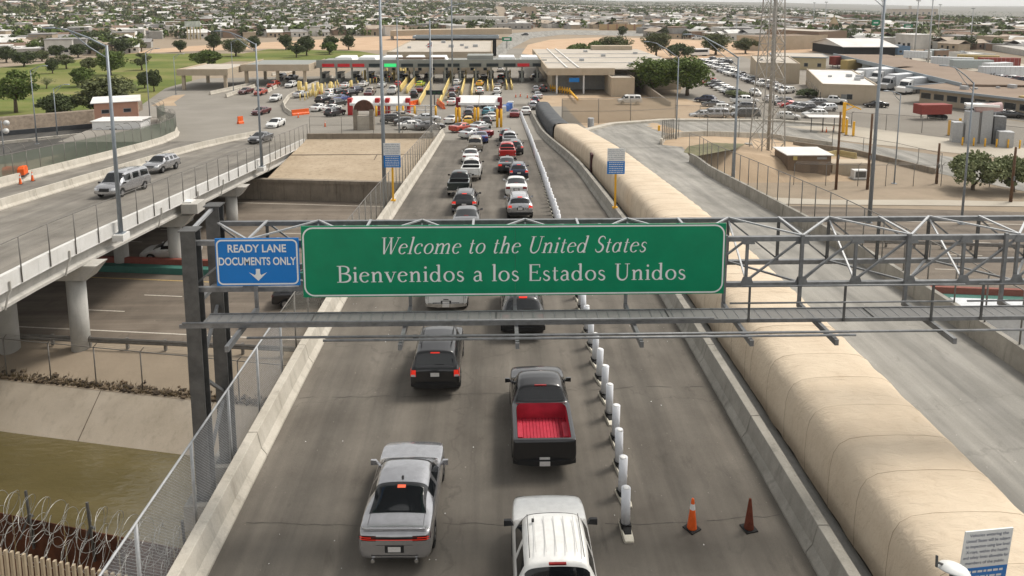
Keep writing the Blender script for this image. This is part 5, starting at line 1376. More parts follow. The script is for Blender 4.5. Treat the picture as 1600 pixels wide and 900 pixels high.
def bldg(name, label, A, B, H, depth, wall, roof, wins=0, parapet=.3, over=0, win_h=(1.0, 2.2), win_w=1.2, cat='building', side_wins=0, door=False, gable=0, units=0, group=None):
    """A, B: ground points of the front face (left, right); H height; depth to the back"""
    A, B = Vector(A), Vector(B); d = B - A; W = math.hypot(d.x, d.y); rz = math.atan2(d.y, d.x)
    t = thing(name, label, cat, (A.x, A.y, A.z), rz, group)
    MB().box(0, W, 0, depth, -.3, H).build('wall', wall, t)
    if gable:
        mb = MB(); o_ = over or .4
        mb.hexa([(-o_, -o_, H), (W + o_, -o_, H), (W + o_, depth / 2, H + gable), (-o_, depth / 2, H + gable), (-o_, -o_, H + .15), (W + o_, -o_, H + .15), (W + o_, depth / 2, H + gable + .15), (-o_, depth / 2, H + gable + .15)])
        mb.hexa([(-o_, depth / 2, H + gable), (W + o_, depth / 2, H + gable), (W + o_, depth + o_, H), (-o_, depth + o_, H), (-o_, depth / 2, H + gable + .15), (W + o_, depth / 2, H + gable + .15), (W + o_, depth + o_, H + .15), (-o_, depth + o_, H + .15)])
        mb.quad((0, 0, H), (0, depth, H), (0, depth / 2, H + gable)); mb.quad((W, 0, H), (W, depth / 2, H + gable), (W, depth, H))
        mb.build('roof', roof, t)
    else:
        mb = MB(); mb.box(-over, W + over, -over, depth + over, H + .003, H + .12); mb.build('roof', roof, t)
        if parapet:
            for x0, x1, y0, y1 in ((-over - .01, W + over + .01, -over - .02, -over + .2), (-over - .01, W + over + .01, depth + over - .2, depth + over + .02), (-over - .02, -over + .2, -over + .21, depth + over - .21), (W + over - .2, W + over + .02, -over + .21, depth + over - .21)):
                MB().box(x0, x1, y0, y1, H - (.15 if over else 0) + .01, H + parapet).build('parapet', wall if not over else FASC_B, t)
    for i in range(wins):
        x = W * (i + .5) / wins; w_ = MB().box(x - win_w / 2, x + win_w / 2, -.04, .02, *win_h).build('window', FRAME, t)
        MB().box(x - win_w / 2 + .07, x + win_w / 2 - .07, -.05, -.042, win_h[0] + .07, win_h[1] - .07).build('pane', WIN, w_)
    for i in range(side_wins):
        y = depth * (i + .5) / side_wins; w_ = MB().box(-.04, .02, y - win_w / 2, y + win_w / 2, *win_h).build('window', FRAME, t)
        MB().box(-.05, -.042, y - win_w / 2 + .07, y + win_w / 2 - .07, win_h[0] + .07, win_h[1] - .07).build('pane', WIN, w_)
    if door: MB().box(W * .35, W * .35 + 1.1, -.05, .02, 0, 2.1).build('door', plain('steel_door', (.2, .2, .19), .5), t)
    r2 = random.Random(len(label))
    for i in range(units):
        x, y = r2.uniform(.1, .85) * W, r2.uniform(.15, .8) * depth; s = r2.uniform(.5, 1.3)
        MB().box(x, x + s * 1.3, y, y + s, H + .12, H + .12 + s * .7).build('roof_unit', STEEL_L, t)
    return t
def topz(px, py, Y): return atY(px, py, Y).z
# --- port office on the right of the lanes
of = thing('port_office', 'low beige port office with glass front and wide flat roof', 'building', (13.4, 168, G)); oi = Matrix.Translation(-of.location)
def op(o): o.matrix_parent_inverse = oi; return o
zr = -1.75
op(MB().box(13.6, 46, 177, 236, G, zr).build('wall', WALL_B, of))
op(MB().box(12.0, 46.5, 168.5, 237, zr, zr + .25).build('roof', ROOF_T, of))
for x0, x1, y0, y1 in ((11.9, 27.8, 168.2, 168.6), (11.8, 12.1, 168.6, 237)): op(MB().box(x0, x1, y0, y1, zr - 1.25, zr + .4).build('fascia', WALL_B, of))
for y in (184, 200, 215): op(MB().box(12.3, 46, y, y + .3, zr + .26, zr + .45).build('roof_ridge', ROOF_W, of))
for x in (16.5, 19.3): op(MB().box(x, x + .35, 170, 237, zr + .26, zr + .5).build('roof_ridge', ROOF_W, of))
for x in (14.0, 20.4, 26.8): op(MB().box(x, x + .35, 169, 169.35, G, zr - 1.25).build('column', WHITE, of))
for i in range(9):
    x = 14.4 + 1.42 * i; f = op(MB().box(x, x + 1.36, 175.9, 176.0, G + .15, zr - .4).build('window', FRAME, of))
    g = MB().box(x + .06, x + 1.3, 175.88, 175.898, G + .3, zr - .5).build('pane', WIN, f); g.matrix_parent_inverse = oi
for i, (x, y) in enumerate(((22, 190), (30, 205), (38, 185), (27, 222), (41, 214), (33, 178))): op(MB().box(x, x + 1.2, y, y + 1.0, zr + .25, zr + .9).build('roof_unit', STEEL_L, of))
op(MB().box(17, 19.4, 168.0, 168.1, -4.6, -3.6).build('hanging_sign', SBLUE, of))
op(MB().box(31, 44, 232, 236, zr, zr + 1.6).build('penthouse', WALL_B, of))
an = bldg('office_annex', 'small beige block in front of the port office beside the ramp wall', atz(955, 152), atz(991, 152), topz(955, 124, 162) - G, 12, WALL_B, ROOF_T, 0, .35)
# ramp wall running from annex to the fence
A, B = atz(992, 140), atz(1045, 168)
t = MB(); t.hexa([(A.x, A.y, G), (B.x, B.y, G), (B.x + .4, B.y, G), (A.x + .4, A.y, G), (A.x, A.y, G + 3.0), (B.x, B.y, G + 1.2), (B.x + .4, B.y, G + 1.2), (A.x + .4, A.y, G + 3.0)])
tag(t.build('ramp_wall', WALLC), 'sloping grey wall beside the white van', 'wall')
# --- booth canopy across the lanes
bc = thing('booth_canopy', 'long grey canopy with lane signs above the inspection booths', 'canopy', (-48, 192, G)); bi = Matrix.Translation(-bc.location)
def bp(o): o.matrix_parent_inverse = bi; return o
bp(MB().box(-48, 13.2, 192.5, 206, -2.4, -1.9).build('roof', FASC_G, bc))
bp(MB().box(-48.2, 13.4, 192, 192.45, -3.35, -1.25).build('fascia', FASC_G, bc))
for i in range(9):
    x = -44 + 6.3 * i
    if i in (5, 6): continue
    bp(MB().hexa([(x, 194, -1.9), (x + 5.2, 194, -1.9), (x + 5.2, 203, -1.9), (x, 203, -1.9), (x + .4, 194.3, -.75), (x + 4.7, 194.3, -.75), (x + 4.7, 202.6, -.75), (x + .4, 202.6, -.75)]).build('skylight', WHITE, bc))
bp(MB().box(-8, -1, 193, 200, -1.9, -.2).build('roof_block', FASC_G, bc)); bp(MB().box(-27, -14, 192.6, 193, -1.2, -.6).build('roof_block', ROOF_BR, bc))
SC = [(-46.6, 'r'), (-42.5, 'r'), (-38.6, 'r'), (-34.2, 'd'), (-30.1, 'g'), (-25.6, 'd'), (-21.2, 'd'), (-17.2, 'd'), (-13.2, 'd'), (-7.4, 'd'), (-2.8, 'dg'), (1.8, 'dg'), (5.5, 'r'), (9.6, 'y')]
RED_S = emit('lit_red_sign', (.35, .015, .02), .25); GRN_S = emit('lit_green_sign', (.03, .5, .14), .7); DRK_S = plain('sign_black', (.02, .03, .035), .4)
for x, c in SC:
    w_ = bp(MB().box(x, x + 3.2, 191.85, 191.97, -3.1, -2.25).build('lane_sign', RED_S if c == 'r' else GRN_S if c == 'g' else DRK_S, bc))
    if c in ('d', 'dg', 'y'):
        for q in range(3):
            o = MB().box(x + .9 + q * .65, x + 1.4 + q * .65, 191.82, 191.845, -2.85, -2.5).build('lane_symbol', GRN_S if c != 'y' else emit('lit_yellow', (.6, .6, .03), .6), w_); o.matrix_parent_inverse = bi
BOOTH = plain('booth_panel', (.3, .31, .29), .6)
for i in range(15):
    x = -47.2 + 4.15 * i
    b = thing('inspection_booth', f'inspection booth under the long canopy, {ordn(i)} from its left end', 'booth', (x, 195, G), 0, 'inspection booths')
    MB().box(-.7, .7, 0, 5, 0, 1.0).build('base', BOOTH, b); MB().box(-.65, .65, .1, 4.9, 1.003, 2.3).build('glazing', WIN, b); MB().box(-.8, .8, -.2, 5.2, 2.303, 2.5).build('roof', BOOTH, b)
    bp(MB().box(x - .22, x + .22, 192.6, 193, G, -2.4).build('column', FASC_G, bc))
# large flat roof behind the canopy
bldg('port_hall', 'large pale flat-roofed hall behind the booth canopy', (-33, 216, G), (-1.5, 216, G), 6.3, 62, WALL_B, ROOF_T, 8, .4, units=7)
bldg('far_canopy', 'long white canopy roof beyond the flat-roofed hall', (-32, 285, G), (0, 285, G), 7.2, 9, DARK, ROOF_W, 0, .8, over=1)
# left covered exit lanes
def canopy(name, label, x0, x1, y0, y1, zb, zt, mat, roofm, cols):
    t = thing(name, label, 'canopy', (x0, y0, G)); ii = Matrix.Translation(-t.location)
    for nm, a, m_ in (('fascia', (x0, x1, y0, y0 + .3, zb, zt), mat), ('fascia', (x0, x0 + .3, y0 + .31, y1, zb, zt), mat), ('fascia', (x1 - .3, x1, y0 + .31, y1, zb, zt), mat), ('roof', (x0 + .31, x1 - .31, y0 + .32, y1, zb + .4, zt - .3), roofm)):
        o = MB().box(*a).build(nm, m_, t); o.matrix_parent_inverse = ii
    for x, y in cols:
        o = MB().box(x - .35, x + .35, y - .35, y + .35, G, zb + .4).build('column', WALL_B, t); o.matrix_parent_inverse = ii
    return t
canopy('exit_canopy', 'small beige canopy at the left end of the exit lanes', -79, -66.5, 178, 196, -3.9, -2.3, WALL_B, ROOF_T, [(-77.8, 179), (-67.5, 179), (-77.8, 194), (-67.5, 194)])
canopy('exit_canopy', 'long beige canopy over the exit lanes left of the booths', -66.2, -48.6, 186, 204, -3.6, -1.9, WALL_B, FASC_G, [(-65, 187), (-57, 187), (-50, 187), (-65, 202), (-57, 202)])
for i, px in enumerate((415, 438, 478)): pass
# --- customs buildings and docks at right
bldg('customs_building', 'long low beige customs building beside the car park', (70, 152, G), (80.5, 148.5, G), 3.9, 36, WALL_B, ROOF_W, 1, .35, side_wins=9, door=True, units=4)
bldg('customs_building', 'taller beige block at the far end of the car park', (69.6, 190, G), (80, 187, G), 5.2, 26, WALL_B, ROOF_T, 0, .35, units=1)
bldg('pale_hall', 'pale yellow low building beyond the beige customs buildings', onground(1208, 108), onground(1290, 110), 4, 16, m_concrete('stucco_yellow', (.5, .42, .26), (.56, .48, .32), .1), ROOF_T, 4, .2, over=.6)
dk = bldg('dock_building', 'brown-roofed dock building with a pale blue fascia and windows at right', atz(1436, 161), atz(1640, 188), 3.4, 22, WALL_B, ROOF_BR, 9, .3, over=2.0, win_w=2.2, win_h=(1.1, 2.4), units=5)
ca, cb = atz(1500, 160), atz(1302, 103)
dc = thing('dock_canopy', 'long brown-roofed truck dock canopy running back from the dock building', 'canopy', ca, math.atan2(cb.y - ca.y, cb.x - ca.x))
Ld = (cb - ca).length
MB().box(0, Ld, -17, 0, 3.7, 4.0).build('roof', ROOF_BR, dc); MB().box(-.2, Ld, .01, .3, 3.2, 4.3).build('fascia', FASC_B, dc)
for i in range(14): MB().box(Ld * i / 14 + 1, Ld * i / 14 + 1.4, -2, -1.6, 0, 3.7).build('column', FASC_B, dc)
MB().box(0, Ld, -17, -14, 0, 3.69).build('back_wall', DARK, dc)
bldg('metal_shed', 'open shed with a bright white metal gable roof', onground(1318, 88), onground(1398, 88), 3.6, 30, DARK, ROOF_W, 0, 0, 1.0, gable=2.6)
bldg('brown_hall', 'dark brown hall before the church tower', onground(1278, 76), onground(1322, 74), 7.5, 30, plain('brown_brick', (.24, .17, .12), .8), ROOF_T, 5, .3)
bldg('brown_hall', 'long tan wall building beneath the freeway ramps', onground(1185, 80), onground(1292, 76), 6, 14, WALL_B, ROOF_BR, 0, .3)
# semi trailers and containers at the dock
def trailer(label, px, py, rz, col, L=12, H=3.9, cab=None, colname=None):
    p = onground(px, py); t = thing('semi_trailer', label, 'trailer', p, rz, 'trailers at the truck docks')
    MB().box(-1.25, 1.25, 0, L, 1.1, H).build('box', col, t, bevel=.03)
    for i in range(9): MB().box(-1.275, -1.252, L * (i + .5) / 9, L * (i + .5) / 9 + .06, 1.15, H - .05).build('rib', STEEL_L, t)
    for y in (L - 2.4, L - 1.2): MB().tube([(-1.2, y, .5), (1.2, y, .5)], .5, 14).build('wheel', TYRE, t)
    MB().bar((-.9, 1.5, .1), (-.9, 1.5, 1.1), .15).build('landing_leg', STEEL_D, t); MB().bar((.9, 1.5, .1), (.9, 1.5, 1.1), .15).build('landing_leg', STEEL_D, t)
    if cab is not None:
        mb = MB(); mb.loft([[(x, -3.6, .6), (x, -3.6, 1.7), (x, -2.4, 1.95), (x, -1.9, 3.1), (x, -1.2, 3.4), (x, -.4, 3.5), (x, -.4, .6)] for x in (-1.15, 1.15)], closed=True); c = mb.build('cab', cab, t, bevel=.06)
        MB().hexa([(-1.0, -2.42, 2.05), (1.0, -2.42, 2.05), (1.0, -1.98, 2.95), (-1.0, -1.98, 2.95), (-1.0, -2.36, 2.05), (1.0, -2.36, 2.05), (1.0, -1.92, 2.95), (-1.0, -1.92, 2.95)]).build('windshield', WIN, c)
        for s_ in (1, -1): MB().box(s_ * 1.16 - .01, s_ * 1.16 + .01, -2.0, -1.2, 1.9, 2.8).build('side_window', WIN, c)
        for y in (-3.0, -.9): MB().tube([(-1.15, y, .5), (1.15, y, .5)], .5, 14).build('wheel', TYRE, t)
    return t
CW, CR, CY, CG = plain('trailer_white', (.62, .64, .66), .5), plain('container_red', (.25, .05, .04), .7), plain('container_yellow', (.4, .3, .12), .7), plain('container_grey', (.38, .42, .42), .6)
tr = R(-62)
trailer('dark red trailer furthest back at the docks', 1300, 107, tr, CR); trailer('yellow and grey container trailer at the docks', 1318, 114, tr, CY); trailer('pale grey trailer beside the yellow one at the docks', 1352, 116, tr, CG)
trailer('white trailer with a white tractor behind the tall light pole', 1345, 131, tr, CW, 13, 4.0, WHITE); trailer('white trailer with a tractor right of the tall light pole', 1375, 131, tr, CW, 13, 4.0, WHITE); trailer('white trailer with a dark-nosed tractor at the dock corner', 1392, 141, tr, CW, 12, 3.9, STEEL_L); trailer('short white trailer with tractor at the dock corner', 1420, 147, tr, CW, 10, 3.8, WHITE)
p = atz(1432, 190); trailer('dark red container trailer in front of the dock building', 1432, 187, R(-86), CR, 6, 2.9)
trailer('yellow trailer at the right edge by the dock building', 1600, 182, R(-60), CY, 10, 3.8)
p = atz(1500, 500, -3.4)
t = thing('box_trailer', 'large white box trailer on the highway at the right edge', 'trailer', (27, 38.6, G), R(-7)); 
MB().box(0, 16, 0, 2.6, 1.1, 4.1).build('box', CW, t, bevel=.04)
for x in (2, 3.3, 13, 14.3): MB().tube([(x, .1, .5), (x, 2.5, .5)], .5, 14).build('wheel', TYRE, t)
# equipment cluster, tanks and yellow posts
p = atz(1540, 226); eq = thing('tank_cluster', 'cluster of grey upright cabinets with a white pink-edged top in the dock yard', 'equipment', p, R(-20))
for x, y, w_, h, m_ in ((-2.0, 0, 1.7, 5.0, STEEL_L), (0, .2, 1.5, 6.0, STEEL_L), (1.8, .4, 1.6, 4.4, STEEL), (2.2, -1.6, 2.0, 2.4, STEEL_L), (-3.8, .3, 1.4, 3.2, STEEL_L)): MB().box(x - w_/2, x + w_/2, y, y + 1.6, 0, h).build('cabinet', m_, eq, bevel=.05)
MB().tube([(-1.6, .8, 5.4), (1.9, .8, 5.9)], .7, 14).build('duct', plain('pale_pink', (.5, .36, .35), .6), eq, True)
MB().box(-2.9, 1.4, -.2, 1.9, 5.85, 6.2).build('top', WHITE, eq)
for i in range(6): MB().cyl((-3.6 + 1.5 * i, -1.9, 0), .12, 1.3, 8).build('guard_post', YEL, eq, True)
def ypost(label, px, py, ytop, w_=.28, jib=0):
    p = atz(px, py); h = topz(px, ytop, p.y) - G; t = thing('yellow_post', label, 'post', p, 0, 'yellow steel posts')
    MB().box(-w_/2, w_/2, -w_/2, w_/2, 0, h).build('shaft', YEL, t)
    MB().box(-w_, w_, -w_, w_, 0, .1).build('base_plate', STEEL_D, t)
    if jib: MB().bar((0, 0, h), (jib, 0, h - 1.2), .2).build('jib', YEL, t); MB().bar((0, 0, h * .72), (jib * .6, 0, h - .75), .14).build('brace', YEL, t)
ypost('tall yellow jib post beside the wooden pole', 1317, 208, 160, .4, 2.8); ypost('thin yellow post right of the jib post', 1322, 212, 187); ypost('thin yellow post further right of the jib post', 1333, 213, 190); ypost('yellow post by the equipment cluster', 1498, 215, 185); ypost('yellow post in the dock yard', 1482, 212, 188)
sh = thing('bus_shelter', 'small open shelter with a pale flat roof and barrier blocks', 'shelter', atz(1290, 205), R(-8))
MB().box(-3.2, 3.2, -1.4, 1.4, 2.5, 2.62).build('roof', ROOF_W, sh)
for x in (-2.8, -.9, .9, 2.8):
    MB().box(x, x + .12, -1.2, -1.1, 0, 2.5).build('column', STEEL_D, sh)
for q, (px, py) in enumerate(((1285, 206), (1291, 207), (1302, 205))): cone(f'orange barrel cone under the open shelter, {ordn(q)} from its left', atz(px, py), .9, group='cones under the shelter')
# --- shed, wooden poles, lattice tower on the right
s0, s1 = atz(1230, 278), atz(1297, 278)
shd = bldg('utility_shed', 'brown utility shed with a bright white roof on bare ground', s0, s1, topz(1230, 243, s0.y) - G, 4.6, WALL_BR, ROOF_W, 0, 0, .25)
MB().box(.6, 1.1, -.1, .0, 2.3, 2.8).build('floodlight', plain('lamp_yellowed', (.5, .4, .15), .5), shd); MB().box(3.6, 4.8, -.08, .0, 2.4, 2.7).build('wall_sign', FRAME, shd); MB().box(2.8, 3.8, -.03, 0, 0, 2.1).build('door', plain('brown_door', (.13, .095, .07), .7), shd)
t = tag(MB().box(*(lambda a: (a.x, a.x + 5.2, a.y, a.y + 2.5, G, G + 1.7))(atz(1300, 276))).build('block_wall', WALL_B), 'low tan block wall beside the brown shed', 'wall')
a = atz(1345, 281); t = thing('air_conditioner', 'white outdoor unit on a pad behind the wooden pole', 'machine', a); MB().box(-.9, .9, 0, .9, .1, 1.2).build('housing', WHITE, t, bevel=.03); MB().box(-1.2, 1.2, -.2, 1.2, 0, .1).build('pad', CONC_D, t); MB().box(-.7, .6, -.02, -.003, .3, 1.05).build('grille', STEEL_D, t)
WOOD = plain('pole_wood', (.13, .075, .045), .9, 0, .3, 3)
for lab, px, py, yt in (('left brown wooden pole near the shed', 1306, 296, 175), ('right brown wooden pole beside the tall light pole', 1355, 296, 178), ('dark wooden pole before the feathery shrub', 1463, 287, 224), ('dark wooden pole at the right edge of the shrub', 1579, 316, 230)):
    p = atz(px, py); t = thing('utility_pole', lab, 'pole', p, 0); h = topz(px, yt, p.y) - G; mb = MB(); mb.tube([(0, 0, -.2), (0, 0, h)], [.17, .12], 8); mb.build('shaft', WOOD, t, True); MB().box(-.08, .08, -.25, -.15, h * .4, h * .4 + .5).build('meter_box', STEEL, t)
lt = thing('lattice_tower', 'tall grey steel lattice tower rising out of the picture', 'tower', (36.5, 95, G), R(8)); bw, tw, hh = 1.75, .85, 32
lv = [0, 3.2, 6.2, 9, 11.6, 14, 16.3, 18.5, 20.6, 22.6, 24.5, 26.4, 28.2, 30, 32]
def lw(z): return bw + (tw - bw) * min(1, z / 26)
LS = plain('tower_steel', (.36, .34, .31), .6, .3, .15, 2)
for sx in (1, -1):
    for sy in (1, -1): MB().bar((sx * lw(0), sy * lw(0), 0), (sx * lw(26), sy * lw(26), 26), .12).build('leg', LS, lt); MB().bar((sx * lw(26), sy * lw(26), 26), (sx * .75, sy * .75, 32), .14).build('leg', LS, lt)
for i in range(len(lv) - 1):
    a, b = lw(lv[i]), lw(lv[i+1])
    for (x0, y0, x1, y1) in ((-1, -1, 1, -1), (1, -1, 1, 1), (1, 1, -1, 1), (-1, 1, -1, -1)):
        MB().bar((x0 * a, y0 * a, lv[i]), (x1 * b, y1 * b, lv[i+1]), .055).build('brace', LS, lt); MB().bar((x1 * a, y1 * a, lv[i]), (x0 * b, y0 * b, lv[i+1]), .055).build('brace', LS, lt)
        MB().bar((x0 * b, y0 * b, lv[i+1]), (x1 * b, y1 * b, lv[i+1]), .05).build('strut', LS, lt)
MB().cyl((.3, .2, 0), .22, 32, 10).build('cable_riser', LS, lt, True)
for z in (29, 31.5): MB().bar((-4, 0, z), (4, 0, z), .2).build('crossarm', LS, lt)
# pink pump building and white container on the left
a, b = atz(150, 208), atz(218, 203)
pk = bldg('pump_house', 'pink pump house with a white sloping roof behind the green fence', (a.x, a.y, G), (b.x, b.y, G), 5.0, 8, WALL_P, ROOF_W, 2, 0, .5, win_h=(3.2, 3.9))
a = atz(146, 222); t = bldg('white_container', 'white site container with a white roof in front of the pink pump house', (a.x, a.y, G), (a.x + 7.2, a.y + .6, G), 3.2, 4, WHITE, ROOF_W, 0, 0, .2, win_h=(1.2, 2), door=True)
# billboard
p = onground(302, 62); bb = thing('billboard', 'roadside billboard on many legs beyond the golf course', 'billboard', p); zt_ = topz(302, 33, p.y) - p.z; zb_ = topz(302, 42, p.y) - p.z; sc_ = 1 / PXM(p)
MB().box(-12 * sc_, 12 * sc_, 0, .3, zb_, zt_).build('panel', plain('billboard_face', (.5, .55, .5), .5, 0, .5, .25), bb)
for i in range(5): MB().box((-10 + 5 * i) * sc_, (-10 + 5 * i) * sc_ + .5, .3, .8, 0, zt_ * .95).build('leg', plain('billboard_leg', (.4, .33, .2), .7), bb)
# ================================================================== ground surfaces around the port
def fillz(x, y):
    s_ = sst(26, 50, x) if x > 0 else 0
    return max(G, prof(y)) * (1 - s_) + G * s_
def onfill(px, py):
    z = -5
    for _ in range(60):
        p = atz(px, py, z); z = .6 * z + .4 * fillz(p.x, p.y)
    return Vector((p.x, p.y, fillz(p.x, p.y)))
mb = MB(); mb.loft([[(x, y, fillz(x, y) - .02 + (.0 if y > 92 else -.3)) for x in rng(8.6, 62, 3)] for y in rng(89.5, 165, 4)], cap=False)
struct(mb.build('embankment_fill', DIRT, smooth=True))
mb = MB(); mb.loft([[(x, 89.5, fillz(x, 89.5) - .3), (x, 84.5, G - .1)] for x in rng(20, 62, 3)], cap=False); struct(mb.build('embankment_slope', DIRT))
def area(name, mat, pts, dz=.02, surf=onground, z=None):
    P = [surf(*p) if len(p) == 2 else Vector(p) for p in pts]
    bm = bmesh.new(); vs_ = [bm.verts.new((p.x, p.y, p.z + dz)) for p in P]; f = bm.faces.new(vs_)
    if f.normal.z < 0 or True: bmesh.ops.recalc_face_normals(bm, faces=bm.faces)
    bm.normal_update()
    if bm.faces[:][0].normal.z < 0: bmesh.ops.reverse_faces(bm, faces=bm.faces)
    bmesh.ops.triangulate(bm, faces=bm.faces[:])
    me = bpy.data.meshes.new(name); bm.to_mesh(me); bm.free(); me.materials.append(mat)
    o = bpy.data.objects.new(name, me); COL.objects.link(o); return struct(o)
k = N('golf_grass')
c = k.ramp(k.noise(.03, 6, .6, (1, 2.2, 1)), [(.28, (.075, .11, .028)), (.45, (.135, .165, .042)), (.6, (.2, .2, .07)), (.78, (.27, .22, .12))])
c = k.mix(.4, c, k.ramp(k.noise(1.5, 4, .7), [(.3, (.7, .7, .7)), (.7, (1.2, 1.2, 1.2))]), 'MULTIPLY'); k.bump(k.noise(6, 4), .04, .5)
GRASS = k.out(c, .95, 0, .1)
area('grass', GRASS, [(-60, 202), (140, 183), (215, 170), (262, 152), (300, 136), (300, 112), (360, 96), (500, 96), (620, 90), (560, 80), (420, 77), (380, 84), (205, 84), (80, 98), (-60, 112)], .03)
GRAV = m_concrete('gravel_wall', (.16, .13, .1), (.3, .245, .19), .4, 1.6, False)
# gravel-faced wall and sunken service road left of the side bridge
A, B, C2 = atz(-40, 212), atz(146, 195), atz(215, 180)
t = thing('gravel_wall', 'rough gravel-faced wall at the foot of the golf course', 'wall', A)
mb = MB(); P = [A, B, C2]
mb.loft([[p, p + Vector((-.6, 1.2, 2.4)), p + Vector((-.6, 3.4, 2.4)), p + Vector((-.6, 3.4, 0))] for p in P]); o = mb.build('wall_face', GRAV, t); o.matrix_parent_inverse = Matrix.Translation(-A)
area('service_road', m_asphalt('service_asphalt', (.06, .058, .052), (.1, .096, .088), crack=False), [(-60, 262), (-60, 216), (148, 197), (150, 225), (100, 240), (30, 255)], .025)
t = tag(MB().bar(atz(-60, 232), atz(148, 210), .4, .9).build('kerb_wall', CONC), 'pale kerb along the sunken service road', 'kerb')
t = tag(MB().bar(atz(-60, 218), atz(146, 200), .3, 1.6).build('dark_wall', plain('dark_panel', (.06, .065, .07), .7)), 'dark low wall behind the sunken service road', 'wall')
area('dirt_verge', DIRT, [(232, 192), (290, 184), (272, 160), (290, 148), (270, 150), (262, 153), (232, 168)], .035)
# exit road (pale) and plaza details
area('sandy_path', SAND, [(200, 84), (420, 76), (560, 79), (640, 78), (720, 60), (640, 55), (420, 66), (300, 72), (230, 78)], .02)
area('car_park', PLOT, [(1000, 176), (1050, 170), (1095, 84), (1150, 84), (1200, 104), (1290, 158), (1360, 166), (1440, 166), (1600, 192), (1680, 210), (1680, 245), (1600, 232), (1330, 197), (1200, 187), (1050, 185)], .022)
area('dock_yard', PLOT, [(1290, 158), (1230, 122), (1200, 92), (1300, 84), (1420, 100), (1600, 150), (1600, 190), (1440, 166), (1360, 166)], .03)
PALEC = m_concrete('apron_concrete', (.38, .34, .28), (.48, .44, .37), .3, .08, False)
area('concrete_apron', PALEC, [(1225, 198), (1330, 197), (1600, 232), (1680, 250), (1680, 268), (1600, 252), (1330, 222), (1230, 208)], .034)
area('pale_road', ASPH_R, [(1230, 212), (1330, 224), (1600, 262), (1700, 285), (1700, 330), (1600, 300), (1470, 272), (1330, 238), (1240, 226)], .03)
area('sidewalk', PALEC, [(1205, 310), (1300, 313), (1450, 313), (1700, 318), (1700, 325), (1450, 322), (1300, 321), (1215, 320)], .05)
area('sandy_mound', SAND, [(815, 84), (870, 92), (1090, 92), (1160, 88), (1300, 80), (1300, 70), (1150, 66), (1060, 62), (950, 58), (860, 62), (825, 70)], .05)
area('frontage_road', ASPH_R, [(780, 100), (795, 78), (830, 60), (880, 54), (1060, 58), (1200, 66), (1300, 72), (1300, 66), (1200, 58), (1060, 50), (880, 47), (800, 52), (775, 75), (768, 100)], .06)
area('access_road', PLAZA, [(600, 92), (690, 92), (735, 60), (800, 30), (812, 4), (804, 4), (785, 30), (715, 60)], .05)
# the ramp road sweeping right
inn = [(1031, 226), (1036, 219), (1060, 214), (1100, 212), (1200, 215), (1300, 229)]; out_ = [(905, 228), (920, 206), (960, 196), (1040, 190), (1200, 190), (1330, 199)]
I = [onfill(*p) for p in inn]; O = [onfill(*p) for p in out_]
I = [Vector((23.9, 89, prof(89)))] + I; O = [Vector((12.75, 89, prof(89)))] + O
mb = MB(); mb.loft([[O[i].lerp(I[i], q / 6) + Vector((0, 0, .0)) for q in range(7)] for i in range(len(I))], cap=False)
for j, v in enumerate(mb.v): mb.v[j] = (v[0], v[1], fillz(v[0], v[1]) + .02)
struct(mb.build('curved_road', ASPH_R))
JER3 = [(0, -.1), (.02, .75), (.3, .75), (.34, -.1)]
barrier('concrete_barrier', 'low curved wall on the outside of the sweeping road', [p + Vector((0, 0, .0)) for p in O[1:]], [(0, -.1), (.02, .35), (1.0, .4), (1.05, -.1)], 5, CONC, -1)
barrier('concrete_barrier', 'curved wall on the inside of the sweeping road', [p for p in I[1:]], JER3, 5, CONC, 1)
area('weeds', m_leaf('weed_green', (.11, .12, .05), (.2, .17, .09)), [(1068, 238), (1075, 229), (1110, 223), (1165, 225), (1150, 233), (1090, 244)], .03, lambda a, b: onfill(a, b))
# fences at right
F1 = [onfill(*p) for p in ((878, 193), (935, 193), (985, 192), (1055, 188))]
fence('screened_fence', 'long tan screened fence across the yard behind the fabric tunnel', F1, 4.2, 7.0, SCRN, .06, mid=True)
F2 = [onfill(*p) for p in ((1055, 188), (1130, 187), (1200, 189), (1330, 200))]
fence('chain_link_fence', 'chain-link fence between the sweeping road and the car park', F2, 2.6, 5.0, LINK_N, .05, arms=1)
F3 = [onfill(*p) for p in ((1034, 222), (1060, 215), (1105, 213), (1200, 216), (1300, 230))]
fence('chain_link_fence', 'leaning chain-link fence inside the bend of the sweeping road', F3, 2.8, 6.5, LINK, .05, rail=False)
fence('chain_link_fence', 'chain-link fence along the back of the dirt strip at right', [atz(*p) for p in ((1240, 289), (1340, 291), (1470, 291), (1700, 296))], 2.6, 3.0, LINK, .04, arms=1)
fence('chain_link_fence', 'fence between the concrete apron and the pale road', [atz(*p) for p in ((1300, 232), (1400, 250), (1470, 268))], 2.4, 4.0, LINK, .04)
fence('chain_link_fence', 'fence in front of the dock yard', [atz(*p) for p in ((1330, 200), (1440, 208), (1600, 228))], 2.8, 4.5, LINK_N, .05)
gate = fence('gate_post_group', 'stack of upright pipes at the fence corner beside the yellow post', [onfill(1032, 224) + Vector((.2, 0, .5)), onfill(1052, 222) + Vector((0, 0, .5))], 2.6, .35, LINK_N, .06, cat='gate')
barrier('yellow_barrier', 'yellow-topped concrete blocks near the brown shed', [atz(1280, 248), atz(1310, 243), atz(1338, 248)], JER2, 3.5, plain('dusty_yellow_concrete', (.42, .34, .17), .8, 0, .2, 1), 1)
barrier('concrete_barrier', 'dark retaining kerb along the pale road at right', [atz(1240, 228), atz(1330, 240), atz(1400, 256), atz(1462, 272)], JER3, 6, WALLC, 1)
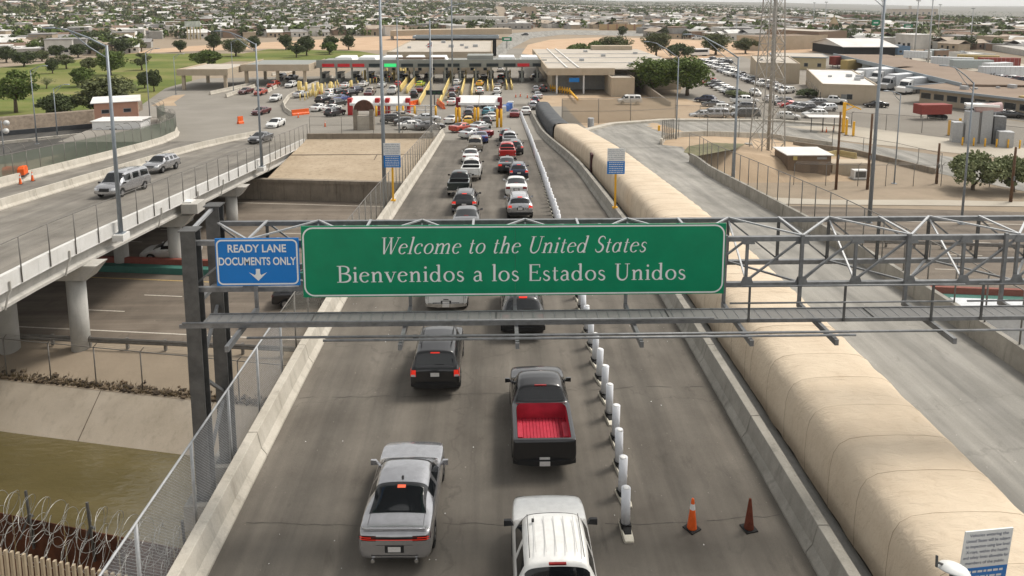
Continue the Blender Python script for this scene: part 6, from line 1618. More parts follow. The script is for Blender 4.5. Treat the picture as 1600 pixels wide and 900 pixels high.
t = tag(MB().cyl(atz(1169, 237, -6.6), .55, 1.2, 14).build('manhole_stub', CONC_D), 'squat concrete cylinder standing on the sandy ground', 'cylinder')
t = tag(MB().cyl(onfill(923, 201), .5, 1.7, 14).build('concrete_bollard', STEEL_L), 'stout grey bollard beside the fabric tunnel end', 'bollard')
ypost('yellow gate post at the start of the ramp wall fence', 1029, 226, 196, .3)
# ================================================================== plaza furniture
def onpl(px, py):
    p = onroad(px, py); return p
barrier('concrete_barrier', 'curved pale barrier wall around the exit road bend', [onpl(*p) for p in ((520, 121), (492, 132), (466, 144), (450, 154), (443, 164), (446, 174), (456, 181))], JER2, 4, CONC, 1)
for i, (a, b) in enumerate((((418, 145), (424, 141)), ((426, 140), (432, 137)), ((434, 136), (440, 133)), ((441, 132), (447, 129)))):
    barrier('barrier_block', f'pale concrete block in the row on the exit road, {ordn(i)} from the front', [onpl(*a), onpl(*b)], JER2, 3, CONC, 1)
for lab, a, b in (('pale barrier wall left of the exit lanes', (328, 148), (400, 132)), ('pale barrier wall beside the first exit lane', (353, 152), (398, 136)), ('long pale barrier wall behind the exit canopies', (425, 118), (490, 106))):
    barrier('concrete_barrier', lab, [onpl(*a), onpl(*b)], JER2, 4, CONC, 1)
def orange_barrier(label, a, b, h=1.1):
    A, B = onpl(*a), onpl(*b); t = thing('water_barrier', label, 'barrier', A, 0, 'orange water-filled barriers'); n = max(1, int((B - A).length / 2)); D = B - A
    for i in range(n):
        p, q = D * (i / n), D * ((i + .94) / n); s_ = Vector((-D.y, D.x, 0)).normalized()
        mb = MB(); mb.loft([[v + s_ * o_ + Vector((0, 0, z)) for o_, z in ((-.3, 0), (-.28, .3), (-.12, .5), (-.1, h), (.1, h), (.12, .5), (.28, .3), (.3, 0))] for v in (p, q)], closed=True); mb.build('barrier_section', ORNG, t)
orange_barrier('orange water-filled barrier at the exit road bend', (456, 181), (484, 178)); orange_barrier('orange barrier between the pale yellow dividers', (636, 168), (656, 163)); orange_barrier('orange barrier at the foot of the right divider', (684, 162), (694, 171)); orange_barrier('small orange barrier at the end of the median', (372, 194), (380, 193), 1.3)
for i, (px, py) in enumerate(((466, 184), (469, 149), (500, 147), (508, 198), (824, 153), (813, 151), (806, 152))): cone(['orange barrel by the water-filled barrier', 'orange cone among the pale yellow posts', 'orange cone right of the pale yellow posts', 'orange drum inside the curved fence end', 'right orange cone in the empty lane', 'middle orange cone in the empty lane', 'left orange cone in the empty lane'][i], onpl(px, py), 1.0, group='cones in the plaza')
# pale yellow lane dividers in front of the booths
for i, (a, b, h) in enumerate((((626, 143), (640, 124), 1.5), ((636, 146), (652, 124), 1.5), ((655, 165), (678, 123), 1.3), ((687, 165), (704, 124), 1.3), ((721, 150), (728, 122), 1.3), ((737, 150), (741, 121), 1.3), ((762, 142), (762, 122), 1.0), ((770, 142), (769, 122), 1.0), ((792, 140), (790, 122), 1.0), ((800, 140), (797, 122), 1.0))):
    A, B = onpl(*a), onpl(*b); t = thing('lane_divider', f'pale yellow lane divider before the booths, {ordn(i)} from the left', 'divider', A, 0, 'pale yellow lane dividers')
    MB().bar(Vector((0, 0, h / 2)), B - A + Vector((0, 0, h / 2)), .24, h).build('wall', YELP, t); MB().cyl(B - A, .22, 2.4, 8).build('end_post', YELP, t, True); MB().cyl(Vector((0, 0, 0)), .22, 1.4, 8).build('nose_post', YELP, t, True)
r3 = random.Random(5); n_ = 0
for i, px in enumerate(sorted(r3.uniform(465, 640) for _ in range(95))):
    py = 138 - (px - 465) * .05 + r3.uniform(-8, 12) + (8 if px < 520 else 0) - (10 if px > 560 else 0)
    big = r3.random() < .25
    p = onpl(px, py); t = thing('bollard', f'{"large" if big else "small"} pale yellow bollard before the left booths, {ordn(i)} from the left', 'bollard', p, 0, 'pale yellow bollards in front of the booths')
    h = r3.uniform(2.2, 3.0) if big else r3.uniform(1.1, 1.7); MB().cyl((0, 0, 0), .32 if big else .13, h, 8).build('shaft', YELP, t, True); MB().cyl((0, 0, h), .2 if big else .1, .08, 8).build('cap', YELP if r3.random() < .7 else WHITE, t)
# inspection portals
MAR = plain('maroon_paint', (.2, .02, .03), .5)
def portal(label, px0, px1, py, ytop, mat, posts, panels=1):
    A, B = onpl(px0, py), onpl(px1, py); W = (B - A).length; t = thing('scan_portal', label, 'portal', A, math.atan2(B.y - A.y, B.x - A.x)); H = topz(px0, ytop, A.y) - A.z
    for i in range(panels):
        mb = MB(); a, b = W * i / panels + .05, W * (i + 1) / panels - .05; mb.hexa([(a, -.4, H - 1.5), (b, -.4, H - 1.5), (b, 1.9, H - .5), (a, 1.9, H - .5), (a, -.4, H - 1.1), (b, -.4, H - 1.1), (b, 1.9, H), (a, 1.9, H)]); mb.build('roof_panel', WHITE, t)
    for i, x in enumerate(posts): MB().box(W * x - .4, W * x + .4, -.2, 1.0, 0, H - .2).build('pillar', mat, t, bevel=.05)
    return t
portal('white scanning portal on dark red pillars in the left plaza lanes', 547, 640, 180, 152, REDP, (0, .46, .63, .97), 2)
portal('white scanning portal on maroon pillars over the middle lanes', 716, 781, 184, 151, MAR, (.0, 1.0), 2)
for i, px in enumerate((713, 718, 742, 747, 777, 783)):
    p = onpl(px, 196 if i < 4 else 199); t = thing('yellow_pillar', f'thick orange-yellow guard pillar near the middle portal, {ordn(i)} from the left', 'pillar', p, 0, 'orange-yellow guard pillars'); MB().cyl((0, 0, 0), .22, 2.9, 10).build('shaft', YEL, t, True); MB().cyl((0, 0, 2.9), .16, .12, 10).build('cap', YEL, t)
for i, px in enumerate((588, 600, 621, 630, 648, 681)):
    p = onpl(px, 182); t = thing('yellow_pillar', f'orange-yellow guard pillar beneath the left portal, {ordn(i)} from the left', 'pillar', p, 0, 'orange-yellow guard pillars'); MB().cyl((0, 0, 0), .2, 1.9, 10).build('shaft', YEL, t, True); MB().cyl((0, 0, 1.9), .14, .1, 10).build('cap', YEL, t)
A = onpl(590, 181); t = thing('pipe_gate', 'long pale pipe gate across the closed plaza lanes', 'gate', A); W_ = (onpl(680, 181) - A).length
for z in (1.0, 1.9): MB().tube([(0, 0, z), (W_, 0, z)], .09, 6).build('rail', STEEL_L, t, True)
for i in range(7): MB().cyl((W_ * i / 6, 0, 0), .08, 2.0, 6).build('post', STEEL_L, t, True)
# round-topped monument on a stone base
p = onpl(569, 203); t = thing('monument', 'brown round-topped monument panel on a stone base inside the fence', 'monument', p); s_ = 1 / PXM(p); mb = MB()
mb.loft([[(16 * s_ * math.cos(R(a)), y, 3.0 + 17 * s_ * math.sin(R(a))) for a in range(0, 181, 15)] for y in (0, .5)]); mb.build('panel', plain('bronze_brown', (.1, .045, .03), .6, .2, .4, 1.5), t)
MB().box(-14 * s_, 14 * s_, -.2, .9, 0, 2.2).build('base', m_concrete('stone_base', (.4, .36, .3), (.52, .47, .4), .4), t)
for x in (-13, 12): MB().box(x * s_ - .3, x * s_ + .3, -.3, 1, 0, 3.2).build('pier', WALLC, t)
# flag and message board
p = onpl(676, 148); t = thing('flagpole', 'white flagpole with a striped flag above the booths', 'flagpole', p); h = topz(676, 64, p.y) - p.z; MB().cyl((0, 0, 0), .12, h, 8, .06).build('pole', WHITE, t, True); s_ = 1 / PXM(p)
mb = MB(); fl_ = []
for i in range(7): fl_.append([(-7 * s_ * i / 6, .25 * math.sin(i * 1.1), h - .2 - .5 * i / 6 - q * 8.5 * s_ / 4 * (1 - .1 * i / 6)) for q in range(5)])
mb.loft(fl_, cap=False); mb.mi = [1 if (k_ // 4 < 3 and k_ % 4 < 2) else (0 if k_ % 2 else 2) for k_ in range(len(mb.mi))]; mb.build('flag', [WHITE, plain('flag_blue', (.03, .04, .15), .7), REDP], t, True)
p = onpl(679, 165); t = thing('message_board', 'black lane message board on a post between the dividers', 'sign', p); h = topz(679, 141, p.y) - p.z; MB().cyl((0, 0, 0), .15, h - 1, 8).build('post', STEEL, t); s_ = 1 / PXM(p); MB().box(-13 * s_, 13 * s_, -.2, 0, h - 7 * s_, h).build('panel', DRK_S, t)
for i in range(3): MB().box((-9 + 7 * i) * s_, (-5 + 7 * i) * s_, -.22, -.205, h - 5 * s_, h - 2 * s_).build('lamp_field', plain('dim_green', (.03, .08, .04), .5), t)
# striped blue-white plastic barriers on the right of the portal
for i, (px, py, m_) in enumerate(((786, 176, WHITE), (791, 174, plain('barrier_blue', (.1, .22, .6), .5)), (796, 171, plain('barrier_blue', (.1, .22, .6), .5)), (798, 168, WHITE))):
    p = onpl(px, py); t = tag(MB().box(p.x - .6, p.x + .6, p.y - .3, p.y + .3, p.z, p.z + 1.3).build('plastic_barrier', m_, bevel=.08), ('blue' if 0 < i < 3 else 'white') + f' plastic barrier right of the middle portal, {ordn(i)} from the left', 'barrier', 'plastic barriers by the portal')
ypl = thing('yellow_railing', 'yellow slanting guard railing in front of the port office', 'railing', onfill(860, 142))
q0 = onfill(860, 142); Q = [onfill(*p) - q0 for p in ((860, 142), (875, 144), (890, 147), (903, 162))]
for i in range(3): MB().bar(Q[i] + Vector((0, 0, .8)), Q[i+1] + Vector((0, 0, .8)), .25, .5).build('rail', YEL, ypl)
for i in range(9):
    v = Q[0].lerp(Q[2], i / 8); MB().cyl(v, .14, 1.5, 8).build('post', YEL, ypl, True)
# ================================================================== vehicles in the plaza and the car parks
r4 = random.Random(11); COLS = ['white', 'white', 'white', 'silver', 'pale silver', 'grey', 'dark grey', 'black', 'black', 'red', 'maroon', 'blue', 'dark blue', 'beige', 'white']
def flatcar(px, py, kd, cl, label, rz, group, brake=False, surf=onfill, sc=None):
    p = surf(px, py); return car(kd, cl, label, (p.x, p.y, p.z + .03), rz, group, 1, brake, far=True, scale=sc)
CNT = {}
PL = [(471, 151, 'sedan', 'pale silver'), (505, 160, 'suv', 'black'), (500, 173, 'sedan', 'white'), (528, 166, 'suv', 'black'), (520, 174, 'sedan', 'white'), (524, 181, 'suv', 'dark grey'), (516, 155, 'sedan', 'pale silver'), (519, 149, 'suv', 'white'), (528, 148, 'suv', 'dark green'), (534, 158, 'sedan', 'blue'), (548, 150, 'suv', 'black'), (557, 145, 'suv', 'dark blue'),
      (540, 137, 'sedan', 'white'), (568, 135, 'sedan', 'white'), (580, 146, 'suv', 'beige'), (577, 150, 'sedan', 'maroon'), (597, 136, 'sedan', 'white'), (614, 146, 'pickup', 'white'), (622, 136, 'suv', 'red'), (633, 124, 'suv', 'black'), (607, 124, 'suv', 'black'), (585, 125, 'sedan', 'dark grey'), (560, 125, 'suv', 'dark grey'), (647, 151, 'suv', 'black'), (655, 143, 'sedan', 'dark red'), (657, 135, 'hatch', 'lime'), (653, 126, 'sedan', 'dark grey'), (668, 122, 'suv', 'black'),
      (714, 133, 'suv', 'white'), (712, 140, 'sedan', 'silver'), (708, 147, 'suv', 'maroon'), (706, 155, 'suv', 'black'), (707, 163, 'sedan', 'white'), (750, 134, 'hatch', 'yellow'), (749, 146, 'suv', 'white'), (781, 133, 'sedan', 'dark grey'), (778, 139, 'sedan', 'beige'), (777, 147, 'suv', 'white'), (777, 157, 'sedan', 'white'), (783, 124, 'suv', 'dark green'), (755, 123, 'sedan', 'black'), (705, 122, 'suv', 'black'), (782, 112, 'suv', 'white'), (834, 125, 'suv', 'dark grey'),
      (838, 143, 'hatch', 'silver'), (849, 142, 'suv', 'dark grey'), (840, 153, 'sedan', 'pale silver'), (836, 161, 'suv', 'dark blue'), (834, 170, 'suv', 'silver'), (822, 178, 'sedan', 'white'), (804, 182, 'sedan', 'dark red'), (759, 168, 'suv', 'dark grey'), (770, 166, 'sedan', 'grey'), (740, 167, 'sedan', 'grey')]
for px, py, kd, cl in PL:
    k_ = (cl, kd); CNT[k_] = CNT.get(k_, 0) + 1
    where = 'at the left booths' if px < 600 else 'between the yellow dividers' if px < 690 else 'in the middle booth lanes' if px < 800 else 'in the office lane'
    nb = sum(1 for q in PL if q[2:] == (kd, cl))
    row = 'under canopy' if py < 127 else 'near booths' if py < 141 else 'midway' if py < 158 else 'at the back'
    same = sorted(q[0] for q in PL if q[2:] == (kd, cl))
    flatcar(px, py, kd, cl, f'{cl} {VNAME[kd].replace("_", " ")} {where}, {row}' + (f', {ordn(same.index(px))} such from left' if len(same) > 1 else ''), r4.uniform(-.12, .12) + (-.35 if px < 560 and py > 140 else 0), 'vehicles waiting in the plaza', r4.random() < .3, lambda a, b: onpl(a, b))
# cars behind the embankment fence
for px, py, kd, cl, rz in ((616, 193, 'suv', 'black', 1.4), (638, 196, 'sedan', 'dark grey', 1.45), (645, 202, 'sedan', 'white', 1.3), (672, 203, 'sedan', 'grey', 1.2), (629, 186, 'sedan', 'beige', 1.5), (668, 190, 'sedan', 'pale silver', 1.5)):
    flatcar(px, py, kd, cl, f'{cl} {VNAME[kd]} side-on behind the embankment fence', -rz, 'cars behind the embankment fence', surf=lambda a, b: onpl(a, b))
def rowcars(a, b, n, rz, where, kinds=('suv', 'sedan', 'suv', 'pickup', 'hatch'), cols=COLS, grp='parked cars in the car park'):
    for i in range(n):
        t_ = (i + .5) / n; px, py = a[0] + (b[0] - a[0]) * t_, a[1] + (b[1] - a[1]) * t_; kd, cl = r4.choice(kinds), r4.choice(cols)
        flatcar(px, py, kd, cl, f'{cl} {VNAME[kd].replace("_", " ")}, {ordn(i)} {where}', rz + r4.uniform(-.05, .05), grp, surf=onground)
rowcars((1127, 112), (1232, 147), 17, R(115), 'from the back in the row along the customs building', cols=['white', 'silver', 'grey', 'dark grey', 'black', 'pale silver', 'dark blue', 'white', 'black'])
rowcars((1094, 100), (1142, 113), 8, R(115), 'from the back in the white row near the large trees', cols=['white', 'white', 'white', 'pale silver'], kinds=('pickup', 'suv', 'van'))
rowcars((1110, 96), (1138, 101), 4, R(100), 'in the short row at the head of the car park', cols=['dark grey', 'black', 'white'], kinds=('suv', 'pickup'))
rowcars((1104, 130), (1146, 150), 6, R(105), 'in the row beside the sandy shrub bed', cols=['white', 'white', 'red', 'black', 'white', 'dark grey'])
for px, py, kd, cl, lb, rz in ((1180, 150, 'suv', 'white', 'white suv alone in the car park aisle', R(175)), (1102, 160, 'suv', 'dark blue', 'dark blue suv at the near left of the car park', R(60)), (1114, 167, 'sedan', 'grey', 'grey sedan behind the screened fence', R(85)), (1133, 175, 'suv', 'white', 'white suv behind the fence in the near row', R(-95)), (1163, 163, 'pickup', 'white', 'white pickup side-on in the near row', R(-90)), (1162, 172, 'suv', 'dark grey', 'dark suv in front of the white pickup', R(90)), (1115, 186, 'van', 'silver', 'silver van close behind the fence', R(90)), (1096, 186, 'suv', 'pale silver', 'pale silver suv close behind the fence', R(90)), (1164, 186, 'van', 'dark grey', 'dark grey van close behind the fence', R(90)),
  (1208, 160, 'suv', 'white', 'white suv in the left of the yard row', R(-70)), (1222, 164, 'suv', 'dark grey', 'dark grey suv in the yard row', R(110)), (1232, 168, 'sedan', 'red', 'dull red sedan in the yard row', R(100)), (1245, 172, 'suv', 'grey', 'grey suv in the yard row', R(110)), (1258, 174, 'suv', 'dark grey', 'dark suv right in the yard row', R(110)), (1275, 166, 'suv', 'grey', 'large grey suv behind the yard row', R(100)), (1290, 174, 'suv', 'pale silver', 'pale suv at the right end of the yard row', R(110)), (1272, 184, 'suv', 'white', 'white suv in front of the open shelter', R(95)), (1232, 187, 'hatch', 'white', 'small white car nearest to the fence in the yard', R(-110)), (1301, 163, 'pickup', 'white', 'white pickup truck by the customs building door', R(-120)),
  (1368, 168, 'sedan', 'black', 'black sedan alone beside the customs building', R(80)), (1532, 175, 'van', 'white', 'white van in front of the dock building', R(70)), (1560, 182, 'sedan', 'silver', 'silver sedan beside the white van at the docks', R(70)), (1575, 184, 'sedan', 'dark grey', 'dark sedan at the right end of the dock wall', R(70)), (1548, 178, 'sedan', 'dark red', 'dark red car between the van and the silver sedan', R(70)),
  (930, 158, 'van', 'white', 'spare', 0)):
    if lb == 'spare': continue
    flatcar(px, py, kd, cl, lb, rz, 'vehicles in the yard at right', surf=onground)
flatcar(983, 163, 'van', 'white', 'white van with a dark logo on its rear beside the office annex', R(90), 'vehicles by the port office', sc=(.95, .9, 1))
p = onground(1092, 88); t = thing('white_bus', 'white shuttle bus at the head of the car park', 'bus', p, R(-75)); MB().box(-1.2, 1.2, -4, 4, .5, 3.1).build('body', WHITE, t, bevel=.12); MB().box(-1.22, 1.22, -3.6, 3.2, 1.7, 2.6).build('window_band', WIN, t)
for y in (-2.6, 2.4): MB().tube([(-1.15, y, .48), (1.15, y, .48)], .48, 12).build('wheel', TYRE, t)
for i, (px, py, kd, cl) in enumerate(((965, 80, 'sedan', 'dark red'), (1088, 62, 'van', 'white'), (1035, 62, 'suv', 'grey'), (650, 79, 'sedan', 'white'), (635, 74, 'suv', 'blue'), (820, 56, 'suv', 'dark grey'), (1268, 76, 'suv', 'black'))):
    p = onground(px, py); car(kd, cl, f'{cl} {VNAME[kd]} on the far roads, {ordn(i)} of those counted left to right', (p.x, p.y, p.z + .1), R(90 if i % 2 else 60), 'vehicles on the far roads', 1, far=True)

# rail yard and truck lot behind the docks
area('rail_yard', PALEC, [(1420, 84), (1480, 84), (1640, 106), (1640, 140), (1540, 122), (1420, 96)], .03)
for i, (px, py, L_, m_, nm) in enumerate(((1520, 108, 12, CW, 'white'), (1548, 112, 12, CG, 'pale grey'), (1575, 116, 10, CW, 'white'), (1560, 104, 12, CY, 'yellow'), (1590, 108, 12, CR, 'dark red'), (1478, 92, 10, CG, 'grey'), (1455, 96, 9, CW, 'white'), (1600, 124, 12, CW, 'white'))):
    trailer(f'{nm} trailer parked in the rail yard behind the docks, {ordn(i)} of eight', px, py, R(60 + 25 * (i % 3)), m_, L_, 3.6)
rowcars((1535, 122), (1605, 132), 8, R(20), 'from the left in the far dock yard row', grp='cars in the rail yard')
rowcars((1430, 90), (1475, 93), 5, R(80), 'from the left by the rail yard containers', grp='cars in the rail yard')
# ================================================================== the city beyond
r5 = random.Random(21)
HW = [plain('house_wall_' + n_, c, .85, 0, .15, .3) for n_, c in (('white', (.58, .56, .52)), ('tan', (.42, .34, .25)), ('brown', (.26, .18, .13)), ('grey', (.34, .33, .31)))]
HR = [plain('house_roof_' + n_, c, .85, 0, .15, .3) for n_, c in (('white', (.66, .65, .62)), ('grey', (.3, .29, .28)), ('brown', (.22, .15, .11)), ('tan', (.4, .33, .26)), ('dark', (.12, .11, .105)))]
WN = ['white', 'tan', 'brown', 'grey']; RN = ['white', 'grey', 'brown', 'tan', 'dark']
def free(x, y):
    """no building on the port, the lawns, the freeway corridor or the access road"""
    d = math.hypot(x, y); az = math.degrees(math.atan2(x, y))
    if d < 345: return False
    if -26 < az < 1 and d < 455: return False
    if az <= -26 and d < 345: return False
    if 1 <= az < 12 and d < 560: return False
    if 12 <= az < 22 and d < 425: return False
    if az >= 22 and d < 375: return False
    if abs(x - 8) < 9 and y < 1500: return False
    return True
# house prototypes shared by all far houses
def house_proto(i):
    W_, D_, H_ = ((9, 7, 3), (11, 8, 3.2), (8, 9, 5.2), (14, 8, 3.4))[i]
    wl = MB().box(-W_/2, W_/2, -D_/2, D_/2, -1, H_).mesh('wall', HW[0])
    rf = MB(); o_ = .4
    if i in (0, 1):
        rf.hexa([(-W_/2-o_, -D_/2-o_, H_), (W_/2+o_, -D_/2-o_, H_), (W_/2+o_, 0, H_+1.7), (-W_/2-o_, 0, H_+1.7), (-W_/2-o_, -D_/2-o_, H_+.12), (W_/2+o_, -D_/2-o_, H_+.12), (W_/2+o_, 0, H_+1.82), (-W_/2-o_, 0, H_+1.82)])
        rf.hexa([(-W_/2-o_, 0, H_+1.7), (W_/2+o_, 0, H_+1.7), (W_/2+o_, D_/2+o_, H_), (-W_/2-o_, D_/2+o_, H_), (-W_/2-o_, 0, H_+1.82), (W_/2+o_, 0, H_+1.82), (W_/2+o_, D_/2+o_, H_+.12), (-W_/2-o_, D_/2+o_, H_+.12)])
    else: rf.box(-W_/2-.2, W_/2+.2, -D_/2-.2, D_/2+.2, H_ + .003, H_ + .35)
    wn = [MB().box(x - .6, x + .6, -D_/2 - .04, -D_/2 + .02, 1.1, 2.3).mesh('window', WIN) for x in (-W_*.27, W_*.27)]
    dr = MB().box(-.5, .5, -D_/2 - .05, -D_/2 + .02, 0, 2.1).mesh('door', DARK)
    return wl, rf.mesh('roof', HR[0]), wn, dr, (W_, D_, H_)
HP = [house_proto(i) for i in range(4)]
cand = []
tries = 0
while len(cand) < 19000:
    az = r5.uniform(-40, 40); d = 340 + 3100 * r5.random() ** 1.25; x, y = d * math.sin(R(az)), d * math.cos(R(az))
    if not free(x, y): continue
    if az < -22 and d > 2700 + 900 * sst(-36, -20, az): continue           # bare mountain foot
    gx = (x * .94 + y * .34) / 38; gy = (y * .94 - x * .34) / 64              # loose street grid
    if gx % 1 < .16 or gy % 1 < .12: continue
    if math.sin(x * .006 + 2) * math.sin(y * .005 + 1) > .72: continue
    cand.append((d, x, y))
cand.sort(); placed = []; cell = {}
for d, x, y in cand:
    c_ = (int(x // 12), int(y // 12))
    if c_ in cell: continue
    cell[c_] = 1; placed.append((d, x, y))
mbw = MB(); mbr = MB()
for n_, (d, x, y) in enumerate(placed):
    i = r5.choices(range(4), (4, 4, 2, 3))[0]; a = R(20) + r5.choice((0, math.pi / 2, math.pi, -math.pi / 2)) + r5.uniform(-.06, .06); z = terr(x, y)
    wi = r5.choices(range(4), (4, 3, 2, 2))[0]; ri = r5.choices(range(5), (5, 3, 2, 2, 1.5))[0]; sc = r5.uniform(.8, 1.2)
    if n_ < 260:
        wl, rf, wn, dr, _ = HP[i]
        t = thing('house', f'small {WN[wi]} house with a {RN[ri]} roof in the near streets of the city', 'house', (x, y, z), a, 'houses in the city'); t.scale = (sc, sc, sc)
        obj('wall', wl, t, mat=HW[wi]); obj('roof', rf, t, mat=HR[ri])
        for w_ in wn: obj('window', w_, t)
        obj('door', dr, t)
    else:
        W_, D_, H_ = (v * sc for v in HP[i][4]); ca, sa = math.cos(a), math.sin(a)
        def P_(u, v, w_): return (x + u * ca - v * sa, y + u * sa + v * ca, z + w_)
        mbw.hexa([P_(*q) for q in ((-W_/2, -D_/2, -2), (W_/2, -D_/2, -2), (W_/2, D_/2, -2), (-W_/2, D_/2, -2), (-W_/2, -D_/2, H_), (W_/2, -D_/2, H_), (W_/2, D_/2, H_), (-W_/2, D_/2, H_))], wi)
        if i < 2:
            mbr.quad(P_(-W_/2-.4, -D_/2-.4, H_), P_(W_/2+.4, -D_/2-.4, H_), P_(W_/2+.4, 0, H_+1.8), P_(-W_/2-.4, 0, H_+1.8), m=ri); mbr.quad(P_(-W_/2-.4, 0, H_+1.8), P_(W_/2+.4, 0, H_+1.8), P_(W_/2+.4, D_/2+.4, H_), P_(-W_/2-.4, D_/2+.4, H_), m=ri)
        else: mbr.quad(P_(-W_/2-.2, -D_/2-.2, H_+.3), P_(W_/2+.2, -D_/2-.2, H_+.3), P_(W_/2+.2, D_/2+.2, H_+.3), P_(-W_/2-.2, D_/2+.2, H_+.3), m=ri)
hs_ = MB(); nv = len(mbw.v); hs_.v = mbw.v + mbr.v; hs_.f = mbw.f + [tuple(j + nv for j in f) for f in mbr.f]; hs_.mi = mbw.mi + [m_ + 4 for m_ in mbr.mi]
o = stuff(hs_.build('distant_houses', HW + HR)); tag(o, 'thousands of small pale houses of the city spreading to the hills', 'houses')
# larger buildings that can be told apart in the band behind the port
BIG = [('long white industrial roof left of the billboard', 168, 205, 56, 51, 'w', 30), ('white roofed hall among trees at far left', 60, 125, 57, 53, 'w', 25), ('orange-tan apartment block on the left hillside', 22, 72, 49, 43, 't', 14), ('grey block of flats behind the white roof', 215, 262, 42, 35, 'g', 18), ('long tan roofed hall beyond the row of dark trees', 405, 482, 53, 45, 'r', 20), ('white commercial block above the tan roofed hall', 540, 600, 43, 36, 'w', 25), ('pale flat store left of the access road', 470, 540, 39, 32, 'w', 25), ('white store with parapet right of the access road', 700, 760, 42, 26, 'w', 22), ('brown tower-like block right of the access road', 708, 726, 40, 23, 'r', 16), ('long white store beside the brown block', 724, 790, 38, 27, 'w', 30), ('wide white-roofed store at the centre right', 763, 830, 46, 38, 'g', 22), ('square brown warehouse block above the frontage road', 815, 838, 27, 11, 't', 20), ('very long white warehouse roof in the centre', 850, 955, 27, 21, 'w', 40), ('second white warehouse roof right of centre', 975, 1025, 26, 20, 'w', 30), ('low tan depot behind the noise wall', 830, 900, 36, 30, 't', 20), ('blue-grey depot left of the noise wall', 925, 990, 33, 27, 'g', 20), ('pale depot behind the noise wall', 1050, 1120, 34, 28, 'w', 20), ('brick red store at the right of the noise wall', 1140, 1186, 45, 37, 'r', 20), ('white low sheds behind the olive tree', 1140, 1180, 63, 54, 'w', 18), ('long flat brick hall left of the church', 1220, 1290, 60, 50, 'r', 25), ('tan hall with gable near the church', 1232, 1262, 63, 49, 't', 16), ('cream school building below the freeway', 1150, 1215, 34, 27, 't', 20), ('brick buildings under the freeway ramps', 1270, 1300, 50, 42, 'r', 15), ('pink-roofed market hall at far right', 1435, 1510, 50, 45, 'r', 25), ('small white offices behind the dock yard', 1515, 1555, 100, 92, 'w', 12), ('brown container stack by the rail yard', 1462, 1490, 94, 86, 'r', 8), ('blue tarped shed by the rail yard', 1402, 1422, 86, 79, 'b', 8), ('tan hilltop hotel block at upper right', 1392, 1466, 26, 14, 't', 30), ('slim hilltop tower at upper right', 1420, 1424, 20, 9, 't', 6)]
BW = {'w': (HW[0], HR[0]), 't': (HW[1], HR[3]), 'g': (HW[3], HR[1]), 'r': (HW[2], HR[2]), 'b': (plain('tarp_blue', (.12, .2, .3), .7), plain('tarp_blue', (.12, .2, .3), .7))}
for lab, x0, x1, yb, yt, c_, dp in BIG:
    A = onground(x0, yb); s_ = 1 / PXM(A); B = Vector((A.x + (x1 - x0) * s_, A.y, A.z)); H_ = max(3, (yb - yt) * s_ * .97)
    bldg('city_building', lab, A, B, H_, dp, *BW[c_], wins=max(2, min(10, int((x1 - x0) / 9))), parapet=.5, win_w=max(1.2, s_ * 3), win_h=(H_ * .3, H_ * .62), group='larger city buildings', units=2)
# noise wall, overpass, elevated ramps
A, B = onground(936, 47), onground(1130, 48); nw = thing('noise_wall', 'long tan panelled noise wall beyond the sandy mound', 'wall', A); h = (47 - 38) / PXM(A)
for i in range(14):
    p, q = A.lerp(B, i / 14) - A, A.lerp(B, (i + .96) / 14) - A; MB().bar(p + Vector((0, 0, h/2)), q + Vector((0, 0, h/2)), .4, h).build('panel', plain('noise_wall_tan', (.5, .36, .2), .8), nw)
    MB().box(q.x, q.x + 1.0, q.y - .5, q.y + .5, 0, h * 1.05).build('pier', plain('noise_wall_pier', (.36, .2, .13), .8), nw)
def flyover(label, pts, width, th=1.6, col=GIRD, every=1):
    """pts: photo pixel of the near deck edge and its distance in metres"""
    P = [atY(px, py, Y) for px, py, Y in pts]
    t = thing('elevated_road', label, 'overpass', P[0]); iv = Matrix.Translation(-P[0]); mb = MB(); secs = []
    for i, p in enumerate(P):
        d = (P[min(i+1, len(P)-1)] - P[max(i-1, 0)]); d.z = 0; d.normalize(); n_ = Vector((-d.y, d.x, 0)); n_ = n_ if n_.y > 0 else -n_
        secs.append([p, p + Vector((0, 0, 1.0)), p + n_ * width + Vector((0, 0, 1.0)), p + n_ * width - Vector((0, 0, th)), p - Vector((0, 0, th))])
    mb.loft(secs, closed=True); o = mb.build('deck', col, t); o.matrix_parent_inverse = iv
    for i in range(len(P) - 1):
        for q in range(every):
            p = P[i].lerp(P[i+1], q / every); o = MB().box(p.x - .8, p.x + .8, p.y + width * .4, p.y + width * .4 + 1.6, terr(p.x, p.y) - 1, p.z - th + .1).build('pier', GIRD, t); o.matrix_parent_inverse = iv
    return t
flyover('beige concrete overpass behind the port hall', [(610, 51, 400), (650, 50, 400), (700, 49, 400), (750, 48, 402), (800, 47.5, 405)], 14, 2.0, WALL_B)
flyover('long low freeway viaduct at the right', [(1310, 53, 420), (1360, 54, 405), (1430, 57, 390), (1500, 60, 375), (1540, 67, 340), (1600, 76, 300), (1660, 86, 270)], 9, 1.5, GIRD, 3)
flyover('dark rail viaduct on piers behind the dock yard', [(1500, 56, 440), (1540, 60, 420), (1600, 68, 380), (1660, 76, 345)], 6, 1.3, WALLC, 4)
flyover('curving red-edged freeway ramp at upper right', [(1270, 28, 900), (1300, 25, 880), (1340, 24, 860), (1390, 26, 840), (1440, 28, 820), (1500, 31, 800), (1600, 37, 760), (1680, 42, 730)], 10, 1.8, plain('ramp_redbrown', (.27, .17, .14), .8), 2)
flyover('pale freeway ramp descending beneath the curving one', [(1290, 20, 1000), (1310, 26, 800), (1330, 34, 640), (1350, 44, 520)], 12, 1.2, GIRD, 2)
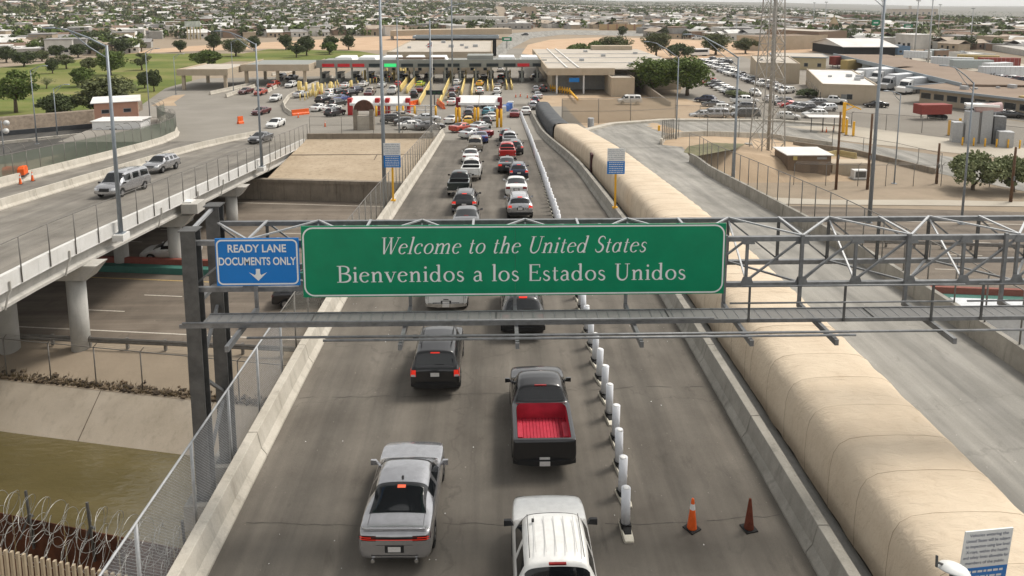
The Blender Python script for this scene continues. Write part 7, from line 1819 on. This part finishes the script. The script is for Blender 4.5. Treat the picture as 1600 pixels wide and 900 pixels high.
flyover('green-edged freeway ramp behind the church', [(1130, 24, 950), (1180, 25, 940), (1240, 27, 920), (1300, 30, 880), (1380, 33, 840)], 8, 1.6, plain('ramp_green', (.13, .2, .16), .8), 2)
# church with a spire
p = onground(1304, 55); t = thing('church_tower', 'brick church tower with a pointed spire', 'church', p); s_ = 1 / PXM(p)
MB().box(-5 * s_, 5 * s_, 0, 10 * s_, 0, 18 * s_).build('tower', plain('church_brick', (.3, .2, .14), .8), t); mb = MB(); q = 5 * s_
for a, b in (((-q, 0), (q, 0)), ((q, 0), (q, 2*q)), ((q, 2*q), (-q, 2*q)), ((-q, 2*q), (-q, 0))): mb.quad((*a, 18*s_), (*b, 18*s_), (0, q, 31*s_))
mb.build('spire', plain('spire_tan', (.4, .3, .18), .8), t); MB().box(-1.5*s_, 1.5*s_, -.1, 0, 9*s_, 14*s_).build('louvre', DARK, t)
# overhead green road signs
def road_sign(label, px, py, w_, hpx, yb):
    p = onground(px, yb); z1, z0 = topz(px, py, p.y), topz(px, py + hpx, p.y); s_ = 1 / PXM(p); t = thing('road_sign', label, 'sign', p, 0, 'overhead green road signs')
    MB().box(-w_/2*s_, w_/2*s_, 0, .2, z0 - p.z, z1 - p.z).build('panel', SGREEN, t); MB().box(-.2, .2, .2, .6, 0, z1 - p.z).build('post', STEEL, t); MB().box(-w_*.3*s_, w_*.3*s_, -.03, -.003, (z0 + z1)/2 - p.z - .4, (z0 + z1)/2 - p.z + .4).build('legend', SWHITE, t)
for i, px in enumerate((680, 705, 722, 760, 792)): road_sign(f'green road sign above the port hall, {ordn(i)} from the left', px, 58, 15 if i != 1 else 11, 6, 76)
road_sign('green road sign on the freeway at upper right', 1367, 31, 12, 9, 60); road_sign('green road sign over the far freeway ramp', 1418, 38, 14, 6, 58)
# tall mast lights at the interchange
for i, (px, yb, yt) in enumerate(((1429, 84, 2), (1375, 60, 2), (1450, 100, 0), (1465, 60, 8), (1516, 70, 14), (1288, 58, 4), (1270, 50, 5), (1005, 50, 22), (1150, 60, 30), (345, 60, 30))):
    p = onground(px, yb); t = thing('mast_light', f'tall mast light in the distance, {ordn(i)} of ten', 'light pole', p, 0, 'tall mast lights'); h = topz(px, yt, p.y) - p.z; MB().cyl((0, 0, 0), .3, h, 6, .15).build('mast', STEEL_L, t, True); MB().cyl((0, 0, h), .9, .5, 8).build('lamp_ring', STEEL_L, t)
# ---- trees of the city: low-poly leaf clumps
def clump(seed, n=26):
    r_ = random.Random(seed); mb = MB()
    for i in range(n):
        a, b = r_.uniform(0, 6.28), r_.uniform(-.9, 1); q = math.sqrt(1 - b * b) * r_.uniform(.55, 1); p = Vector((q * math.cos(a), q * math.sin(a), 1.15 + b * .95)); u = Vector((r_.gauss(0, 1), r_.gauss(0, 1), r_.gauss(0, 1))).normalized(); v = u.cross(Vector((r_.gauss(0, 1), r_.gauss(0, 1), r_.gauss(0, 1)))).normalized(); s = r_.uniform(.28, .5)
        mb.quad(p - u * s, p - v * s, p + u * s, p + v * s)
    return mb
CL = [clump(i) for i in range(6)]; CLD = [clump(i + 50, 220) for i in range(4)]
for c in CLD:
    c.v = [tuple(q) for q in c.v]
CLM = []
for s in range(5):
    r_ = random.Random(s + 90); mb = MB(); lob = [(Vector((r_.uniform(-.55, .55), r_.uniform(-.55, .55), r_.uniform(.7, 1.6))), r_.uniform(.35, .65)) for _ in range(7)]
    for i in range(420):
        c, rr = lob[i % 7]; q = Vector((r_.gauss(0, 1), r_.gauss(0, 1), r_.gauss(0, 1))).normalized() * rr * r_.uniform(.6, 1); p = c + q; u = Vector((r_.gauss(0, 1), r_.gauss(0, 1), r_.gauss(0, 1))).normalized(); v = u.cross(q).normalized(); l = r_.uniform(.07, .14)
        mb.quad(p - u * l, p - v * l, p + u * l, p + v * l)
    CLM.append(mb.mesh('crown', LEAF['dark']))
TRK = MB().cyl((0, 0, -.3), .09, 1.2, 5).mesh('trunk', BARK)
big = MB(); tc = []
while len(tc) < 17000:
    az = r5.uniform(-40, 40); d = 345 + 3200 * r5.random() ** 1.1; x, y = d * math.sin(R(az)), d * math.cos(R(az))
    if not free(x, y): continue
    if az < -22 and d > 2600 + 900 * sst(-36, -20, az): continue
    dens = .55 + .45 * math.sin(x * .0043 + .6) * math.sin(y * .0061 + x * .002) + (.25 if az < 0 else -.05)
    if r5.random() > dens: continue
    tc.append((d, x, y))
for _ in range(7000):
    az = r5.uniform(-40, 40); d = r5.uniform(1900, 5200); x, y = d * math.sin(R(az)), d * math.cos(R(az))
    if az < -24 and d > 2600: continue
    tc.append((d, x, y))
tc.sort()
for n_, (d, x, y) in enumerate(tc):
    z = terr(x, y); h = r5.uniform(1.6, 3.5) * (1 if d < 1800 else 1.25); w_ = h * r5.uniform(.75, 1.15); li = r5.choices(range(3), (5, 3, 2))[0]
    if n_ < 280:
        t = thing('city_tree', f'{["dark", "green", "olive"][li]} street tree among the near houses of the city', 'tree', (x, y, z), r5.uniform(0, 6), 'street trees in the city'); t.scale = (w_, w_, h)
        obj('crown', r5.choice(CLM), t, mat=LEAF[['dark', 'green', 'olive'][li]]); obj('trunk', TRK, t)
    else:
        c = r5.choice(CL); a = r5.uniform(0, 6.28); ca, sa = math.cos(a) * w_, math.sin(a) * w_; b = len(big.v); m_ = 1.0
        nq = len(c.f) if d < 1500 else 12
        big.v += [(x + v[0] * ca - v[1] * sa, y + v[0] * sa + v[1] * ca, z + v[2] * h) for v in c.v[:nq * 4]]
        big.f += [tuple(b + j for j in f) for f in c.f[:nq]]; big.mi += [li] * nq
o = stuff(big.build('distant_trees', [LEAF['dark'], LEAF['green'], LEAF['olive']])); tag(o, 'dark trees filling the streets of the distant city up to the hills', 'trees')
# ================================================================== haze over the distance
hz = MB().box(-9600, 9600, -60, 10900, -110, 200).build('haze', plain('haze_tmp', (1, 1, 1)))
m_ = bpy.data.materials.new('haze_air'); m_.use_nodes = True; n_ = m_.node_tree; n_.nodes.clear()
vo = n_.nodes.new('ShaderNodeVolumePrincipled'); vo.inputs['Color'].default_value = (.86, .87, .88, 1); vo.inputs['Density'].default_value = .00011
vo.inputs['Anisotropy'].default_value = .3
ou = n_.nodes.new('ShaderNodeOutputMaterial'); n_.links.new(vo.outputs[0], ou.inputs['Volume'])
hz.data.materials.clear(); hz.data.materials.append(m_); stuff(hz); tag(hz, 'thin pale haze veiling the distant hills', 'haze')
